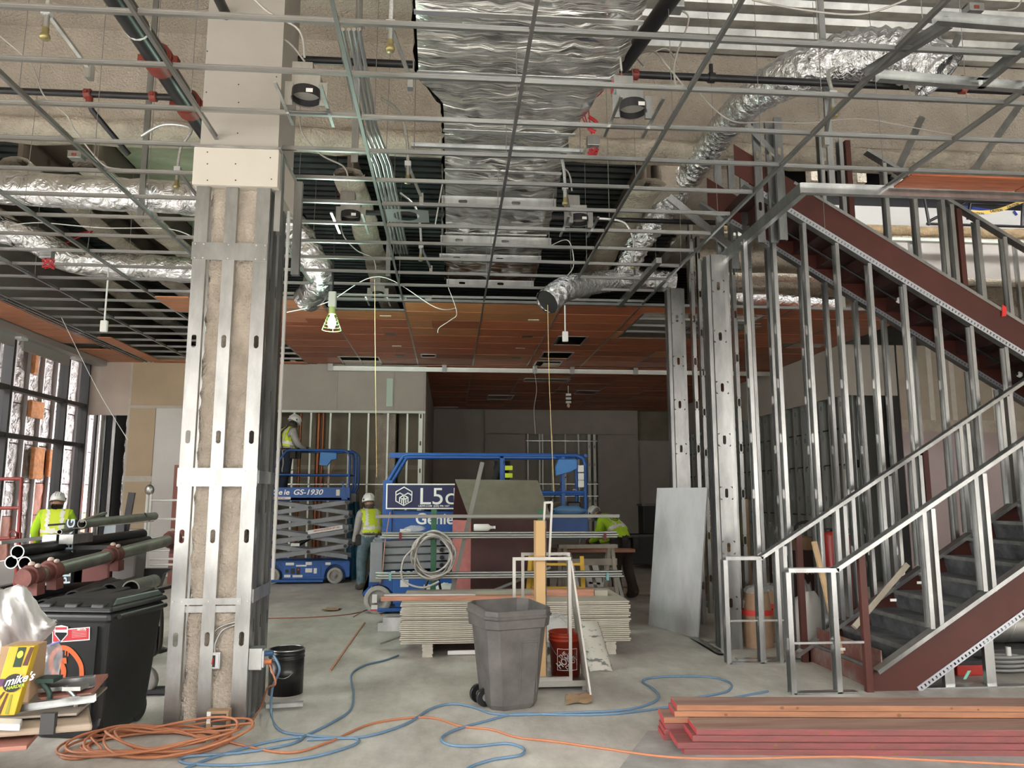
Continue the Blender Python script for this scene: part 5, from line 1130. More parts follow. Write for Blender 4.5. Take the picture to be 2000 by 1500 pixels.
    mb = MB(); mb.cs = True
    for f, m_ in zip(fs, fm): pass
    mb.v = [tuple(V(feet) + v) for v in vs]; mb.f = fs; mb.m = fm; mb.sm = [True] * len(fs)
    # fingers, thumb, ears, nose
    for s_ in 'LR':
        w, h = P['wr' + s_], P['ha' + s_]; d = (h - w).normalized(); fwd = (R @ V((0, 1, 0))); sd = d.cross(fwd)
        if sd.length < .2: sd = d.cross(V((0, 0, 1)))
        sd.normalize(); nn = sd.cross(d); mb.cm = 2
        for k in range(4):
            b0 = h + sd * (.024 * (k - 1.5)) - d * .005; L_ = (.062, .072, .068, .052)[k]
            mb.tube([V(feet) + b0, V(feet) + b0 + d * L_ * .55 + nn * .008, V(feet) + b0 + d * L_ * .85 + nn * .03, V(feet) + b0 + d * L_ * .8 + nn * .05], [.0105, .010, .009, .006], 6)
        b0 = w + d * .03 + sd * .03; mb.tube([V(feet) + b0, V(feet) + b0 + sd * .03 + d * .03 + nn * .015, V(feet) + b0 + sd * .028 + d * .058 + nn * .035], [.012, .011, .007], 6)
    hd = R @ V(head_dir).normalized(); hu = (P['crown'] - P['neck']).normalized(); hr = hd.cross(hu).normalized(); hc = (P['head'] + P['crown']) / 2
    mb.cm = 5
    mb.ell(V(feet) + hc + hd * .085 - hu * .03, (.014, .014, .022), 8, 6)
    for s_ in (-1, 1): mb.ell(V(feet) + hc + hr * (.082 * s_) - hu * .02, (.014, .02, .03), 8, 6)
    for s_ in (-1, 1): mb.cm = 6; mb.ell(V(feet) + hc + hd * .073 + hr * (.03 * s_) + hu * .0, (.011, .011, .007), 8, 5)
    mb.ell(V(feet) + hc + hd * .076 - hu * .065, (.02, .012, .006), 8, 5); mb.cm = 0
    mb.build('body', [mats['shirt'], mats.get('sleeve', mats['shirt']), gloves or SKIN, mats['trousers'], BOOT, facec, BLK], t)
    # vest grown off the torso faces
    sp0, sp1 = P['pelvis'], P['neck']; ax = (sp1 - sp0)
    def shell(name, sel, off, m):
        used = {}; q = MB(); q.cs = True; F2 = []
        for f, bb in zip(fs, bone):
            c = sum((vs[i] for i in f), V()) / len(f)
            if sel(c, bb): F2.append(f); [used.setdefault(i, len(used)) for i in f]
        if not F2: return
        pts = [None] * len(used)
        for i, k in used.items(): pts[k] = V(feet) + vs[i] + nr[i] * off
        q.add(pts, [tuple(used[i] for i in f) for f in F2]); q.build(name, m, t)
    if vest:
        tors = lambda bb: bb[1] in ('belly', 'chest', 'neck') or bb[1][:2] == 'sh' or bb == ('pelvis', 'belly')
        u = lambda c: (c - sp0).dot(ax) / ax.length_squared; sd_ = R @ V((1, 0, 0)); lat = lambda c: (c - sp0 - ax * u(c)).dot(sd_)
        shell('vest', lambda c, bb: tors(bb) and vest_sp[0] < u(c) < vest_sp[1] and abs(lat(c)) < .185, .016, vest)
        shell('reflective_belt', lambda c, bb: tors(bb) and .28 < u(c) < .40, .021, SILV)
        shell('reflective_strap', lambda c, bb: tors(bb) and .36 < u(c) < vest_sp[1] and .075 < abs(lat(c)) < .125, .021, SILV)
    # helmet
    if helmet:
        q = MB(); c0 = V(feet) + hc + hu * .045; n = 22; rings = 8
        f_, r_ = hd - hu * hd.dot(hu), hr; f_.normalize(); vv = []; ff = []
        for i in range(rings + 1):
            a = (math.pi / 2 + .22) * i / rings
            for j in range(n):
                b_ = 2 * math.pi * j / n; rr = math.sin(a); k_ = .135 if math.cos(b_) > 0 else .132
                vv.append(c0 + hu * (.128 * math.cos(a)) + f_ * (k_ * rr * math.cos(b_)) + r_ * (.112 * rr * math.sin(b_)))
        for i in range(rings):
            for j in range(n): ff.append((i * n + j, (i + 1) * n + j, (i + 1) * n + (j + 1) % n, i * n + (j + 1) % n))
        q.cs = True; q.add(vv, ff); h_ = q.build('helmet', helmet, t)
        q = MB()
        for k in (-1, 0, 1): q.tube([c0 + hu * (.130 * math.cos(a)) + f_ * (.137 * math.sin(a)) + r_ * (.035 * k) for a in (-1.3, -.8, -.3, .2, .7, 1.2)], .007, 6)
        q.build('ridge', helmet, h_)
        MB().tube([c0 + f_ * (.134 * math.cos(b_)) + r_ * (.113 * math.sin(b_)) - hu * .022 for b_ in [2 * math.pi * j / 20 for j in range(20)]], .008, 6, closed=True).build('rim', helmet, h_)
        MB().ell(c0 + r_ * .112 + hu * .01, (.014, .014, .02), 8, 6).ell(c0 - r_ * .112 + hu * .01, (.014, .014, .02), 8, 6).build('side_clip', BLK, h_)
        MB().tube([c0 + r_ * .10 - hu * .03, c0 + r_ * .08 + f_ * .03 - hu * .13, c0 + f_ * .05 - hu * .17, c0 - r_ * .08 + f_ * .03 - hu * .13, c0 - r_ * .10 - hu * .03], .006, 5).build('chin_strap', BLK, h_)
    return t, (lambda p: V(feet) + R @ V(p)), P
# --- standing worker in the middle, seen from behind, facing the rear partition slightly left
J = dict(pelvis=(0, 0, .93), belly=(0, .0, 1.10), chest=(0, .02, 1.30), neck=(0, .03, 1.44), head=(0, .05, 1.53), crown=(0, .06, 1.61), shL=(-.19, .01, 1.36), elL=(-.25, -.02, 1.10), wrL=(-.25, .10, .88), haL=(-.24, .14, .80), shR=(.19, .01, 1.36), elR=(.24, .05, 1.10), wrR=(.16, .22, 1.0), haR=(.12, .28, .98), hipL=(-.10, 0, .88), knL=(-.13, .03, .48), anL=(-.14, -.02, .09), toL=(-.16, .14, .04), hipR=(.10, 0, .88), knR=(.12, .02, .48), anR=(.12, -.03, .09), toR=(.14, .13, .04))
t, Wp, P = person('worker standing behind the lowered lift in yellow vest and jeans', J, (-1.47, 14.55, 0), .55, dict(shirt=SLV, trousers=DENIM), (-.2, 1, 0), HIV, gloves=GLV)
def belt(t, Wp, z, r=.19, yc=0., m=None, pouches=((.2, .0), (-.2, .0), (.12, -.15))):
    m = m or mat('tool_belt', (.03, .026, .024), .8); MB().tube([Wp((r * .95 * math.cos(a), yc + r * .78 * math.sin(a), z)) for a in [2 * math.pi * k / 18 for k in range(18)]], .026, 6, closed=True, sq=.6).build('tool_belt', m, t)
    for (x, y) in pouches: c = Wp((x, yc + y, z - .1)); MB().box((c.x - .06, c.y - .05, c.z - .1), (c.x + .06, c.y + .05, c.z + .1)).build('tool_pouch', m, t, bevel=.02)
belt(t, Wp, 1.0)
# --- worker on the raised lift, facing right and away
J = dict(pelvis=(0, 0, .92), belly=(0, .03, 1.08), chest=(0, .06, 1.28), neck=(0, .10, 1.41), head=(0, .15, 1.49), crown=(0, .18, 1.57), shL=(-.19, .05, 1.33), elL=(-.24, .14, 1.08), wrL=(-.16, .34, .98), haL=(-.12, .42, .98), shR=(.19, .05, 1.33), elR=(.25, .13, 1.08), wrR=(.18, .34, .99), haR=(.14, .42, .99), hipL=(-.10, 0, .87), knL=(-.12, .08, .48), anL=(-.13, .06, .09), toL=(-.15, .22, .04), hipR=(.10, 0, .87), knR=(.12, -.04, .48), anR=(.12, -.16, .09), toR=(.13, -.0, .04))
c = aY(556, 900, 15.95); t, Wp, P = person('worker in yellow vest and grey hoodie on the raised lift deck', J, (c.x, 15.95, 1.66), -.85, dict(shirt=SLV, trousers=NAVY), (.2, 1, -.45), HIV, gloves=GLV, facec=BALA)
belt(t, Wp, .98, pouches=((.22, .06), (.2, .18), (-.2, .0)))
for s_ in (-1, 1): MB().tube(spline([Wp((.11 * s_, -.12, .95)), Wp((.06 * s_, -.13, 1.15)), Wp((.02 * s_, -.12, 1.25)), Wp((-.09 * s_, -.09, 1.38)), Wp((-.1 * s_, .02, 1.44))], 6), .016, 6, sq=.5).build('harness_strap', BLK, t)
MB().tube(spline([Wp((.12, -.13, .95)), Wp((.16, -.12, .7)), Wp((.14, -.1, .5)), Wp((.05, .3, .62))], 6), .012, 6).build('lanyard', SLV, t)
# --- worker at the left by the windows, only back and helmet show
J = dict(pelvis=(0, 0, .95), belly=(0, .0, 1.12), chest=(0, .0, 1.33), neck=(0, .02, 1.46), head=(0, .04, 1.55), crown=(0, .05, 1.63), shL=(-.20, 0, 1.40), elL=(-.30, .04, 1.13), wrL=(-.27, .2, .95), haL=(-.25, .27, .93), shR=(.20, 0, 1.40), elR=(.29, .06, 1.13), wrR=(.22, .24, 1.0), haR=(.18, .3, 1.0), hipL=(-.10, 0, .90), knL=(-.11, .02, .49), anL=(-.12, -.02, .09), toL=(-.13, .14, .04), hipR=(.10, 0, .90), knR=(.11, .02, .49), anR=(.12, -.02, .09), toR=(.13, .14, .04))
c = aY(110, 1000, 13.3); t, Wp, P = person('worker in lime shirt and vest standing by the storefront windows', J, (c.x, 13.3, 0), .35, dict(shirt=LIME, trousers=NAVY), (0, 1, 0), HIV)
# --- worker at the saw table bending over, facing left
J = dict(pelvis=(0, -.02, .95), belly=(0, .10, 1.10), chest=(0, .27, 1.27), neck=(0, .40, 1.33), head=(0, .50, 1.34), crown=(0, .57, 1.40), shL=(-.18, .28, 1.25), elL=(-.24, .36, .98), wrL=(-.12, .56, .92), haL=(-.08, .63, .88), shR=(.18, .28, 1.25), elR=(.24, .34, .97), wrR=(.12, .55, .90), haR=(.08, .62, .86), hipL=(-.10, -.02, .90), knL=(-.12, .06, .49), anL=(-.13, .0, .09), toL=(-.14, .17, .04), hipR=(.10, -.02, .90), knR=(.13, -.02, .49), anR=(.14, -.14, .09), toR=(.15, .02, .04))
t, Wp, P = person('worker in lime shirt bending over a saw on the plank table', J, (2.90, 12.95, 0), .72, dict(shirt=LIME, trousers=BRNT), (0, .85, -.9), LIME, gloves=GLV)
belt(t, Wp, 1.0, pouches=((.2, .0), (-.2, .02), (.14, -.18), (-.14, -.16)))
# reflective vee and crest on the bent back
bk = lambda s, x, off=.0: Wp((x, .42 * s - .02 - .67 * (.165 - x * x * 1.6), .95 + .38 * s + .74 * (.165 - x * x * 1.6)))
hxp = [(.0, .24), (.09, .12), (.09, -.10), (0, -.2), (-.09, -.10), (-.09, .12)]
MB().tube([bk(.68 + z * .75, x, -.012) for x, z in hxp], .007, 5, closed=True).tube([bk(.62, -.04, -.012), bk(.72, 0, -.012), bk(.62, .04, -.012)], .006, 5).tube([bk(.70, -.05, -.012), bk(.8, 0, -.012), bk(.70, .05, -.012)], .006, 5).build('back_crest', mat('olive_print', (.16, .17, .02), .8), t)
# his circular saw
hp = Wp((0, .66, .90)); t = thing('circular_saw', 'red circular saw held on the plank table', 'saw', hp)
MB().cyl(hp + V((0, -.05, .0)), hp + V((0, .03, .0)), .085, n=18).build('blade_guard', mat('saw_red', (.22, .03, .03), .5), t); MB().cyl(hp + V((0, -.07, 0)), hp + V((0, -.05, 0)), .03).build('arbor', BLK, t)
MB().tube(spline([hp + V((-.07, 0, .05)), hp + V((-.12, 0, .09)), hp + V((-.18, 0, .04)), hp + V((-.2, 0, -.04))], 5), .02, 8).build('handle', mat('saw_grey', (.35, .30, .27), .6), t); MB().box((hp.x - .18, hp.y - .07, hp.z - .09), (hp.x + .12, hp.y + .07, hp.z - .082)).build('base_plate', GALV, t)
# ================================================================ MATERIALS AND TOOLS IN THE MIDDLE
EDGE = mat('gypsum_core', (.46, .43, .37), .9, var=.1, vs=12); BACKP = mat('grey_paper', (.40, .37, .31), .9, var=.08, vs=2); PLNK = mat('pink_plank', (.42, .20, .13), .7, var=.2, vs=5, stretch=(.5, 6, 6)); ALU = mat('aluminium', (.46, .46, .44), .38, .85)
rn = random.Random(12); z = .135; zs0 = z
NS = 21
for k in range(NS):
    dx = rn.uniform(-.014, .014); dy = rn.uniform(-.015, .015); th = .0158
    b = MB(); b.cm = 0; b.box((-.50 + dx, 8.46 + dy, z), (1.97 + dx, 9.68 + dy, z + th)); b.m[1] = 1; b.m[0] = 1
    nm = ['lowest', 'second', 'third', 'fourth', 'fifth', 'sixth', 'seventh', 'eighth', 'ninth', 'tenth', 'eleventh', 'twelfth', 'thirteenth', 'fourteenth', 'fifteenth', 'sixteenth', 'seventeenth', 'eighteenth', 'nineteenth', 'twentieth', 'topmost'][k]
    tag(b.build('drywall_board', [EDGE, BACKP], bevel=.003, seg=1), ('topmost drywall board of the big stack' if k == NS - 1 else 'drywall board, %s from the floor in the big stack' % nm), 'drywall', 'boards in the big drywall stack'); z += th + .0045
ZS = z - .0045
for x, n_, lb in ((-.22, 4, 'left'), (1.0, 4, 'middle'), (1.75, 4, 'right')):
    t = thing('stack_support', 'gypsum strip block carrying the %s of the drywall stack' % {'left': 'window-side end', 'middle': 'middle', 'right': 'stair-side end'}[lb], 'block', (x, 8.5, 0), 'blocks under the drywall stack')
    for k in range(n_ * 2): MB().box((x - .05 + rn.uniform(-.006, .006), 8.47, .0165 * k), (x + .06 + rn.uniform(-.006, .006), 9.6, .0165 * k + .0155)).build('gypsum_strip', EDGE, t)
tag(MB().stud((-.0, 8.55, .03), (.52, 8.60, .03), (0, 0, 1), .04, .02, 0, holes=False).box((-.0, 8.54, .008), (.52, 8.548, .05)).build('metal_offcut', WHITE), 'bright metal offcut on the floor under the drywall stack', 'offcut')
# boards lying on the stack
def plank(name, label, a, b, w, h, m, zb=ZS, cat='plank', side=(0, 1, 0)):
    a = V((a[0], a[1], zb + h / 2)); b = V((b[0], b[1], zb + h / 2)); return tag(MB().bar(a, b, h, w, V((0, 0, 1))).build(name, m, bevel=.003), label, cat)
c0 = aY(745, 1182, 8.75); c1 = aY(935, 1188, 8.7)
plank('wood_plank', 'pinkish plank lying along the front of the drywall stack', (c0.x, 8.72), (1.05, 8.70), .14, .045, PLNK)
tag(MB().stud((c0.x + .03, 8.76, ZS + .064), (.30, 8.74, ZS + .064), (0, 1, 0), .09, -.03, 0, holes=False).box((c0.x + .03, 8.70, ZS + .047), (.30, 8.81, ZS + .05)).build('metal_channel', ALU), 'aluminium channel lying on the pinkish plank', 'channel')
plank('wood_plank', 'second pinkish plank on the right of the drywall stack', (.95, 8.98), (1.66, 8.95), .12, .075, PLNK)
plank('wood_block', 'short dark board end beside the second plank', (1.665, 8.97), (1.82, 8.97), .13, .06, BACKP)
tag(MB().stud((-.72, 8.95, .27), (-.46 - .03, 8.95, .27), (0, 1, 0), .16, .08, 0, holes=False).box((-.78, 8.9, .20), (-.53, 9.0, .29)).build('metal_bundle', GALV), 'bundle of galvanised channels poking from the left of the stack', 'channels')
tag(MB().cyl((-.72, 8.6, .12), (-.35 - .17, 8.8, .16), .012).build('thin_rod', GALV), 'thin rod poking out left of the stack', 'rod')
# ---- gabled plywood chute behind the stack
t = thing('plywood_box', 'tall maroon plywood box with sloping grey lid behind the stack', 'plywood box', (.7, 10.5, 0))
MAR = mat('maroon_plywood', (.060, .022, .020), .65, var=.25, vs=2); PNK = mat('faded_red_plywood', (.33, .11, .10), .7, var=.25, vs=3); GPLY = mat('grey_plywood', (.155, .14, .108), .8, var=.15, vs=3, bump=.1, bs=15)
a = aY(920, 1012, 10.2); b = aY(1073, 1012, 10.2)
MB().box((a.x, 10.2, 0), (b.x, 10.22, a.z)).build('front_panel', MAR, t); MB().prism([(a.x, 10.2, 0), (a.x - .24, 10.45, 0), (a.x - .24, 10.45, a.z - .03), (a.x, 10.2, a.z - .03)], (0.012, .012, 0)).build('side_panel', PNK, t)
MB().box((b.x - .02, 10.22, 0), (b.x, 11.1, a.z)).build('side_panel', MAR, t); MB().box((a.x - .1, 11.1, 0), (b.x, 11.12, a.z)).build('back_panel', MAR, t)
r0 = aY(889, 936, 10.75); r1 = aY(1050, 938, 10.75); f0 = aY(917, 1012, 10.17); f1 = aY(1077, 1012, 10.17)
n_ = (f1 - f0).cross(r0 - f0).normalized() * .02
MB().hexa([f0, f1, r1, r0, f0 - n_, f1 - n_, r1 - n_, r0 - n_]).build('lid', GPLY, t)
r2 = r0 + V((.0, .02, 0)); k0 = V((r0.x - .03, 11.1, f0.z - .1)); k1 = V((r1.x + .1, 11.1, f0.z - .1))
MB().hexa([r0, r1, k1, k0, r0 + V((0, 0, -.02)), r1 + V((0, 0, -.02)), k1 + V((0, 0, -.02)), k0 + V((0, 0, -.02))]).build('rear_lid', MAR, t)
p0 = aY(942, 903, 10.12); p1 = aY(880, 1168, 9.95); tag(MB().bar(p0, p1, .055, .03).build('steel_angle', mat('grey_angle', (.21, .21, .19), .5, .5)), 'long grey steel angle leaning on the plywood box', 'angle')
p0 = aY(935, 1165, 9.9); p1 = aY(1075, 1108, 10.0); tag(MB().bar(p0, p1, .03, .03).build('slanted_tube', mat('grey_angle', (.21, .21, .19), .5, .5)), 'grey tube slanting across the foot of the plywood box', 'tube')
# ---- conduit rack: two green uprights with bundles of conduit
GRN = mat('green_post', (.015, .12, .055), .45); CON = mat('conduit_rack_steel', (.42, .44, .42), .35, .8)
t = thing('pipe_stand', 'green steel stand holding conduit bundles above the stack', 'pipe stand', (.4, 9.75, 0)); YR = 9.78
for px in (848, 1056):
    a = aY(px, 995, YR); MB().box((a.x - .035, YR - .02, 0), (a.x + .035, YR + .02, a.z)).build('upright', GRN, t, bevel=.004)
    MB().box((a.x - .05, YR - .35, 0), (a.x + .05, YR + .35, .04)).build('foot', GRN, t)
    for py in (1052, 1130): z = aY(px, py, YR).z; MB().box((a.x - .02, YR - .16, z - .03), (a.x + .02, YR, z)).build('arm', GRN, t)
def bundle(py, n, px0, px1, lab, r=.013):
    z = aY(850, py, YR - .08).z; x0 = aY(px0, py, YR - .08).x; x1 = aY(px1, py, YR - .08).x
    for k in range(n):
        xx0 = x0 + rn.uniform(-.02, .05); xx1 = x1 + rn.uniform(-.08, .02)
        tag(MB().tube([(xx0, YR - .05 - .03 * (k % 4) - .012 * (k // 4), z + .016 + .027 * (k // 4)), (xx1, YR - .05 - .03 * (k % 4) - .012 * (k // 4), z + .016 + .027 * (k // 4))], r, 10).build('conduit', CON), lab, 'conduit', lab)
bundle(1052, 10, 746, 1206, 'grey conduit in the upper bundle on the green stand'); bundle(1130, 10, 735, 1214, 'grey conduit in the lower bundle on the green stand')
for py, px, m_, lb in ((1049, 783, mat('maroon_strap', (.12, .01, .015), .6), 'dark red strap at the window-side end of the upper bundle'), (1049, 1179, MATS['maroon_strap'], 'dark red strap at the stair-side end of the upper bundle'), (1127, 763, mat('teal_tape', (.15, .36, .38), .6), 'teal tape at the window-side end of the lower bundle'), (1127, 1184, MATS['teal_tape'], 'teal tape at the stair-side end of the lower bundle')):
    c = aY(px, py, YR - .09); zz = c.z; tag(MB().box((c.x - .016, YR - .19, zz - .035), (c.x + .016, YR - .02, zz - .031)).box((c.x - .016, YR - .19, zz - .035), (c.x + .016, YR - .185, zz + .06)).build('bundle_strap', m_), lb, 'strap')
z = aY(970, 1008, YR - .05).z; x0 = aY(733, 1004, YR - .05).x; x1 = aY(1210, 1012, YR - .05).x
b = MB().stud((x0, YR - .05, z), (x1, YR - .05, z), (0, 0, 1), .042, .042, 0, holes=False).build('strut_channel', mat('dull_strut', (.30, .30, .28), .5, .7)); tag(b, 'long slotted strut channel laid across the green uprights', 'channel')
# coil of grey armoured cable on the left upright
c = aY(843, 1083, YR - .12); t = thing('cable_coil', 'coil of grey armoured cable hung on the green upright', 'cable coil', c); pts = []
for k in range(150):
    a = 2 * math.pi * k / 22; r = .235 + .03 * math.sin(k * .37) ; pts.append(V((c.x + .02 + r * math.cos(a) * (1 + .05 * math.sin(k * .9)), YR - .21 - .05 * math.sin(k * .61), c.z - .0 + r * 1.05 * math.sin(a) + .02 * math.sin(k * .13))))
MB().tube(spline(pts, 2), .013, 7).build('coil', mat('armoured_grey', (.40, .385, .36), .5, .4, var=.2, vs=70), t)
MB().tube(spline([c + V((-.2, -.2, .1)), c + V((-.33, -.2, -.05)), c + V((-.33, -.2, -.28)), c + V((-.1, -.22, -.37)), c + V((.1, -.22, -.30))], 8), .013, 7).build('loose_end', MATS['armoured_grey'], t)
# bottle and clear wrap resting on the upper bundle
zt_ = aY(850, 1052, YR - .08).z + .11
c = aY(944, 1040, YR - .08); t = thing('white_bottle', 'white plastic bottle lying on the upper conduit bundle', 'bottle', (c.x, YR - .1, zt_ - .02)); MB().lathe([(.001, -.12), (.04, -.12), (.043, -.1), (.043, .06), (.02, .09), (.018, .13), (.001, .13)], (c.x, YR - .1, zt_ + .025), 12, (1, 0, 0)).build('body', WHITE, t); MB().cyl((c.x + .13, YR - .1, zt_ + .025), (c.x + .15, YR - .1, zt_ + .025), .02).build('cap', WHITE, t)
CLR = mat('clear_wrap', (.65, .68, .68), .25, 0); CLR.node_tree.nodes['Principled BSDF'].inputs['Alpha'].default_value = .35
def crumple(name, label, c, r, m, seed, cat='plastic wrap', par=None, nu=14, nv=9, amp=.22):
    rn = random.Random(seed); q = MB(); q.cs = True
    q.grid(nu, nv, lambda u, v: V(c) + V((r[0] * math.sin(math.pi * v) * math.cos(2 * math.pi * u) * (1 + rn.uniform(-amp, amp)), r[1] * math.sin(math.pi * v) * math.sin(2 * math.pi * u) * (1 + rn.uniform(-amp, amp)), r[2] * (1 - math.cos(math.pi * v)) * (1 + rn.uniform(-amp, amp) * .6))))
    o = q.build(name, m, par)
    return tag(o, label, cat) if par is None else o
c = aY(808, 1043, YR - .1); crumple('clear_wrap', 'crumpled clear plastic on the upper conduit bundle', (c.x, YR - .1, zt_ - .03), (.13, .05, .04), CLR, 3)
# tool bag by the lift wheel
c = aZ(850, 1205, .0); t = thing('tool_bag', 'black tool bag with white cloth beside the lift wheel', 'bag', (-.15, 10.9, 0)); cx = aY(850, 1150, 10.9).x
MB().prism([(cx - .34, 10.75, .02), (cx + .3, 10.75, .02), (cx + .26, 10.78, .36), (cx - .18, 10.78, .36)], (0, .3, 0)).build('bag', mat('black_canvas', (.012, .014, .015), .85), t, bevel=.04)
MB().tube(spline([(cx - .16, 10.76, .3), (cx - .1, 10.74, .55), (cx + .02, 10.74, .62), (cx + .1, 10.76, .3)], 8), .018, 6).build('handle', BLK, t); crumple('cloth', '', (cx + .16, 10.9, .33), (.17, .12, .08), WHITE, 5, par=t); MB().box((cx - .28, 10.735, .1), (cx + .25, 10.745, .125)).build('green_piping', GRN, t)
# brown crate and black case on the lift deck
c = aY(950 - 100, 935, 12.0)
t = thing('deck_crate', 'brown crate standing on the lowered lift deck', 'crate', (1.25, 11.9, 1.12)); xa = aY(1075, 985, 11.9).x; xb = aY(1110, 985, 11.9).x; MB().box((xa, 11.75, 1.125), (xb, 12.2, aY(1090, 982, 11.8).z)).build('crate', mat('brown_crate', (.085, .05, .03), .8), t, bevel=.01); MB().box((xa + .02, 11.74, 1.5), (xb - .02, 11.75, 1.6)).build('slat', BROWN, t)
t = thing('deck_case', 'black equipment case on the lowered lift deck', 'case', (1.75, 11.9, 1.12)); xa = aY(1100, 985, 11.8).x; xb = aY(1132, 985, 11.8).x; MB().box((xa + .05, 11.70, 1.125), (xb, 12.2, aY(1110, 980, 11.8).z)).build('case', BLK, t, bevel=.02); MB().tube(spline([(xa + .1, 11.66, 1.72), (xa + .15, 11.66, 1.79), (xb - .05, 11.66, 1.74)], 6), .012, 6).build('handle', GALV, t)
crumple('blue_sheet', 'blue plastic sheet bunched at the lift deck edge', (aY(1110, 1010, 11.6).x, 11.52 - .0, 1.40), (.26, .06, .07), mat('blue_plastic', (.10, .22, .42), .35), 8)
# ---- welded frame cart with bucket, carton post, leaning board
t = thing('frame_cart', 'low steel cart with two upright tube frames', 'cart', (1.0, 7.0, 0)); FR = mat('frame_steel', (.40, .39, .36), .4, .75, var=.1, vs=5)
yf, yb = 6.98, 7.32; xl = .68; xr = aY(1117, 1300, yf).x; xR2 = aY(1145, 1330, yf).x
zb_ = aY(1100, 1328, yf).z
MB().box((xl, yf - .02, zb_ - .03), (xR2, 7.78, zb_ - .005)).build('deck', GALV, t); MB().box((xl, yf - .03, zb_ - .05), (xR2 + .01, yf, zb_)).build('deck_rim', FR, t)
for x in (xl + .02, xR2 - .02):
    for y in (yf, 7.74): MB().box((x - .018, y - .018, 0), (x + .018, y + .018, zb_ - .03)).build('leg', FR, t)
for y, pl, pr, pt in ((yf, 1001, 1115, 1088), (yb + .03, 1018, 1113, 1079)):
    xa, xb2 = aY(pl, pt, y).x, aY(pr, pt, y).x; zt = aY(1060, pt, y).z
    MB().box((xa, y - .012, zb_), (xa + .028, y + .012, zt)).build('frame_post', FR, t); MB().box((xb2 - .028, y - .012, zb_), (xb2, y + .012, zt)).build('frame_post', FR, t); MB().box((xa + .028, y - .0115, zt - .028), (xb2 - .028, y + .0115, zt)).build('frame_top', FR, t)
    MB().box((xa + .028, y - .0115, zb_), (xb2 - .028, y + .0115, zb_ + .028)).build('frame_sill', FR, t)
xp = aY(1062, 1200, 7.05).x; t = thing('carton_post', 'tall narrow tan carton standing upright on the cart', 'carton', (xp, 7.05, zb_)); ztop = aY(1060, 1017, 7.05).z
xa, xb2 = aY(1047, 1200, 7.04).x, aY(1065, 1200, 7.04).x; MB().box((xa, 7.02, zb_ + .002), (xb2, 7.2, ztop)).build('front', mat('tan_carton', (.55, .36, .17), .8), t); MB().box((xb2, 7.025, zb_ + .002), (xb2 + .012, 7.29, ztop)).build('printed_side', mat('printed_carton', (.13, .115, .10), .8, var=.6, vs=9), t)
t = thing('steel_post', 'two short pale posts sticking out of the tan carton', 'post', (xp, 7.1, ztop))
for px in (1058, 1072): a = aY(px, 1016, 7.12); b = aY(px + 6, 982, 7.14); MB().bar(V((a.x, 7.12, ztop - .35)), b, .02, .02).build('post', FR, t)
MB().bar(aY(1062, 982, 7.14), aY(1079, 981, 7.14), .02, .02).build('crossbar', FR, t)
# orange-red bucket with printed mark
def pail(name, label, c, r0, r1, h, m, rim, cat='bucket'):
    t = thing(name, label, cat, c); c = V(c)
    MB().lathe([(.001, .004), (r0, .004), (r0 + .002, 0), (r0 + (r1 - r0) * .8, h * .8), (r1 * .985, h * .8), (r1 * 1.03, h * .82), (r1 * 1.03, h * .84), (r1, h * .845), (r1, h * .9), (r1 * 1.03, h * .905), (r1 * 1.03, h * .93), (r1, h * .94), (r1, h), (r1 * .96, h), (r0 * .96, .02), (.001, .02)], c, 28).build('pail', m, t)
    MB().tube([c + V((r1 * 1.0 * math.cos(a), r1 * 1.0 * math.sin(a), h)) for a in [2 * math.pi * k / 28 for k in range(28)]], .006, 6, closed=True).build('rim', rim, t)
    MB().tube(spline([c + V((-r1 * 1.03, 0, h * .82)), c + V((-r1 * .6, -r1 * .85, h * .5)), c + V((r1 * .3, -r1 * 1.04, h * .44)), c + V((r1 * 1.03, 0, h * .82))], 7), .003, 5).build('wire_handle', GALV, t)
    return t
ORB = mat('orange_red_pail', (.42, .045, .018), .4, var=.08, vs=4)
c = aY(1105, 1322, 7.22); bc = (c.x, 7.24, zb_ - .004); t = pail('red_bucket', 'orange-red pail with a slanted white mark on the cart', bc, .128, .15, .37, ORB, ORB)
# printed mark wrapped on the pail front
zm = .16; yq = 7.24 - .1415
fr = MB()
for (x0, z0, x1, z1) in ((-.09, .055, .09, .059), (-.09, .238, .09, .242), (-.09, .055, -.086, .242), (.086, .055, .09, .242)):
    n_ = 8; 
    for k in range(n_):
        xa = x0 + (x1 - x0) * k / n_; xb_ = x0 + (x1 - x0) * (k + 1) / n_; R1 = .143
        ya, yb_ = -math.sqrt(R1 * R1 - xa * xa), -math.sqrt(R1 * R1 - xb_ * xb_)
        fr.add([V(bc) + V((xa, ya, z0)), V(bc) + V((xb_, yb_, z0)), V(bc) + V((xb_, yb_, z1)), V(bc) + V((xa, ya, z1))], [(0, 1, 2, 3)])
fr.build('mark_border', WTXT, t)
def wrap_text(body, size, x, z, ang, sx):
    o = text('mark_text', body, size, (0, 0, 0), (1, 0, 0), (0, 0, 1), WTXT, None, .0008, True, 0, sx)
    ca, sa = math.cos(ang), math.sin(ang); rp = t.location
    for v in o.data.vertices:
        u, w = v.co.x * ca - v.co.z * sa + x, v.co.x * sa + v.co.z * ca + z; R1 = .1435 + .006 * (w - .1); u = max(-.12, min(.12, u))
        v.co = V(bc) + V((u, -math.sqrt(R1 * R1 - u * u) - .0005, w)) - rp
    o.parent = t
wrap_text('THE', .046, -.064, .150, .72, .9); wrap_text('HOME', .082, -.066, .066, .72, .72); wrap_text('DEPOT', .046, -.004, .062, .72, .9)
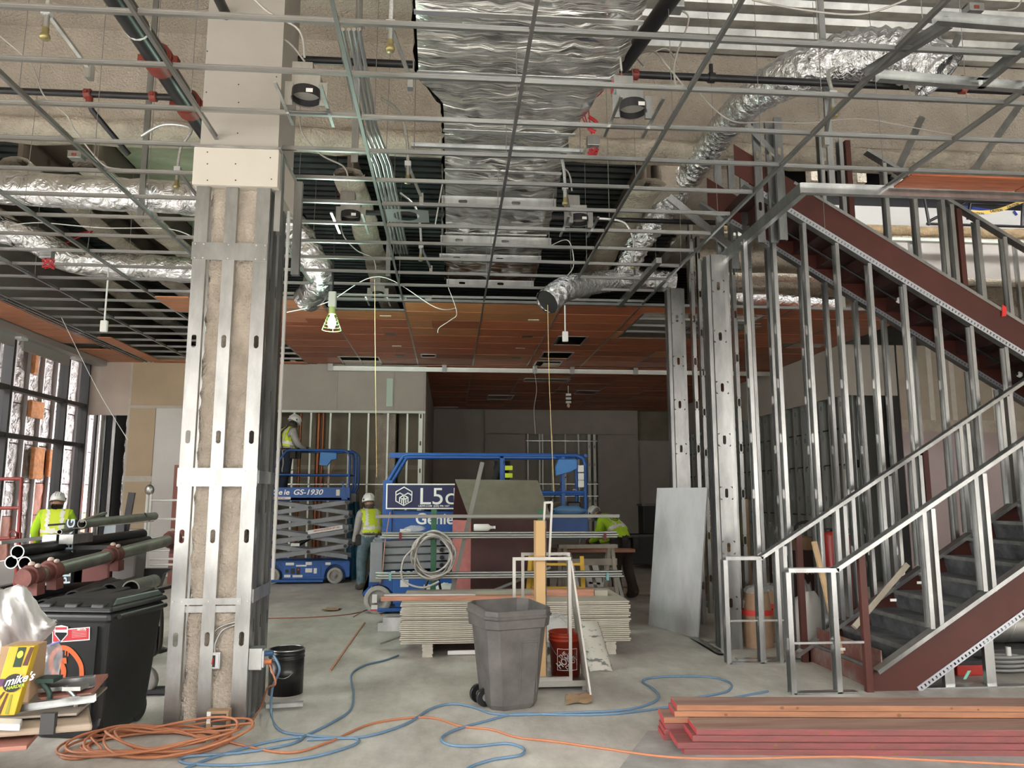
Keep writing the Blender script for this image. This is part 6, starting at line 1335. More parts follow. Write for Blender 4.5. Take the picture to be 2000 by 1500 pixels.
# leaning drywall board and cement bag
a0 = aZ(1166, 1376, 0); b0 = aZ(1158, 1330, 0); t0 = aY(1115, 1080, 7.35)
dirv = V((.0, .62, 0)); th = V((.016, 0, 0))
lo = V((a0.x - .01, 6.75, 0)); hi = V((aY(1113, 1095, 7.02).x, 6.98, aY(1113, 1095, 7.02).z))
p = [lo, lo + V((.03, .55, 0)), V((hi.x + .0, hi.y + .32, hi.z + .03)), hi]
tag(MB().hexa([p[0], p[1], p[2], p[3], p[0] + th, p[1] + th, p[2] + th, p[3] + th]).build('leaning_board', mat('pale_board', (.52, .50, .46), .85, var=.05, vs=3)), 'narrow pale drywall offcut leaning on the cart frame', 'drywall')
c = aZ(1172, 1308, 0); t = thing('cement_bag', 'white printed mortar bag lying against the drywall stack', 'bag', (c.x, 7.9, 0))
q = MB(); q.cs = True; rn = random.Random(6); o_ = aZ(1178, 1312, 0); up1 = aY(1150, 1215, 8.3); dx = V((.23, 0, .0)); dv = (up1 - o_)
def bag(u, v):
    th_ = .055 * math.sin(math.pi * min(1, max(0, v))) * (1 if u < .5 else -1); uu = u * 2 if u < .5 else 2 - u * 2
    return o_ + dx * (uu - .55) + dv * v + V((0, -.05, .06)) * (1 if u < .5 else -.2) * math.sin(math.pi * uu) ** .5 * math.sin(math.pi * (v * .96 + .02)) ** .5 + V((rn.uniform(-.006, .006), 0, rn.uniform(-.004, .004)))
q.grid(20, 16, bag); q.build('sack', mat('mortar_sack', (.55, .53, .47), .6, col2=(.16, .16, .15), vs=7, stretch=(1, 1, 3), thr=(.55, .6)), t)
crumple('plastic_heap', 'crumpled clear plastic behind the red pail', (aY(1085, 1235, 7.75).x, 7.75, .2), (.17, .12, .16), CLR, 12)
# ---- grey wheeled waste bin
c = aZ(997, 1392, 0); cx, cy = .50, 6.55
t = thing('grey_waste_bin', 'scuffed grey wheeled waste bin without a lid', 'waste bin', (cx, cy, 0)); GB = mat('grey_bin_plastic', (.075, .070, .066), .6, col2=(.125, .118, .11), vs=5, bump=.12, bs=18)
def rr(hx, hy, cut): return [(-hx + cut, -hy), (hx - cut, -hy), (hx, -hy + cut), (hx, hy - cut), (hx - cut, hy), (-hx + cut, hy), (-hx, hy - cut), (-hx, -hy + cut)]
prof = [(.0, .185, .17, .07), (.04, .205, .185, .07), (.55, .255, .235, .08), (.63, .262, .24, .08), (.635, .285, .262, .085), (.72, .292, .27, .085), (.725, .30, .278, .085), (.745, .305, .282, .085), (.75, .292, .27, .08), (.79, .292, .27, .08), (.795, .27, .25, .075), (.62, .25, .23, .07), (.06, .19, .17, .06)]
q = MB(); A_ = .35
ca, sa = math.cos(A_), math.sin(A_)
for (z, hx, hy, cut) in prof:
    for x, y in rr(hx, hy, cut): q.v.append((cx + x * ca - y * sa, cy + x * sa + y * ca, z + (.015 * (y / hy) if z > .7 else 0)))
for i in range(len(prof) - 1):
    for j in range(8): q.f.append((i * 8 + j, i * 8 + (j + 1) % 8, (i + 1) * 8 + (j + 1) % 8, (i + 1) * 8 + j)); q.m.append(0); q.sm.append(False)
q.f.append(tuple(range(8))[::-1]); q.m.append(0); q.sm.append(False); q.f.append(tuple(range(8 * 12, 8 * 13))); q.m.append(0); q.sm.append(False)
q.build('body', GB, t, bevel=.012, seg=3)
fx = V((ca, sa, 0)); fy = V((-sa, ca, 0)); o0 = V((cx, cy, 0))
b = MB()
for (x0, z0, x1, z1) in ((.0, .12, .012, .52), (.15, .12, .162, .52), (.0, .52, .162, .535)): 
    P_ = lambda x, z: o0 + fx * x - fy * (.192 + .098 * (z - .04)) + V((0, 0, z))
    b.hexa([P_(x0, z0) + fy * .012, P_(x1, z0) + fy * .012, P_(x1, z0), P_(x0, z0), P_(x0, z1) + fy * .012, P_(x1, z1) + fy * .012, P_(x1, z1), P_(x0, z1)])
b.build('moulded_ribs', GB, t, bevel=.004)
for s_ in (-1, 1):
    c = o0 + fy * (.10 * s_ if s_ < 0 else .12) * 1.0 - fx * .215 + V((0, 0, .085)) if False else o0 - fx * .20 + fy * (.09 + .07 * s_) + V((0, 0, .075)); MB().lathe([(.001, -.02), (.07, -.02), (.075, -.012), (.075, .012), (.07, .02), (.001, .02)], c, 18, fy).build('wheel', BLK, t, smooth=False)
    MB().cyl(c - fy * .024, c + fy * .024, .03).build('hub', HUB, t)
# rubbish in the bin
crumple('bin_rubbish', 'dark rubbish inside the grey waste bin', (cx, cy, .55), (.19, .17, .06), mat('dark_rubbish', (.05, .045, .04), .9, var=.5, vs=8), 4, 'rubbish')
# ---- saw table: plank on trestles behind, ladders
t = thing('trestle_table', 'plank on aluminium trestles used as a saw table', 'trestle table', (1.9, 12.5, 0)); zt = aY(1130, 1072, 12.45).z
xa, xb2 = aY(1078, 1072, 12.45).x, aY(1195, 1072, 12.45).x; MB().box((xa, 12.3, zt - .05), (xb2 + .35, 12.62, zt)).build('plank', PLNK, t, bevel=.003)
for x in (xa + .25, xb2 - .05):
    for s_ in (-1, 1):
        for u in (-1, 1): MB().bar((x + .03 * u, 12.46 + .05 * s_, zt - .05), (x + .18 * u, 12.46 + .26 * s_, 0), .05, .02).build('leg', ALU, t)
    MB().bar((x, 12.3, zt - .3), (x, 12.62, zt - .3), .03, .03).build('brace', ALU, t)
t = thing('wooden_trestle', 'weathered wooden trestle just in front of the bending worker', 'trestle', (1.9, 11.0, 0)); WB = mat('weathered_wood', (.27, .24, .20), .8, var=.2, vs=6)
yt = 10.6
for (a, b_) in (((1196, 1068), (1207, 1180)), ((1190, 1068), (1180, 1140)), ((1092, 1068), (1092, 1165)), ((1104, 1068), (1100, 1165))):
    p = aY(*a, yt); q_ = aY(*b_, yt); q_.z = 0; MB().bar(p, V((q_.x, yt + (.15 if a[0] in (1190, 1104) else -.1), 0)), .05, .03).build('leg', WB, t)
p = aY(1090, 1098, yt); q_ = aY(1205, 1100, yt); MB().bar(V((p.x, yt, p.z)), V((q_.x, yt, p.z)), .03, .09).build('rail', WB, t); MB().bar(V((p.x, yt, .42)), V((q_.x, yt, .42)), .03, .08).build('rail', WB, t); zt2 = aY(1150, 1066, yt).z; MB().box((p.x, yt - .07, zt2 - .03), (q_.x, yt + .07, zt2 + .02)).build('top', WB, t)
t = thing('yellow_ladder', 'yellow fibreglass ladder standing behind the cart frames', 'ladder', (1.1, 10.0, 0)); YL = mat('yellow_fibreglass', (.62, .38, .03), .5)
for px0, px1, yy in ((1036, 1026, 9.98), (1044, 1034, 10.02), (1136, 1142, 10.0)):
    a = aY(px0, 1086, yy); b_ = aY(px1, 1170, yy); MB().bar(a, V((b_.x, yy, 0)), .05, .03).build('rail', YL, t)
for py in (1102, 1148): a = aY(1040, py, 9.98); b_ = aY(1138, py, 9.98); MB().bar(a, b_, .03, .03).build('rung', YL, t)
t = thing('aluminium_ladder', 'folded aluminium ladder leaning under the saw table', 'ladder', (1.9, 12.1, 0))
for px0, px1 in ((1142, 1163), (1160, 1182)): a = aY(px0, 1098, 12.1); b_ = aY(px1, 1164, 12.1); MB().bar(a, V((b_.x, 12.1, .0)), .09, .03).build('rail', ALU, t)
for u in (.3, .6): MB().bar(aY(1150, 1120 + 60 * (u - .3), 12.1), aY(1172, 1122 + 60 * (u - .3), 12.1), .03, .03).build('rung', ALU, t)
# blue tarp by the rear partition and swept debris
c = aY(693, 1060, 16.3); q = MB(); q.cs = True; rn = random.Random(10)
q.grid(8, 14, lambda u, v: V((c.x - .18 + .4 * u * (1 - .45 * v), 16.3 + .08 * math.sin(u * 12 + v * 3) + rn.uniform(-.02, .02), 1.75 * v))); tag(q.build('blue_tarp', mat('teal_tarp', (.01, .085, .14), .45)), 'dark blue tarp standing against the rear partition', 'tarp')
rn = random.Random(14)
for k, (px, py, lb) in enumerate(((645, 1192, 'flat brown scrap on the floor before the raised lift'), (1125, 1368, 'torn brown paper scrap by the cart leg'), (700, 1240, 'long thin wood strip lying on the middle floor'), (560, 1380, 'grey metal offcuts beside the black bucket'))):
    c = aZ(px, py, 0)
    if k == 2: tag(MB().bar(aZ(712, 1216, .006), aZ(645, 1310, .006), .02, .012).build('floor_scrap', PLNK), lb, 'scrap')
    elif k == 3: tag(MB().stud(aZ(520, 1382, .02), aZ(592, 1378, .02), (0, 1, 0), .06, .03, 0, holes=False).build('floor_scrap', GALV), lb, 'scrap')
    else: q = MB(); q.grid(4, 4, lambda u, v: V((c.x + .22 * (u - .5) + .05 * v, c.y + .3 * (v - .5) + rn.uniform(-.02, .02), .004 + .03 * rn.random()))); tag(q.build('floor_scrap', CARD), lb, 'scrap')
# wood scraps strewn around the saw table
for k in range(12):
    x = rn.uniform(2.4, 6.2); y = rn.uniform(11.2, 14.5); a = rn.uniform(-.5, .5); L_ = rn.uniform(.3, 1.2)
    tag(MB().bar((x, y, .012), (x + L_ * math.cos(a), y + L_ * math.sin(a), .012), .04 + .06 * rn.random(), .018, V((0, 1, 0))).build('wood_scrap', rn.choice((PLNK, WOODC, CARD, ORG))), 'wood scrap lying on the floor past the saw table', 'wood scrap', 'wood scraps behind the leaning grey panel')
# ================================================================ LEFT SIDE
BINP = mat('black_bin_plastic', (.014, .015, .016), .45, var=.25, vs=4, bump=.06, bs=25)
t = thing('black_wheeled_bin', 'large black wheeled bin with hinged lid and orange paint', 'wheeled bin', (-2.6, 6.1, 0))
A_ = -.18; ca, sa = math.cos(A_), math.sin(A_); o0 = V((-2.60, 6.16, 0)); P_ = lambda x, y, z: o0 + V((x * ca - y * sa, x * sa + y * ca, z))
def ring(hx0, hx1, hy0, hy1, z): return [P_(-hx0, -hy0, z), P_(hx1, -hy0, z), P_(hx1, hy1, z), P_(-hx0, hy1, z)]
q = MB(); prof = [(.235, .235, .27, .27, 0), (.245, .245, .28, .28, .05), (.29, .30, .35, .34, .80), (.30, .31, .36, .35, .82), (.30, .31, .36, .35, .87)]
for p in prof: q.v += [tuple(v) for v in ring(*p)]
for i in range(len(prof) - 1):
    for j in range(4): q.f.append((i * 4 + j, i * 4 + (j + 1) % 4, i * 4 + 4 + (j + 1) % 4, i * 4 + 4 + j))
q.f += [(3, 2, 1, 0), tuple(range(16, 20))]; q.m = [0] * len(q.f); q.sm = [False] * len(q.f); q.build('body', BINP, t, bevel=.03, seg=3)
q = MB(); q.hexa(ring(.315, .325, .375, .37, .875) + ring(.30, .31, .35, .36, .91)); q.hexa(ring(.29, .30, .33, .35, .91) + ring(.24, .26, .22, .33, .955)); lid = q.build('lid', BINP, t, bevel=.012)
for x in (-.2, .0, .2): MB().hexa([P_(x - .05, -.36, .885), P_(x + .05, -.36, .885), P_(x + .05, .3, .90), P_(x - .05, .3, .90), P_(x - .05, -.34, .93), P_(x + .05, -.34, .93), P_(x + .045, .3, .975), P_(x - .045, .3, .975)]).build('lid_rib', BINP, lid, bevel=.01)
MB().hexa([P_(.17, -.315, .12), P_(.185, -.315, .12), P_(.185, -.29, .12), P_(.17, -.29, .12), P_(.21, -.365, .78), P_(.225, -.365, .78), P_(.225, -.33, .78), P_(.21, -.33, .78)]).build('corner_rib', BINP, t)
for y in (-.2, .2): c = P_(.215, y, .10); MB().lathe([(.001, -.03), (.09, -.03), (.1, -.02), (.1, .02), (.09, .03), (.001, .03)], c, 20, P_(1, 0, 0) - o0).build('wheel', BLK, t, smooth=False)
MB().cyl(P_(.34, -.3, .84), P_(.34, .3, .84), .018).build('handle_bar', BINP, t)
# sticker and sprayed mark on the front face (front = -y side, slightly inclined)
nrm = (P_(0, -1, 0) - o0); Fz = lambda x, z, off: P_(x + .10, -(.28 + .07 * (z - .05) / .75) - off, z)
def fq(pts, m, name, off=.004, par=t, d=.002):
    a = [Fz(x, z, off) for x, z in pts]; b = [Fz(x, z, off + d) for x, z in pts]; n = len(pts)
    return MB().add(a + b, [tuple(range(n)), tuple(range(2 * n - 1, n - 1, -1))] + [(i, (i + 1) % n, n + (i + 1) % n, n + i) for i in range(n)]).build(name, m, par)
st = fq([(-.22, .66), (.06, .685), (.06, .775), (-.22, .75)], WTXT, 'sticker_border', .003)
fq([(-.213, .668), (.053, .692), (.053, .768), (-.213, .743)], mat('sticker_red', (.50, .035, .045), .5), 'sticker_field', .006)
fq([(-.20, .72), (-.15, .665), (-.10, .72), (-.10, .775), (-.15, .785), (-.20, .775)], WTXT, 'sticker_shield', .009); fq([(-.192, .722), (-.15, .675), (-.108, .722), (-.108, .735), (-.192, .735)], BLK, 'shield_lower', .012); fq([(-.192, .752), (-.108, .756), (-.108, .772), (-.192, .77)], MATS['sticker_red'], 'shield_upper', .012)
for k in range(5): fq([(-.07, .70 + .011 * k), (.04, .71 + .011 * k), (.04, .714 + .011 * k), (-.07, .704 + .011 * k)], mat('sticker_pink', (.7, .3, .3), .5), 'sticker_line', .009)
text('sticker_text', 'SE-175', .024, Fz(-.03, .752, .012), (ca, sa, .0), (0, -.09, 1), WTXT, t, .001, True)
OSP = mat('orange_spray', (.62, .13, .035), .6)
def stroke(pts, w):
    pts = spline([V((x, z, 0)) for x, z in pts], 6); L_ = []; R_ = []
    for i, p in enumerate(pts):
        d = (pts[min(i + 1, len(pts) - 1)] - pts[max(i - 1, 0)]).normalized(); n = V((-d.y, d.x, 0)) * w; L_.append(Fz(p.x + n.x, p.y + n.y, .004)); R_.append(Fz(p.x - n.x, p.y - n.y, .004))
    k = len(L_); MB().add(L_ + R_, [(i, i + 1, k + i + 1, k + i) for i in range(k - 1)]).build('spray_mark', OSP, t)
stroke([(-.14, .41), (-.19, .44), (-.225, .50), (-.215, .58), (-.16, .625), (-.10, .62), (-.04, .57), (0, .50), (.005, .40)], .017); stroke([(-.14, .41), (-.13, .47), (-.15, .53), (-.11, .54)], .02)
for x, z0, z1 in ((-.15, .60, .57), (-.12, .61, .575), (-.10, .60, .57), (-.01, .42, .36), (.008, .42, .34)): stroke([(x, z0), (x, z1)], .004)
# ---- black tin bucket behind the column
c = aZ(550, 1362, 0); pail('black_bucket', 'black metal bucket standing right of the column', (c.x, c.y + .15, 0), .145, .15, .37, mat('black_tin', (.010, .010, .011), .3), GALV)
# ---- pipe cart
t = thing('pipe_cart', 'black steel pipe cart with lettered uprights left of the column', 'pipe cart', (-3.6, 8.6, 0)); CB = mat('cart_black', (.02, .021, .024), .5)
def upr(px, p0, p1, y): a = aY(px, p0, y); b = aY(px - (4 if px < 200 else 2), p1, y); MB().box((a.x - .05, y - .03, .15), (a.x + .05, y + .03, a.z)).build('upright', CB, t, bevel=.004); return a
u1 = upr(141, 1015, 1170, 8.05); u2 = upr(237, 1022, 1150, 9.5)
for u in (u1, u2):
    for z in (u.z - .25, .62, .35): MB().box((u.x - .55, u.y - .03, z - .04), (u.x + .4, u.y + .03, z)).build('arm', CB, t)
MB().box((u1.x - .6, 7.9, .15), (u1.x - .5, 9.7, .2)).box((u2.x + .3, 7.9, .15), (u2.x + .4, 9.7, .2)).box((u1.x - .6, 7.9, .15), (u2.x + .4, 8.1, .2)).box((u1.x - .6, 9.5, .15), (u2.x + .4, 9.7, .2)).build('base_frame', CB, t)
for k, (x, y) in enumerate(((u1.x - .5, 8.0), (u2.x + .3, 8.0), (u1.x - .5, 9.6), (u2.x + .3, 9.6))): MB().lathe([(.001, -.025), (.06, -.025), (.07, -.015), (.07, .015), (.06, .025), (.001, .025)], (x, y, .07), 16, (0, 1, 0)).build('caster', HUB, t); MB().box((x - .03, y - .03, .07), (x + .03, y + .03, .16)).build('caster_fork', CB, t)
text('letters', 'PLUMBING', .105, (u1.x + .042, 8.015, u1.z - .62), (0, 0, 1), (-1, 0, 0), mat('stencil_white', (.45, .55, .62), .6), t, .001, True, 0, 1.25)
RIM = mat('cut_pipe_end', (.70, .70, .68), .5)
def cpipe(label, a, ya, b, yb, r, m=PIPEB, rim=False, grp=None, fit=False):
    p, q = aY(*a, ya), aY(*b, yb); t = thing('loose_pipe', label, 'pipe', p, grp or 'pipes on the cart'); d = (q - p).normalized()
    MB().tube([p, q], r, 16, cap=False).tube([p + d * .01, q - d * .01], r * .86, 16, cap=False).build('tube', m, t); X, Y, Z = frame(d); n = 20
    rg = MB(); vs = [p + X * (rr * math.cos(2 * math.pi * k / n)) + Y * (rr * math.sin(2 * math.pi * k / n)) for rr in (r * 1.01, r * .85) for k in range(n)]; rg.add(vs + [v + d * .004 for v in vs], [(k, (k + 1) % n, n + (k + 1) % n, n + k) for k in range(n)]); rg.build('cut_rim', RIM if rim else m, t)
    MB().cyl(p + d * .5, p + d * .51, r * .84, n=12).build('bore_shade_disc', BLK, t)  # black disc stands in for the shade deep in the pipe
    return t, p, q, d
cpipe('top one of three black pipes with bright cut ends', (34, 1078), 7.3, (278, 1043), 9.9, .060, rim=True); cpipe('lower outer black pipe with a bright cut end', (22, 1098), 7.3, (270, 1056), 9.9, .058, rim=True); cpipe('lower inner black pipe with a bright cut end', (48, 1100), 7.3, (288, 1056), 9.9, .058, rim=True)
OGP = mat('old_galvanised_pipe', (.21, .205, .18), .5, .5, var=.25, vs=4); OGF = mat('rusty_red_fitting', (.13, .042, .034), .7, var=.3, vs=8)
tt, p, q_, d = cpipe('long old galvanised pipe with rusty red couplings', (52, 1128), 6.9, (342, 1052), 9.2, .062, OGP)
for u in (.02, .12, .50, .97):
    c = p + (q_ - p) * u; MB().cyl(c - d * .09, c + d * .09, .078, n=14).cyl(c - d * .03, c + d * .03, .10, n=10).build('coupling', OGF, tt)
    X, Y, Z = frame(d); MB().obox(c + V((.05, 0, -.10)), X, Y, Z, (-.045, -.05, -.045), (.045, .05, .05)).build('fitting_stub', OGF, tt); MB().ell(c + V((0, 0, .1)), (.03, .03, .025), 8, 5).ell(c + V((.06, -.02, .09)), (.025, .025, .02), 8, 5).build('bolt', mat('pale_bolt', (.45, .35, .30), .6), tt)
cpipe('grey pipe lying across the top of the cart', (160, 1023), 7.9, (302, 1008), 9.4, .045, OGP); cpipe('slim pipe stub with open end on the cart top', (116, 1039), 7.6, (170, 1028), 8.6, .022, OGP, rim=True)
for k, (a, b, r, lb) in enumerate((((38, 1165), (232, 1145), .075, 'black pipe on the cart bottom shelf farthest out'), ((84, 1190), (150, 1160), .085, 'short black pipe end low beside the white sheet'), ((142, 1172), (215, 1142), .08, 'black pipe end resting low over the bin lid'), ((212, 1157), (262, 1140), .075, 'black pipe end beside the lower right of the cart'), ((255, 1150), (300, 1135), .07, 'grey flanged pipe end at the right of the cart'))): cpipe(lb, a, 7.0, b, 8.6, r, OGP if k == 4 else PIPEB)
for k, (a, b, lb) in enumerate((((240, 1170), (338, 1145), 'upper thin black rod poking right past the cart'), ((235, 1178), (320, 1155), 'middle thin black rod poking right past the cart'), ((225, 1176), (300, 1160), 'lowest thin black rod poking right past the cart'))): tag(MB().tube([aY(*a, 7.0), aY(*b, 7.3)], .014, 8).build('thin_rod', PIPEB), lb, 'rod', 'rods on the cart')
for (a, b, w, m_, lb) in (((90, 1026), (165, 1020), .03, GALV, 'flat strut lying on the cart top'), ((120, 1034), (300, 1018), .015, ALU, 'thin bright rod lying across the cart top'), ((160, 1018), (205, 1002), .04, OGP, 'grey angle sticking up from the cart top'), ((0, 1060), (160, 1042), .05, ALU, 'pale channel lying behind the black pipes'), ((283, 1002), (292, 1018), .012, BLK, 'black strap end over the pipe tip')): tag(MB().bar(aY(*a, 7.9), aY(*b, 8.6), w, w * .6).build('cart_strut', m_), lb, 'strut')
for px, w in ((95, .05), (128, .05)): c = aY(px, 1052, 7.9); tag(MB().box((c.x - w, 7.88, c.z - .05), (c.x + w * 1.6, 8.3, c.z + .04)).build('strut_end', GALV), 'square strut end on the cart %s' % ('nearer the window' if px < 100 else 'nearer the lettered upright'), 'strut')
# handle of a hand truck behind the bin
t = thing('hand_truck', 'black hand truck with curved handle behind the bin', 'hand truck', aZ(290, 1310, 0)); y = 7.0
MB().tube(spline([aY(288, 1150, y), aY(312, 1180, y), aY(314, 1240, y), aY(308, 1270, y), aY(285, 1285, y)], 6), .022, 8).build('handle', mat('dark_tube', (.07, .06, .055), .4, .5), t); a = aY(304, 1222, y); MB().box((a.x - .03, y - .03, a.z - .22), (a.x + .03, y + .03, a.z)).build('grip', BLK, t)
MB().tube([aY(285, 1285, y), aY(270, 1200, y)], .02, 8).build('frame_tube', CB, t); c = aY(283, 1290, y + .1); MB().lathe([(.001, -.03), (.1, -.03), (.12, -.02), (.12, .02), (.1, .03), (.001, .03)], (c.x, y + .1, .12), 18, (0, 1, 0)).build('wheel', TYRE, t); MB().box((c.x - .12, y + .04, .02), (c.x + .2, y + .2, .05)).build('toe_plate', CB, t)
# ---- timber panel, scaffold frame, things against the rear wall
a = aY(341, 908, 15.9); tag(MB().box((a.x, 15.9, 0), (a.x + .5, 15.93, a.z)).build('red_board', mat('faded_red_board', (.30, .12, .10), .7, var=.15, vs=3, stretch=(4, 4, .5))), 'tall faded red board standing behind the column', 'board')
t = thing('scaffold_ladder', 'white scaffold end frame with rungs by the rear wall', 'scaffold', (-5.9, 15.0, 0)); y = 14.9
for px in (289, 296): a = aY(px, 955, y); MB().tube([(a.x, y, 0), (a.x, y, a.z)], .026, 8).build('tube', WHITE, t)
a = aY(292, 957, y); MB().ell(a, (.09, .06, .1), 12, 8).build('swivel_head', ALU, t)
for py in (977, 1014, 1050, 1075, 1092, 1103): p = aY(293, py, y); MB().tube([p, p + V((1.3, 0, 0))], .022, 8).build('rung', WHITE, t)
p = aY(258, 962, 14.3); q_ = aY(243, 1045, 14.3); tag(MB().bar(p, V((q_.x - .1, 14.3, 0)), .11, .05).build('black_plank', BLK), 'black metal plank leaning near the rear wall', 'plank')
p = aY(222, 1025, 14.0); tag(MB().bar(p, V((p.x - .15, 14.1, 0)), .28, .02).build('pale_sheet', mat('pale_blue_panel', (.5, .56, .64), .6)), 'pale blue panel leaning beside the black plank', 'panel')
t = thing('red_barrier', 'red steel barrier frame at the left edge by the windows', 'barrier', (-6.2, 11.5, 0)); RB = mat('barrier_red', (.22, .03, .025), .5); y = 11.3
for a, b in (((-40, 936), (43, 935)), ((42, 934), (36, 1060)), ((-40, 993), (41, 992)), ((-40, 1055), (36, 1050))): MB().tube([aY(*a, y), aY(*b, y)], .028, 6).build('tube', RB, t)
p = aY(39, 1040, y); MB().tube([(p.x, y, p.z), (p.x, y, 0)], .028, 6).build('leg', RB, t); MB().tube([aY(25, 1045, y - .03) + V((.05 * math.cos(k), 0, .06 * math.sin(k))) for k in [2 * math.pi * j / 10 for j in range(10)]], .01, 5, closed=True).build('ring', RB, t)
# anvil-like black clamp stand
c = aY(300, 1110, 9.0); t = thing('black_vise', 'black bench vise stand behind the cart', 'vise', (c.x, 9.0, 0)); MB().prism([(c.x - .2, 8.95, c.z - .06), (c.x - .1, 8.95, c.z - .2), (c.x + .08, 8.95, c.z - .2), (c.x + .12, 8.95, c.z - .06), (c.x + .22, 8.95, c.z), (c.x - .2, 8.95, c.z)], (0, .12, 0)).build('jaw', BLK, t); MB().cyl((c.x, 9.0, 0), (c.x, 9.0, c.z - .2), .03).build('post', BLK, t); MB().lathe([(.001, 0), (.2, 0), (.2, .02), (.001, .02)], (c.x, 9.0, 0), 12).build('foot', BLK, t)
# cartons under the pipes
for k, (px, py, w, lb) in enumerate(((180, 1120, .22, 'maroon carton under the cart pipes'), (125, 1125, .25, 'grey cloth bundle under the cart pipes'), (250, 1095, .12, 'small grey carton under the cart pipes'))):
    c = aY(px, py, 8.8); z_ = .62 + .003; MB_ = MB().box((c.x - w, 8.7, z_), (c.x + w, 9.0, c.z + .15)); tag(MB_.build('carton', (mat('maroon_carton', (.14, .05, .045), .8), mat('grey_cloth', (.2, .19, .18), .9), mat('dull_carton', (.16, .15, .14), .8))[k], bevel=.02), lb, 'carton')
# ================================================================ BENCH OF BOARDS AT THE LEFT EDGE
def hb(pts, y0, y1, h, m, name, label, cat, bevel=.004):
    # slab from two front pixels at depth y0 to two rear pixels at depth y1, thickness h
    a, b = aY(*pts[0], y0), aY(*pts[1], y0); c, d = aY(*pts[2], y1), aY(*pts[3], y1); z = V((0, 0, h)); c.z = b.z; d.z = a.z
    return tag(MB().hexa([a, b, c, d, a + z, b + z, c + z, d + z]).build(name, m, bevel=bevel), label, cat)
WD = mat('weathered_board', (.30, .235, .175), .7, var=.15, vs=4, stretch=(.6, 5, 5)); RPL = mat('red_plywood', (.27, .115, .085), .6, var=.12, vs=3); 
hb(((-140, 1480), (52, 1465), (95, 1430), (-80, 1440)), 4.0, 4.45, .02, RPL, 'plywood_sheet', 'lowest red plywood sheet of the bench pile at the left edge', 'plywood')
hb(((-140, 1452), (180, 1428), (170, 1390), (-80, 1405)), 4.05, 4.5, .035, WD, 'wood_board', 'brown board with black tape on the bench pile', 'board', .012)
tp_ = aY(95, 1412, 4.04); tag(MB().box((tp_.x - .035, 4.03, tp_.z - .05), (tp_.x + .03, 4.06, tp_.z + .045)).build('black_tape', mat('black_tape', (.03, .03, .03), .5)), 'black tape wrapped round the brown board', 'tape')
hb(((-140, 1415), (150, 1398), (210, 1345), (0, 1352)), 4.15, 4.7, .012, mat('curled_sheet', (.20, .17, .14), .7, var=.3, vs=4), 'curled_sheet', 'thin warped sheet on the bench pile', 'sheet')
hb(((-40, 1382), (178, 1362), (210, 1336), (20, 1346)), 4.3, 4.75, .022, RPL, 'plywood_sheet', 'upper red plywood sheet under the clamped tracks', 'plywood')
hb(((-60, 1425), (38, 1428), (44, 1404), (-60, 1402)), 4.0, 4.1, .03, mat('white_track_offcut', (.72, .74, .78), .35, .3), 'track_offcut', 'white metal track offcut in front on the bench pile', 'track')
p, q_ = aY(30, 1342, 4.4), aY(186, 1328, 4.45); tag(MB().stud(p, q_, (0, 0, 1), .055, .05, 0, holes=False).stud(p + V((0, -.05, -.025)), q_ + V((0, -.05, -.025)), (0, 1, 0), .05, .02, 0, holes=False).build('metal_track', GALV), 'upper metal track clamped on the bench pile', 'track')
p, q_ = aY(25, 1382, 4.2), aY(188, 1361, 4.25); tag(MB().stud(p, q_, (0, 0, 1), .035, .04, 0, holes=False).build('metal_track', GALV), 'lower metal track along the front of the bench pile', 'track')
p, q_ = aY(48, 1368, 4.3), aY(70, 1372, 4.28); tag(MB().prism([aY(42, 1360, 4.3), aY(60, 1352, 4.34), aY(80, 1370, 4.3), aY(58, 1378, 4.26)], (0, .0, .012)).build('metal_scrap', GALV), 'bent grey metal scrap beside the yellow box', 'scrap')
GC = mat('clamp_green', (.03, .06, .05), .5, .4)
for k, (px, py, lb) in enumerate(((98, 1345, 'green C clamp gripping the tracks'), (150, 1360, 'grey C clamp gripping the tracks near their ends'))):
    c = aY(px, py, 4.35); t = thing('c_clamp', lb, 'clamp', c, 'clamps on the bench pile'); MB().tube(spline([c + V((-.03, -.06, .06)), c + V((0, -.06, .03)), c + V((.03, -.06, -.02)), c + V((.01, -.06, -.08)), c + V((-.01, -.06, -.12))], 6), .014, 7).build('jaw', GC if k == 0 else GALV, t); MB().box((c.x - .04, c.y - .08, c.z + .045), (c.x + .05, c.y + .02, c.z + .065)).build('anvil', GC if k == 0 else GALV, t); MB().cyl(c + V((-.08, -.07, -.06)), c + V((-.0, -.07, -.06)), .006, n=6).build('tommy_bar', ALU, t)
# trestle carrying the pile (mostly out of frame)
t = thing('bench_trestle', 'dark trestle carrying the board pile at the left edge', 'trestle', (-2.7, 4.3, 0)); 
for x in (-2.75, -2.45):
    for y in (4.1, 4.5): MB().bar((x, y, .40), (x + (.1 if x > -2.6 else -.1), y, 0), .05, .05).build('leg', WB, t)
MB().box((-2.85, 4.08, .36), (-2.36, 4.55, .415)).build('beam', WB, t)
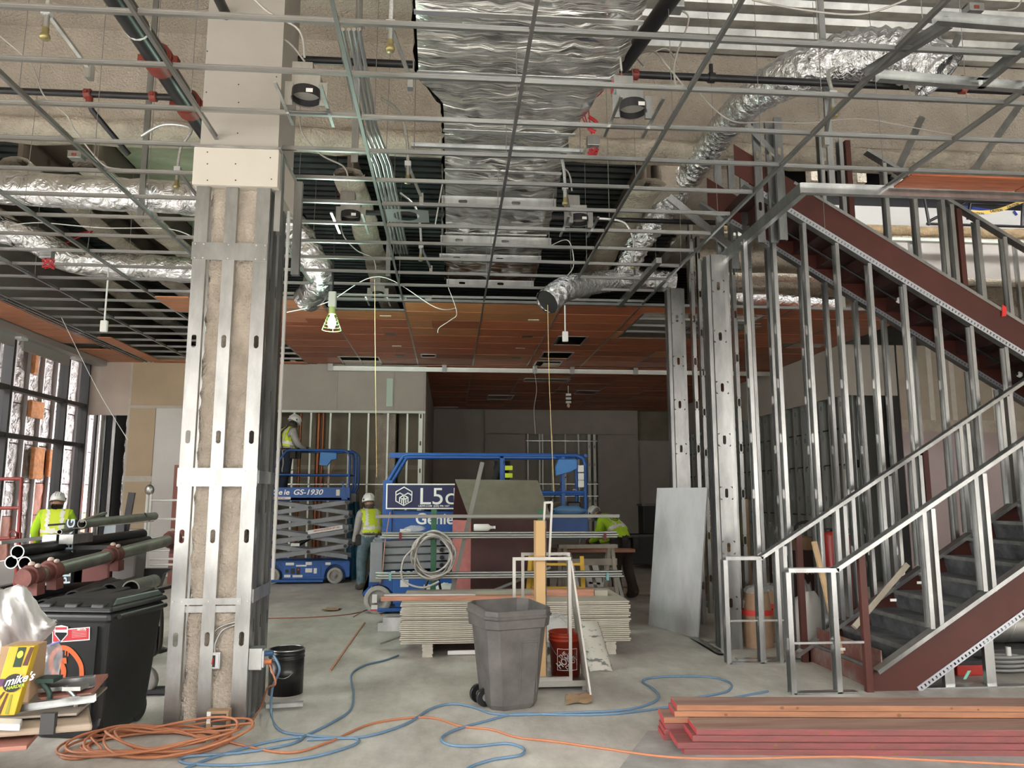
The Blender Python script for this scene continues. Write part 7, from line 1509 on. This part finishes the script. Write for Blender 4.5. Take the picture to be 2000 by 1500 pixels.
# yellow printed carton
YB = mat('yellow_carton', (.50, .33, .02), .6, var=.1, vs=5); c = aY(20, 1392, 4.12); t = thing('yellow_carton', 'yellow printed drink carton at the left edge of the bench', 'carton', c); dA = V((.20, 0, .97)).normalized(); wA = V((.95, 0, -.30)).normalized() * .10; dep = V((0, .05, 0)); o_ = aY(-22, 1398, 4.12); H3 = dA * .33
W0 = aY(28, 1394, 4.12) - o_; W0 = V((W0.x, 0, 0))
MB().hexa([o_, o_ + W0, o_ + W0 + dep, o_ + dep, o_ + H3, o_ + W0 + H3 - V((.0, 0, 0)), o_ + W0 + H3 + dep, o_ + H3 + dep]).build('box', YB, t, bevel=.003)
fr_ = lambda u, v, k=.003: o_ + W0 * u + H3 * v + V((0, -k, 0))
def yq(pts, m, name, k=.003): a = [fr_(u, v, k) for u, v in pts]; n = len(pts); MB().add(a + [q + V((0, .002, 0)) for q in a], [tuple(range(n)), tuple(range(2 * n - 1, n - 1, -1))] + [(i, (i + 1) % n, n + (i + 1) % n, n + i) for i in range(n)]).build(name, m, t)
DBR = mat('dark_brown_print', (.07, .022, .012), .6); yq([(.38, .70), (.70, .70), (.70, .99), (.38, .99)], mat('black_green_print', (.01, .03, .012), .6), 'lime_panel'); yq([(.45 + .12 * math.cos(a) + .09, .885 + .055 * math.sin(a)) for a in [2 * math.pi * k / 14 for k in range(14)]], mat('lime_print', (.42, .55, .05), .6), 'lime_print', .005)
yq([(.75, .72), (.95, .72), (1.0, .99), (.85, .99)], DBR, 'stripe_print'); 
for k, (a, b) in enumerate((((.3, .0), (.45, .32)), ((.62, .02), (.62, .3)), ((.0, .12), (.3, .34)))): u0, v0 = a; u1_, v1 = b; yq([(u0, v0), (u0 + .14, v0), (u1_ + .08, v1), (u1_, v1)], DBR if k != 1 else mat('olive_print2', (.2, .2, .02), .6), 'bottle_print')
yq([(.60 + .40 * math.cos(a), .47 + .135 * math.sin(a)) for a in [2 * math.pi * k / 20 for k in range(20)]], BLK, 'oval_print', .006); o2 = fr_(.30, .425, .011); text('brand_text', "mike's", .058, o2, (W0.normalized() + dA * .25), dA, WTXT, t, .001, True, .2, .95); text('brand_text', 'HARDER', .022, fr_(.42, .375, .011), (W0.normalized() + dA * .2), dA, mat('lime_print', (.42, .55, .05), .6), t, .001, True)
yq([(-.0, .40), (.22, .43), (.22, .53), (.0, .53)], mat('purple_print', (.10, .03, .10), .6), 'side_print')
tag(MB().box((o_.x - .05, 4.26, o_.z), (o_.x + .11, 4.4, o_.z + .30)).build('brown_carton', CARD, bevel=.004), 'plain brown carton behind the yellow one', 'carton')
# white plastic sheet heap and zip bag
q = MB(); q.cs = True; rn = random.Random(17); 
def shf(u, v):
    x = -20 + 130 * u; top = 1130 + 75 * u ** 1.4 + 14 * math.sin(u * 9); y = top + (1278 - 58 * u ** 4 - top) * v; d = 4.9 - .35 * math.sin(math.pi * v) + .10 * math.sin(u * 11 + v * 4) + .07 * math.sin(u * 23 - v * 7); return aY(x, y, d) + V((rn.uniform(-.006, .006), 0, rn.uniform(-.006, .006)))
q.grid(26, 16, shf); q.grid(26, 8, lambda u, v: shf(u, 0) + V((-.22 * v, .3 * v, -.12 * v * v)))
SHT = mat('white_poly_sheet', (.74, .74, .74), .45, bump=.3, bs=9); tag(q.build('poly_sheet', SHT), 'crumpled white plastic sheet heaped behind the yellow carton', 'plastic sheet')
q = MB(); q.cs = True; q.grid(14, 10, lambda u, v: aY(60 + 52 * u + 14 * v * u, 1272 - 20 * u * (1 - v) + 66 * v, 4.6 + .06 * math.sin(u * 8 + v * 3)) + V((0, .04 * math.sin(v * 6), rn.uniform(-.004, .004)))); ZB = mat('zip_bag', (.62, .64, .68), .2); ZB.node_tree.nodes['Principled BSDF'].inputs['Alpha'].default_value = .55
t = tag(q.build('zip_bag', ZB), 'clear zip bag slumped behind the clamped tracks', 'bag'); MB().tube([aY(65, 1272, 4.58), aY(118, 1252, 4.58)], .006, 5).build('zip_strip', mat('violet_zip', (.25, .22, .5), .5), t)
# crate of fittings carrying sheet heap
tag(MB().box((-3.5, 4.75, 0), (-2.78, 5.3, .86)).build('dark_crate', CB, bevel=.01), 'dark crate under the plastic sheet heap', 'crate')
# ================================================================ CORDS AND HOSES ON THE FLOOR
OC = mat('orange_cord', (.40, .155, .075), .5); BC = mat('blue_hose', (.115, .20, .30), .45)
def hose(name, label, pts, r, m, cat, n=10):
    P3 = [aZ(x, y, r) if len(q_) == 2 else V(q_[2]) for q_ in pts for x, y in [q_[:2]]]; return tag(MB().tube(spline(P3, n), r, 8).build(name, m), label, cat)
rn = random.Random(23); b = MB(); pts = []
for k in range(140):
    a = 2 * math.pi * k / 13.3; rx = .46 + .10 * math.sin(k * .43) ; ry = .26 + .05 * math.sin(k * .31 + 1); pts.append(V((-1.98 + .10 * math.sin(k * .07) + rx * math.cos(a), 5.70 + ry * math.sin(a), .009 + .013 * (k // 13) * (.55 + .45 * math.sin(k * .9)))))
pts += [aZ(200, 1468, .01), aZ(150, 1482, .01), aZ(120, 1478, .01), aZ(135, 1468, .01), aZ(210, 1466, .02), aZ(280, 1472, .01)]
tag(MB().tube(spline(pts, 4), .0085, 7).build('power_cable_coil', OC), 'coil of orange extension cord lying at the column foot', 'cord')
hose('power_cable', 'orange cord trailing from the column across the floor to the lumber', [(380, 1432), (450, 1450), (560, 1470), (640, 1450), (720, 1415), (800, 1402), (850, 1403), (900, 1418), (960, 1425), (1010, 1440), (1080, 1448), (1180, 1462), (1300, 1478), (1420, 1482), (1560, 1479), (1640, 1478), (1720, 1480), (2020, 1495)], .0085, OC, 'cord')
hose('power_cable', 'short orange cord dropping from the column outlet box', [(0, 0, PLUG + V((0, 0, -.06))), (0, 0, PLUG + V((.06, -.02, -.2))), (0, 0, aY(522, 1345, 6.35)), (508, 1385), (490, 1408), (450, 1428), (420, 1432)], .008, OC, 'cord')
hose('blue_hose', 'blue hose dropping from the column box and running right past the bin', [(0, 0, PLUG + V((.03, 0, 0))), (0, 0, PLUG + V((.09, -.04, -.1))), (0, 0, aY(532, 1345, 6.3)), (530, 1395), (545, 1425), (590, 1435), (700, 1440), (790, 1415), (840, 1385), (880, 1375), (920, 1380), (960, 1393), (1010, 1396), (1110, 1392), (1230, 1385), (1285, 1365), (1275, 1345), (1255, 1330), (1290, 1322), (1380, 1322), (1425, 1333), (1420, 1350), (1360, 1362)], .0095, BC, 'hose')
hose('blue_hose', 'blue hose snaking in an S across the front of the floor', [(1500, 1350), (1400, 1368), (1300, 1382), (1200, 1394), (1100, 1396), (1010, 1394), (950, 1408), (890, 1425), (862, 1442), (880, 1455), (930, 1457), (990, 1452), (1022, 1462), (1015, 1475), (960, 1484), (915, 1500), (905, 1520)], .0095, BC, 'hose')
hose('blue_hose', 'blue hose looping in the left front corner of the floor', [(330, 1520), (365, 1500), (420, 1478), (520, 1450), (590, 1440), (560, 1455), (470, 1470), (365, 1478), (362, 1490), (460, 1494), (600, 1480), (690, 1455), (690, 1442), (600, 1445)], .0095, BC, 'hose')
hose('blue_hose', 'blue hose running back from the column toward the stack', [(590, 1440), (650, 1410), (685, 1385), (690, 1350), (686, 1318), (710, 1300), (750, 1290), (778, 1280)], .0095, BC, 'hose')
hose('power_cable', 'thin red cord on the floor near the raised lift', [(510, 1208), (600, 1206), (680, 1200), (720, 1190), (733, 1180)], .007, mat('dark_red_cord', (.25, .07, .05), .5), 'cord')
t = hose('power_cable', 'tangle of pale orange cord hanging by the lowered lift', [(690, 1205), (720, 1190), (745, 1202), (725, 1180), (0, 0, aY(745, 1130, 11.4)), (0, 0, aY(752, 1060, 11.4)), (0, 0, aY(762, 1000, 11.4))], .007, mat('pale_orange_cord', (.5, .25, .18), .5), 'cord')
# ================================================================ RIGHT SIDE
# ---- leaning grey panel
p = [aZ(1266, 1220, 0), aZ(1362, 1248, 0)]; tl, tr = aY(1283, 953, 10.28), aY(1381, 952, 9.32); th = V((.022, .008, 0))
t = tag(MB().hexa([p[1], p[0], tl, tr, p[1] + th, p[0] + th, tl + th, tr + th]).build('leaning_sheet', mat('smudged_grey_panel', (.50, .51, .53), .55, col2=(.33, .33, .335), vs=1.6, stretch=(1, 1, .5), thr=(.4, .7)), bevel=.003), 'tall pale grey panel leaning against the stud posts', 'panel')
# ---- lumber stack
LR = mat('red_stained_lumber', (.235, .060, .060), .75, col2=(.14, .055, .05), vs=3, stretch=(.35, 8, 8), rnd=.12, bump=.1, bs=25); LO = mat('fir_lumber', (.34, .155, .078), .75, col2=(.23, .105, .058), vs=3, stretch=(.35, 7, 9), rnd=.1, bump=.1, bs=25); LTOP = mat('dusty_lumber', (.28, .195, .15), .8, col2=(.20, .105, .08), vs=2.5, stretch=(.4, 6, 6))
KNOT = mat('wood_knot', (.17, .075, .035), .7); REDE = mat('red_end_paint', (.36, .045, .05), .6)
A_ = math.radians(-5.4); DX = V((math.cos(A_), math.sin(A_), 0)); DY = V((-math.sin(A_), math.cos(A_), 0)); rn = random.Random(40)
def board(px, yf, z, w, h, m, top, label, L_=3.4, tilt=0.):
    a = aY(px, 1420, yf); o = V((a.x, yf, z)); b = MB(); d = (DX + DY * tilt).normalized(); e = V((-d.y, d.x, 0))
    t = thing('lumber_board', label, 'lumber', o, 'lumber stacked at the front')
    q = MB(); q.obox(o, d, e, V((0, 0, 1)), (0, 0, 0), (L_, w, h)); q.m = [0, 1, 0, 0, 0, 2]; q.build('timber', [m, top, REDE], t, bevel=.003)
    k = MB()
    for i in range(rn.randint(2, 4)):
        u = rn.uniform(.25, 2.2); r = rn.uniform(.006, .012); c = o + d * u - e * .0005 + V((0, 0, h * rn.uniform(.35, .65))); k.lathe([(r, 0), (.001, .0015)], c, 10, -e, 1.4)
    k.build('knots', KNOT, t)['kind'] = 'stuff'; return t
h = .0382; y0 = 5.225; g = .0008
board(1335, y0 - .01, 0, .286, h, LR, LR, 'bottom red-stained board at the front of the lumber stack'); board(1322, y0 + .0, h + g, .286, h, LR, LR, 'second red-stained board from the bottom at the front'); board(1352, y0 + .01, 2 * (h + g), .286, h, LR, LR, 'third front board with dark stains in the lumber stack'); board(1360, y0 + .015, 3 * (h + g), .286, h, LR, LTOP, 'dusty topped fourth board on the front of the lumber stack')
y1 = y0 + .292
for k, (px, lb) in enumerate(((1296, 'lowest rear board of the lumber stack'), (1298, 'second rear board of the lumber stack'), (1300, 'third rear board of the lumber stack'))): board(px, y1, k * (h + g), .235, h, LR, LR, lb)
board(1297, y1 + .004, 3 * (h + g), .235, h, LO, LTOP, 'fir board sticking out furthest left near the top of the lumber'); board(1318, y1 + .006, 4 * (h + g), .235, h, LO, LTOP, 'fir board second from the top of the lumber stack'); board(1323, y1 + .012, 5 * (h + g), .235, h, LO, LTOP, 'topmost fir board of the lumber stack')
# ---- clutter behind the studs
def carton(label, px0, px1, py0, py1, y, m, d=.5, name='carton', seam=True):
    a, b = aY(px0, py0, y), aY(px1, py1, y); z0 = max(0, b.z); t = thing(name, label, 'carton', ((a.x + b.x) / 2, y, z0)); MB().box((a.x, y, z0), (b.x, y + d, a.z)).build('box', m, t, bevel=.006)
    if seam: MB().box(((a.x + b.x) / 2 - .03, y - .002, z0 + .02), ((a.x + b.x) / 2 + .03, y, a.z)).build('tape', mat('parcel_tape', (.30, .20, .11), .5), t)
    return t, a, b
CARDD = mat('dim_cardboard', (.26, .165, .085), .85, var=.08, vs=4)
t, a, b = carton('tall brown carton with a yellow letter behind the grey panel', 1378, 1445, 985, 1066, 11.8, CARDD, seam=False); text('letter', 'G', .15, (aY(1383, 1042, 11.79).x, 11.79, aY(1383, 1042, 11.79).z), (1, 0, 0), (0, 0, 1), mat('yellow_print', (.6, .5, .06), .6), t, .001, True); c = aY(1380, 1008, 11.79); text('letter', 'CK', .11, (c.x, 11.79, c.z), (1, 0, 0), (0, 0, 1), WTXT, t, .001, True); MB().prism([(c.x + .04, 11.788, c.z - .03), (c.x + .19, 11.788, c.z - .03), (c.x + .115, 11.788, c.z + .02 - .15)], (0, .002, 0)).build('red_triangle', mat('red_print', (.5, .05, .02), .6), t)
carton('brown carton stacked below the lettered one', 1378, 1446, 1067, 1125, 11.8, CARDD); carton('lowest brown carton on the tool cart behind the post', 1380, 1445, 1126, 1159, 11.8, mat('dark_cardboard', (.13, .07, .04), .85)); carton('leaning long brown carton beside the lettered stack', 1452, 1474, 975, 1260, 12.2, CARDD)
t = thing('flat_dolly', 'low dolly carrying the brown cartons', 'dolly', (4.3, 11.9, 0)); a, b = aY(1374, 1160, 11.75), aY(1450, 1160, 11.75); MB().box((a.x, 11.7, .13), (b.x, 12.4, .2)).build('deck', mat('dark_cardboard', (.13, .07, .04), .85), t)
for x in (a.x + .08, b.x - .08):
    for y in (11.8, 12.3): MB().lathe([(.001, -.02), (.055, -.02), (.06, 0), (.055, .02), (.001, .02)], (x, y, .062), 14, (0, 1, 0)).build('caster', HUB, t)
carton('brown carton on the floor behind the low guard', 1425, 1462, 1150, 1290, 10.2, mat('dark_cardboard', (.13, .07, .04), .85), .4)
def sack(label, px, py0, py1, y, w, m, band=True):
    a, b = aY(px, py0, y), aY(px, py1, y); t = thing('paper_sack', label, 'sack', (a.x, y, 0)); H_ = a.z; rn = random.Random(int(px)); q = MB(); q.cs = True
    q.grid(18, 14, lambda u, v: V((a.x + w * (1 - .25 * v ** 3) * math.cos(2 * math.pi * u) * (1 + rn.uniform(-.05, .05)), y + w * .7 * (1 - .25 * v ** 3) * math.sin(2 * math.pi * u) * (1 + rn.uniform(-.05, .05)), H_ * v))); q.build('sack', m, t)
    if band: MB().tube([(a.x, y, H_ * .58), (a.x, y, H_ * .68)], [w * 1.06, w * 1.05], 18, cap=False, sq=.72).build('red_band', mat('red_band', (.6, .04, .03), .5), t)
    crumple('plastic_top', '', (a.x, y, H_ - .05), (w * .8, w * .6, .06), CLR, 7, par=t); return t
SK = mat('kraft_sack', (.36, .235, .15), .85, var=.12, vs=6)
sack('brown paper sack with a red band behind the low guard', 1478, 1155, 1285, 8.75, .17, SK); sack('second brown paper sack farther from the post', 1512, 1150, 1285, 9.6, .16, SK); sack('slim pale sack beside the red-banded one', 1458, 1180, 1285, 9.7, .09, mat('pale_sack', (.55, .45, .38), .8), False)
t, a, b = carton('black tool chest with white lettering behind the stair guard', 1535, 1606, 1075, 1225, 10.4, mat('chest_black', (.035, .015, .012), .5), .6, 'tool_chest', False); c = aY(1548, 1122, 10.39); text('chest_text', 'KNAACK', .10, (c.x, 10.39, c.z), (1, 0, 0), (0, 0, 1), mat('dull_white_print', (.5, .46, .42), .6), t, .001, True)
carton('open brown carton on top of the black tool chest', 1540, 1600, 1050, 1075, 10.45, CARDD, .4); c = aY(1575, 1036, 10.5); tag(MB().tube([c + V((.16 * math.cos(k), .02 * math.sin(3 * k), .12 * math.sin(k))) for k in [2 * math.pi * j / 16 for j in range(16)]], .02, 6, closed=True).build('black_hose_loop', BLK), 'black hose loop on the carton behind the guard', 'hose')
c = aY(1632, 1085, 9.9); t = thing('red_canister', 'red metal canister standing behind the stair studs', 'canister', (c.x, 9.9, 0)); CR = mat('canister_red', (.42, .028, .02), .35); zt = aY(1632, 1036, 9.9).z
MB().lathe([(.001, .0), (.16, 0), (.165, .02), (.165, zt - .07), (.15, zt - .02), (.001, zt - .01)], (c.x, 9.9, 0), 22).build('body', CR, t); MB().cyl((c.x, 9.9, zt - .02), (c.x, 9.9, zt + .03), .05).box((c.x - .14, 9.87, zt + .01), (c.x + .1, 9.93, zt + .03)).build('lid_handle', BLK, t); MB().ell((c.x + .06, 9.735, zt - .38), (.03, .008, .05), 8, 6).build('white_splash', WHITE, t)
c = aY(1660, 1100, 10.0); t = thing('red_case', 'red case with white letters behind the stair studs', 'case', (c.x, 10.3, 0)); MB().box((c.x - .02, 10.3, 0), (c.x + .3, 10.6, aY(1660, 1045, 10.3).z)).build('case', CR, t, bevel=.02); text('case_text', 'TH', .12, (c.x, 10.29, c.z + .03), (1, 0, 0), (0, 0, 1), WTXT, t, .001, True)
c = aY(1558, 1045, 10.2); crumple('plastic_wrap', 'clear plastic wrap heaped behind the sloping cap', (c.x, 10.6, aY(1558, 1060, 10.6).z), (.16, .1, .14), CLR, 21)
c = aY(1580, 1215, 8.4); crumple('white_paper_bag', 'torn white paper bag behind the lower steps', (c.x, 8.45, .0), (.16, .12, .33), mat('white_paper', (.62, .60, .57), .8), 22, 'paper bag', amp=.3)
p_, q_ = aY(1590, 1058, 7.75), aY(1642, 1262, 7.4); tag(MB().bar(p_, V((q_.x, 7.4, .18)), .045, .035).build('wood_stick', mat('clean_pine', (.52, .36, .20), .7, var=.12, vs=5)), 'pale wooden stick leaning inside the lower stair', 'stick')
p_, q_ = aY(1772, 1103, 7.35), aY(1668, 1225, 7.1); tag(MB().bar(p_, q_, .05, .035).build('wood_rail', mat('dusty_pine', (.36, .32, .25), .7, var=.12, vs=5)), 'dusty wooden rail lying slanted over the steps', 'rail')
for px, py, yy, lb in ((1645, 1268, 7.0, 'small white tag on the second step'), (1745, 1172, 7.0, 'small white tag on a middle step'), (1797, 1138, 7.3, 'small white tag on an upper step')): c = aY(px, py, yy); tag(MB().box((c.x - .03, yy, c.z - .012), (c.x + .03, yy + .004, c.z + .012)).build('step_tag', WTXT), lb, 'tag')
# lower riser plate at the stair foot
tag(MB().prism([(3.35, 6.9, .0), (3.72, 6.8, .0), (3.72, 6.8, .17), (3.35, 7.75, .17), (3.35, 7.75, 0)], (.02, .02, 0)).build('foot_plate', STRG), 'maroon starting plate at the foot of the steps', 'plate') if False else None
# ---- below the stair on the right
t = thing('spiral_duct', 'shiny spiral duct lying under the stair', 'duct', (5.6, 7.6, .0)); y = 7.75; r = .17; c0 = aY(1835, 1310, y)
MB().tube([(c0.x - .1, y, .36), (7.4, y + .1, .36)], r, 24).build('duct', ALU, t)
for k in range(9): x = c0.x + .12 + .3 * k; MB().tube([(x + .06 * math.sin(a), y + (r + .002) * math.cos(a), .36 + (r + .002) * math.sin(a)) for a in [2 * math.pi * j / 20 for j in range(20)]], .005, 5, closed=True).build('seam', GALV, t)
MB().box((c0.x - .1, y - .25, 0), (7.2, y + .25, .18)).build('cradle', mat('dark_cradle', (.05, .05, .05), .7), t, bevel=.02)
for px, lb in ((1860, 'short stud under the lower stringer nearer the floor end'), (1942, 'taller stud under the lower stringer toward the right edge')):
    c = aY(px, 1350, 6.78); tag(MB().stud((c.x, 6.80, 0), (c.x, 6.80, LOW(c.x) - .03), (1, 0, 0), .09, .045, .01, holes=False).build('under_stair_stud', GALV), lb, 'stud')
tag(MB().box((4.0, 6.75, 0), (7.5, 6.84, .012)).build('under_stair_track', GALV), 'floor track under the lower stringer', 'track')
p_, q_ = aY(1893, 1310, 6.95), aY(1888, 1366, 6.95); tag(MB().prism([p_ + V((-.014, 0, 0)), p_ + V((.018, 0, 0)), V((q_.x + .012, 6.95, .03)), V((q_.x - .016, 6.95, .03))], (0, .006, 0)).build('green_strap', mat('mint_strap', (.25, .62, .45), .6)), 'mint green strap hanging under the lower stringer', 'strap')
c = aY(1892, 1360, 7.3); t = thing('red_toolbox', 'small red and black toolbox under the stair', 'toolbox', (c.x, 7.3, 0)); MB().box((c.x - .16, 7.2, 0), (c.x + .1, 7.4, .10)).build('body', CR, t, bevel=.01); MB().box((c.x - .16, 7.19, .1), (c.x + .1, 7.4, .14)).build('lid', BLK, t)
c = aY(1992, 1255, 8.2); pail('yellow_bucket', 'yellow bucket on the duct cradle under the stair', (c.x, 8.25, .53), .14, .155, .32, mat('yellow_pail', (.62, .40, .03), .5), mat('yellow_pail', (.62, .40, .03), .5)); tag(MB().box((5.6, 8.05, 0), (7.4, 8.02 + .5, .53)).build('dark_bench', mat('dark_cradle', (.05, .05, .05), .7)), 'low dark bench under the stair carrying the yellow bucket', 'bench')
c = aY(1985, 1340, 7.2); t = thing('hose_coil', 'coil of grey hose lying under the stair', 'hose', (c.x, 7.25, 0)); MB().tube(spline([V((c.x + (.22 + .02 * math.sin(k)) * math.cos(k * .55), 7.28 + .12 * math.sin(k * .55), .02 + .0035 * k)) for k in range(46)], 3), .014, 7).build('coil', mat('grey_hose', (.25, .25, .24), .5), t); MB().cyl((c.x - .05, 7.2, .18), (c.x - .05, 7.2, .26), .025).build('end_fitting', WHITE, t)
# concrete dust line / joint strip on the slab near the panel
tag(MB().stud(aZ(1362, 1245, .01), aZ(1418, 1278, .01), (0, 0, 1), .02, .09, 0, holes=False).build('floor_track', GALV), 'floor track running from the grey panel to the corner post', 'track')
# far clutter on the dark right side of the back
rn = random.Random(77)
for k, (px, py, w, h_, yy, lb) in enumerate(((1275, 1010, .25, 1.5, 19, 'dark clothes rack silhouette in the back room'), (1262, 1085, .5, .8, 18, 'dark tool cart silhouette in the back room'))):
    c = aY(px, py, yy); t = thing('dark_rack', lb, 'rack', (c.x, yy, 0)); MB().box((c.x - w, yy, .1), (c.x + w, yy + .5, h_)).build('body', mat('very_dark', (.015, .015, .016), .7), t, bevel=.03)
    for s_ in (-1, 1): MB().cyl((c.x + s_ * w * .8, yy + .2, 0), (c.x + s_ * w * .8, yy + .2, .1), .05).build('caster', BLK, t)
    MB().box((c.x - w - .02, yy - .02, h_ - .05), (c.x + w + .02, yy + .52, h_)).build('top', BLK, t)
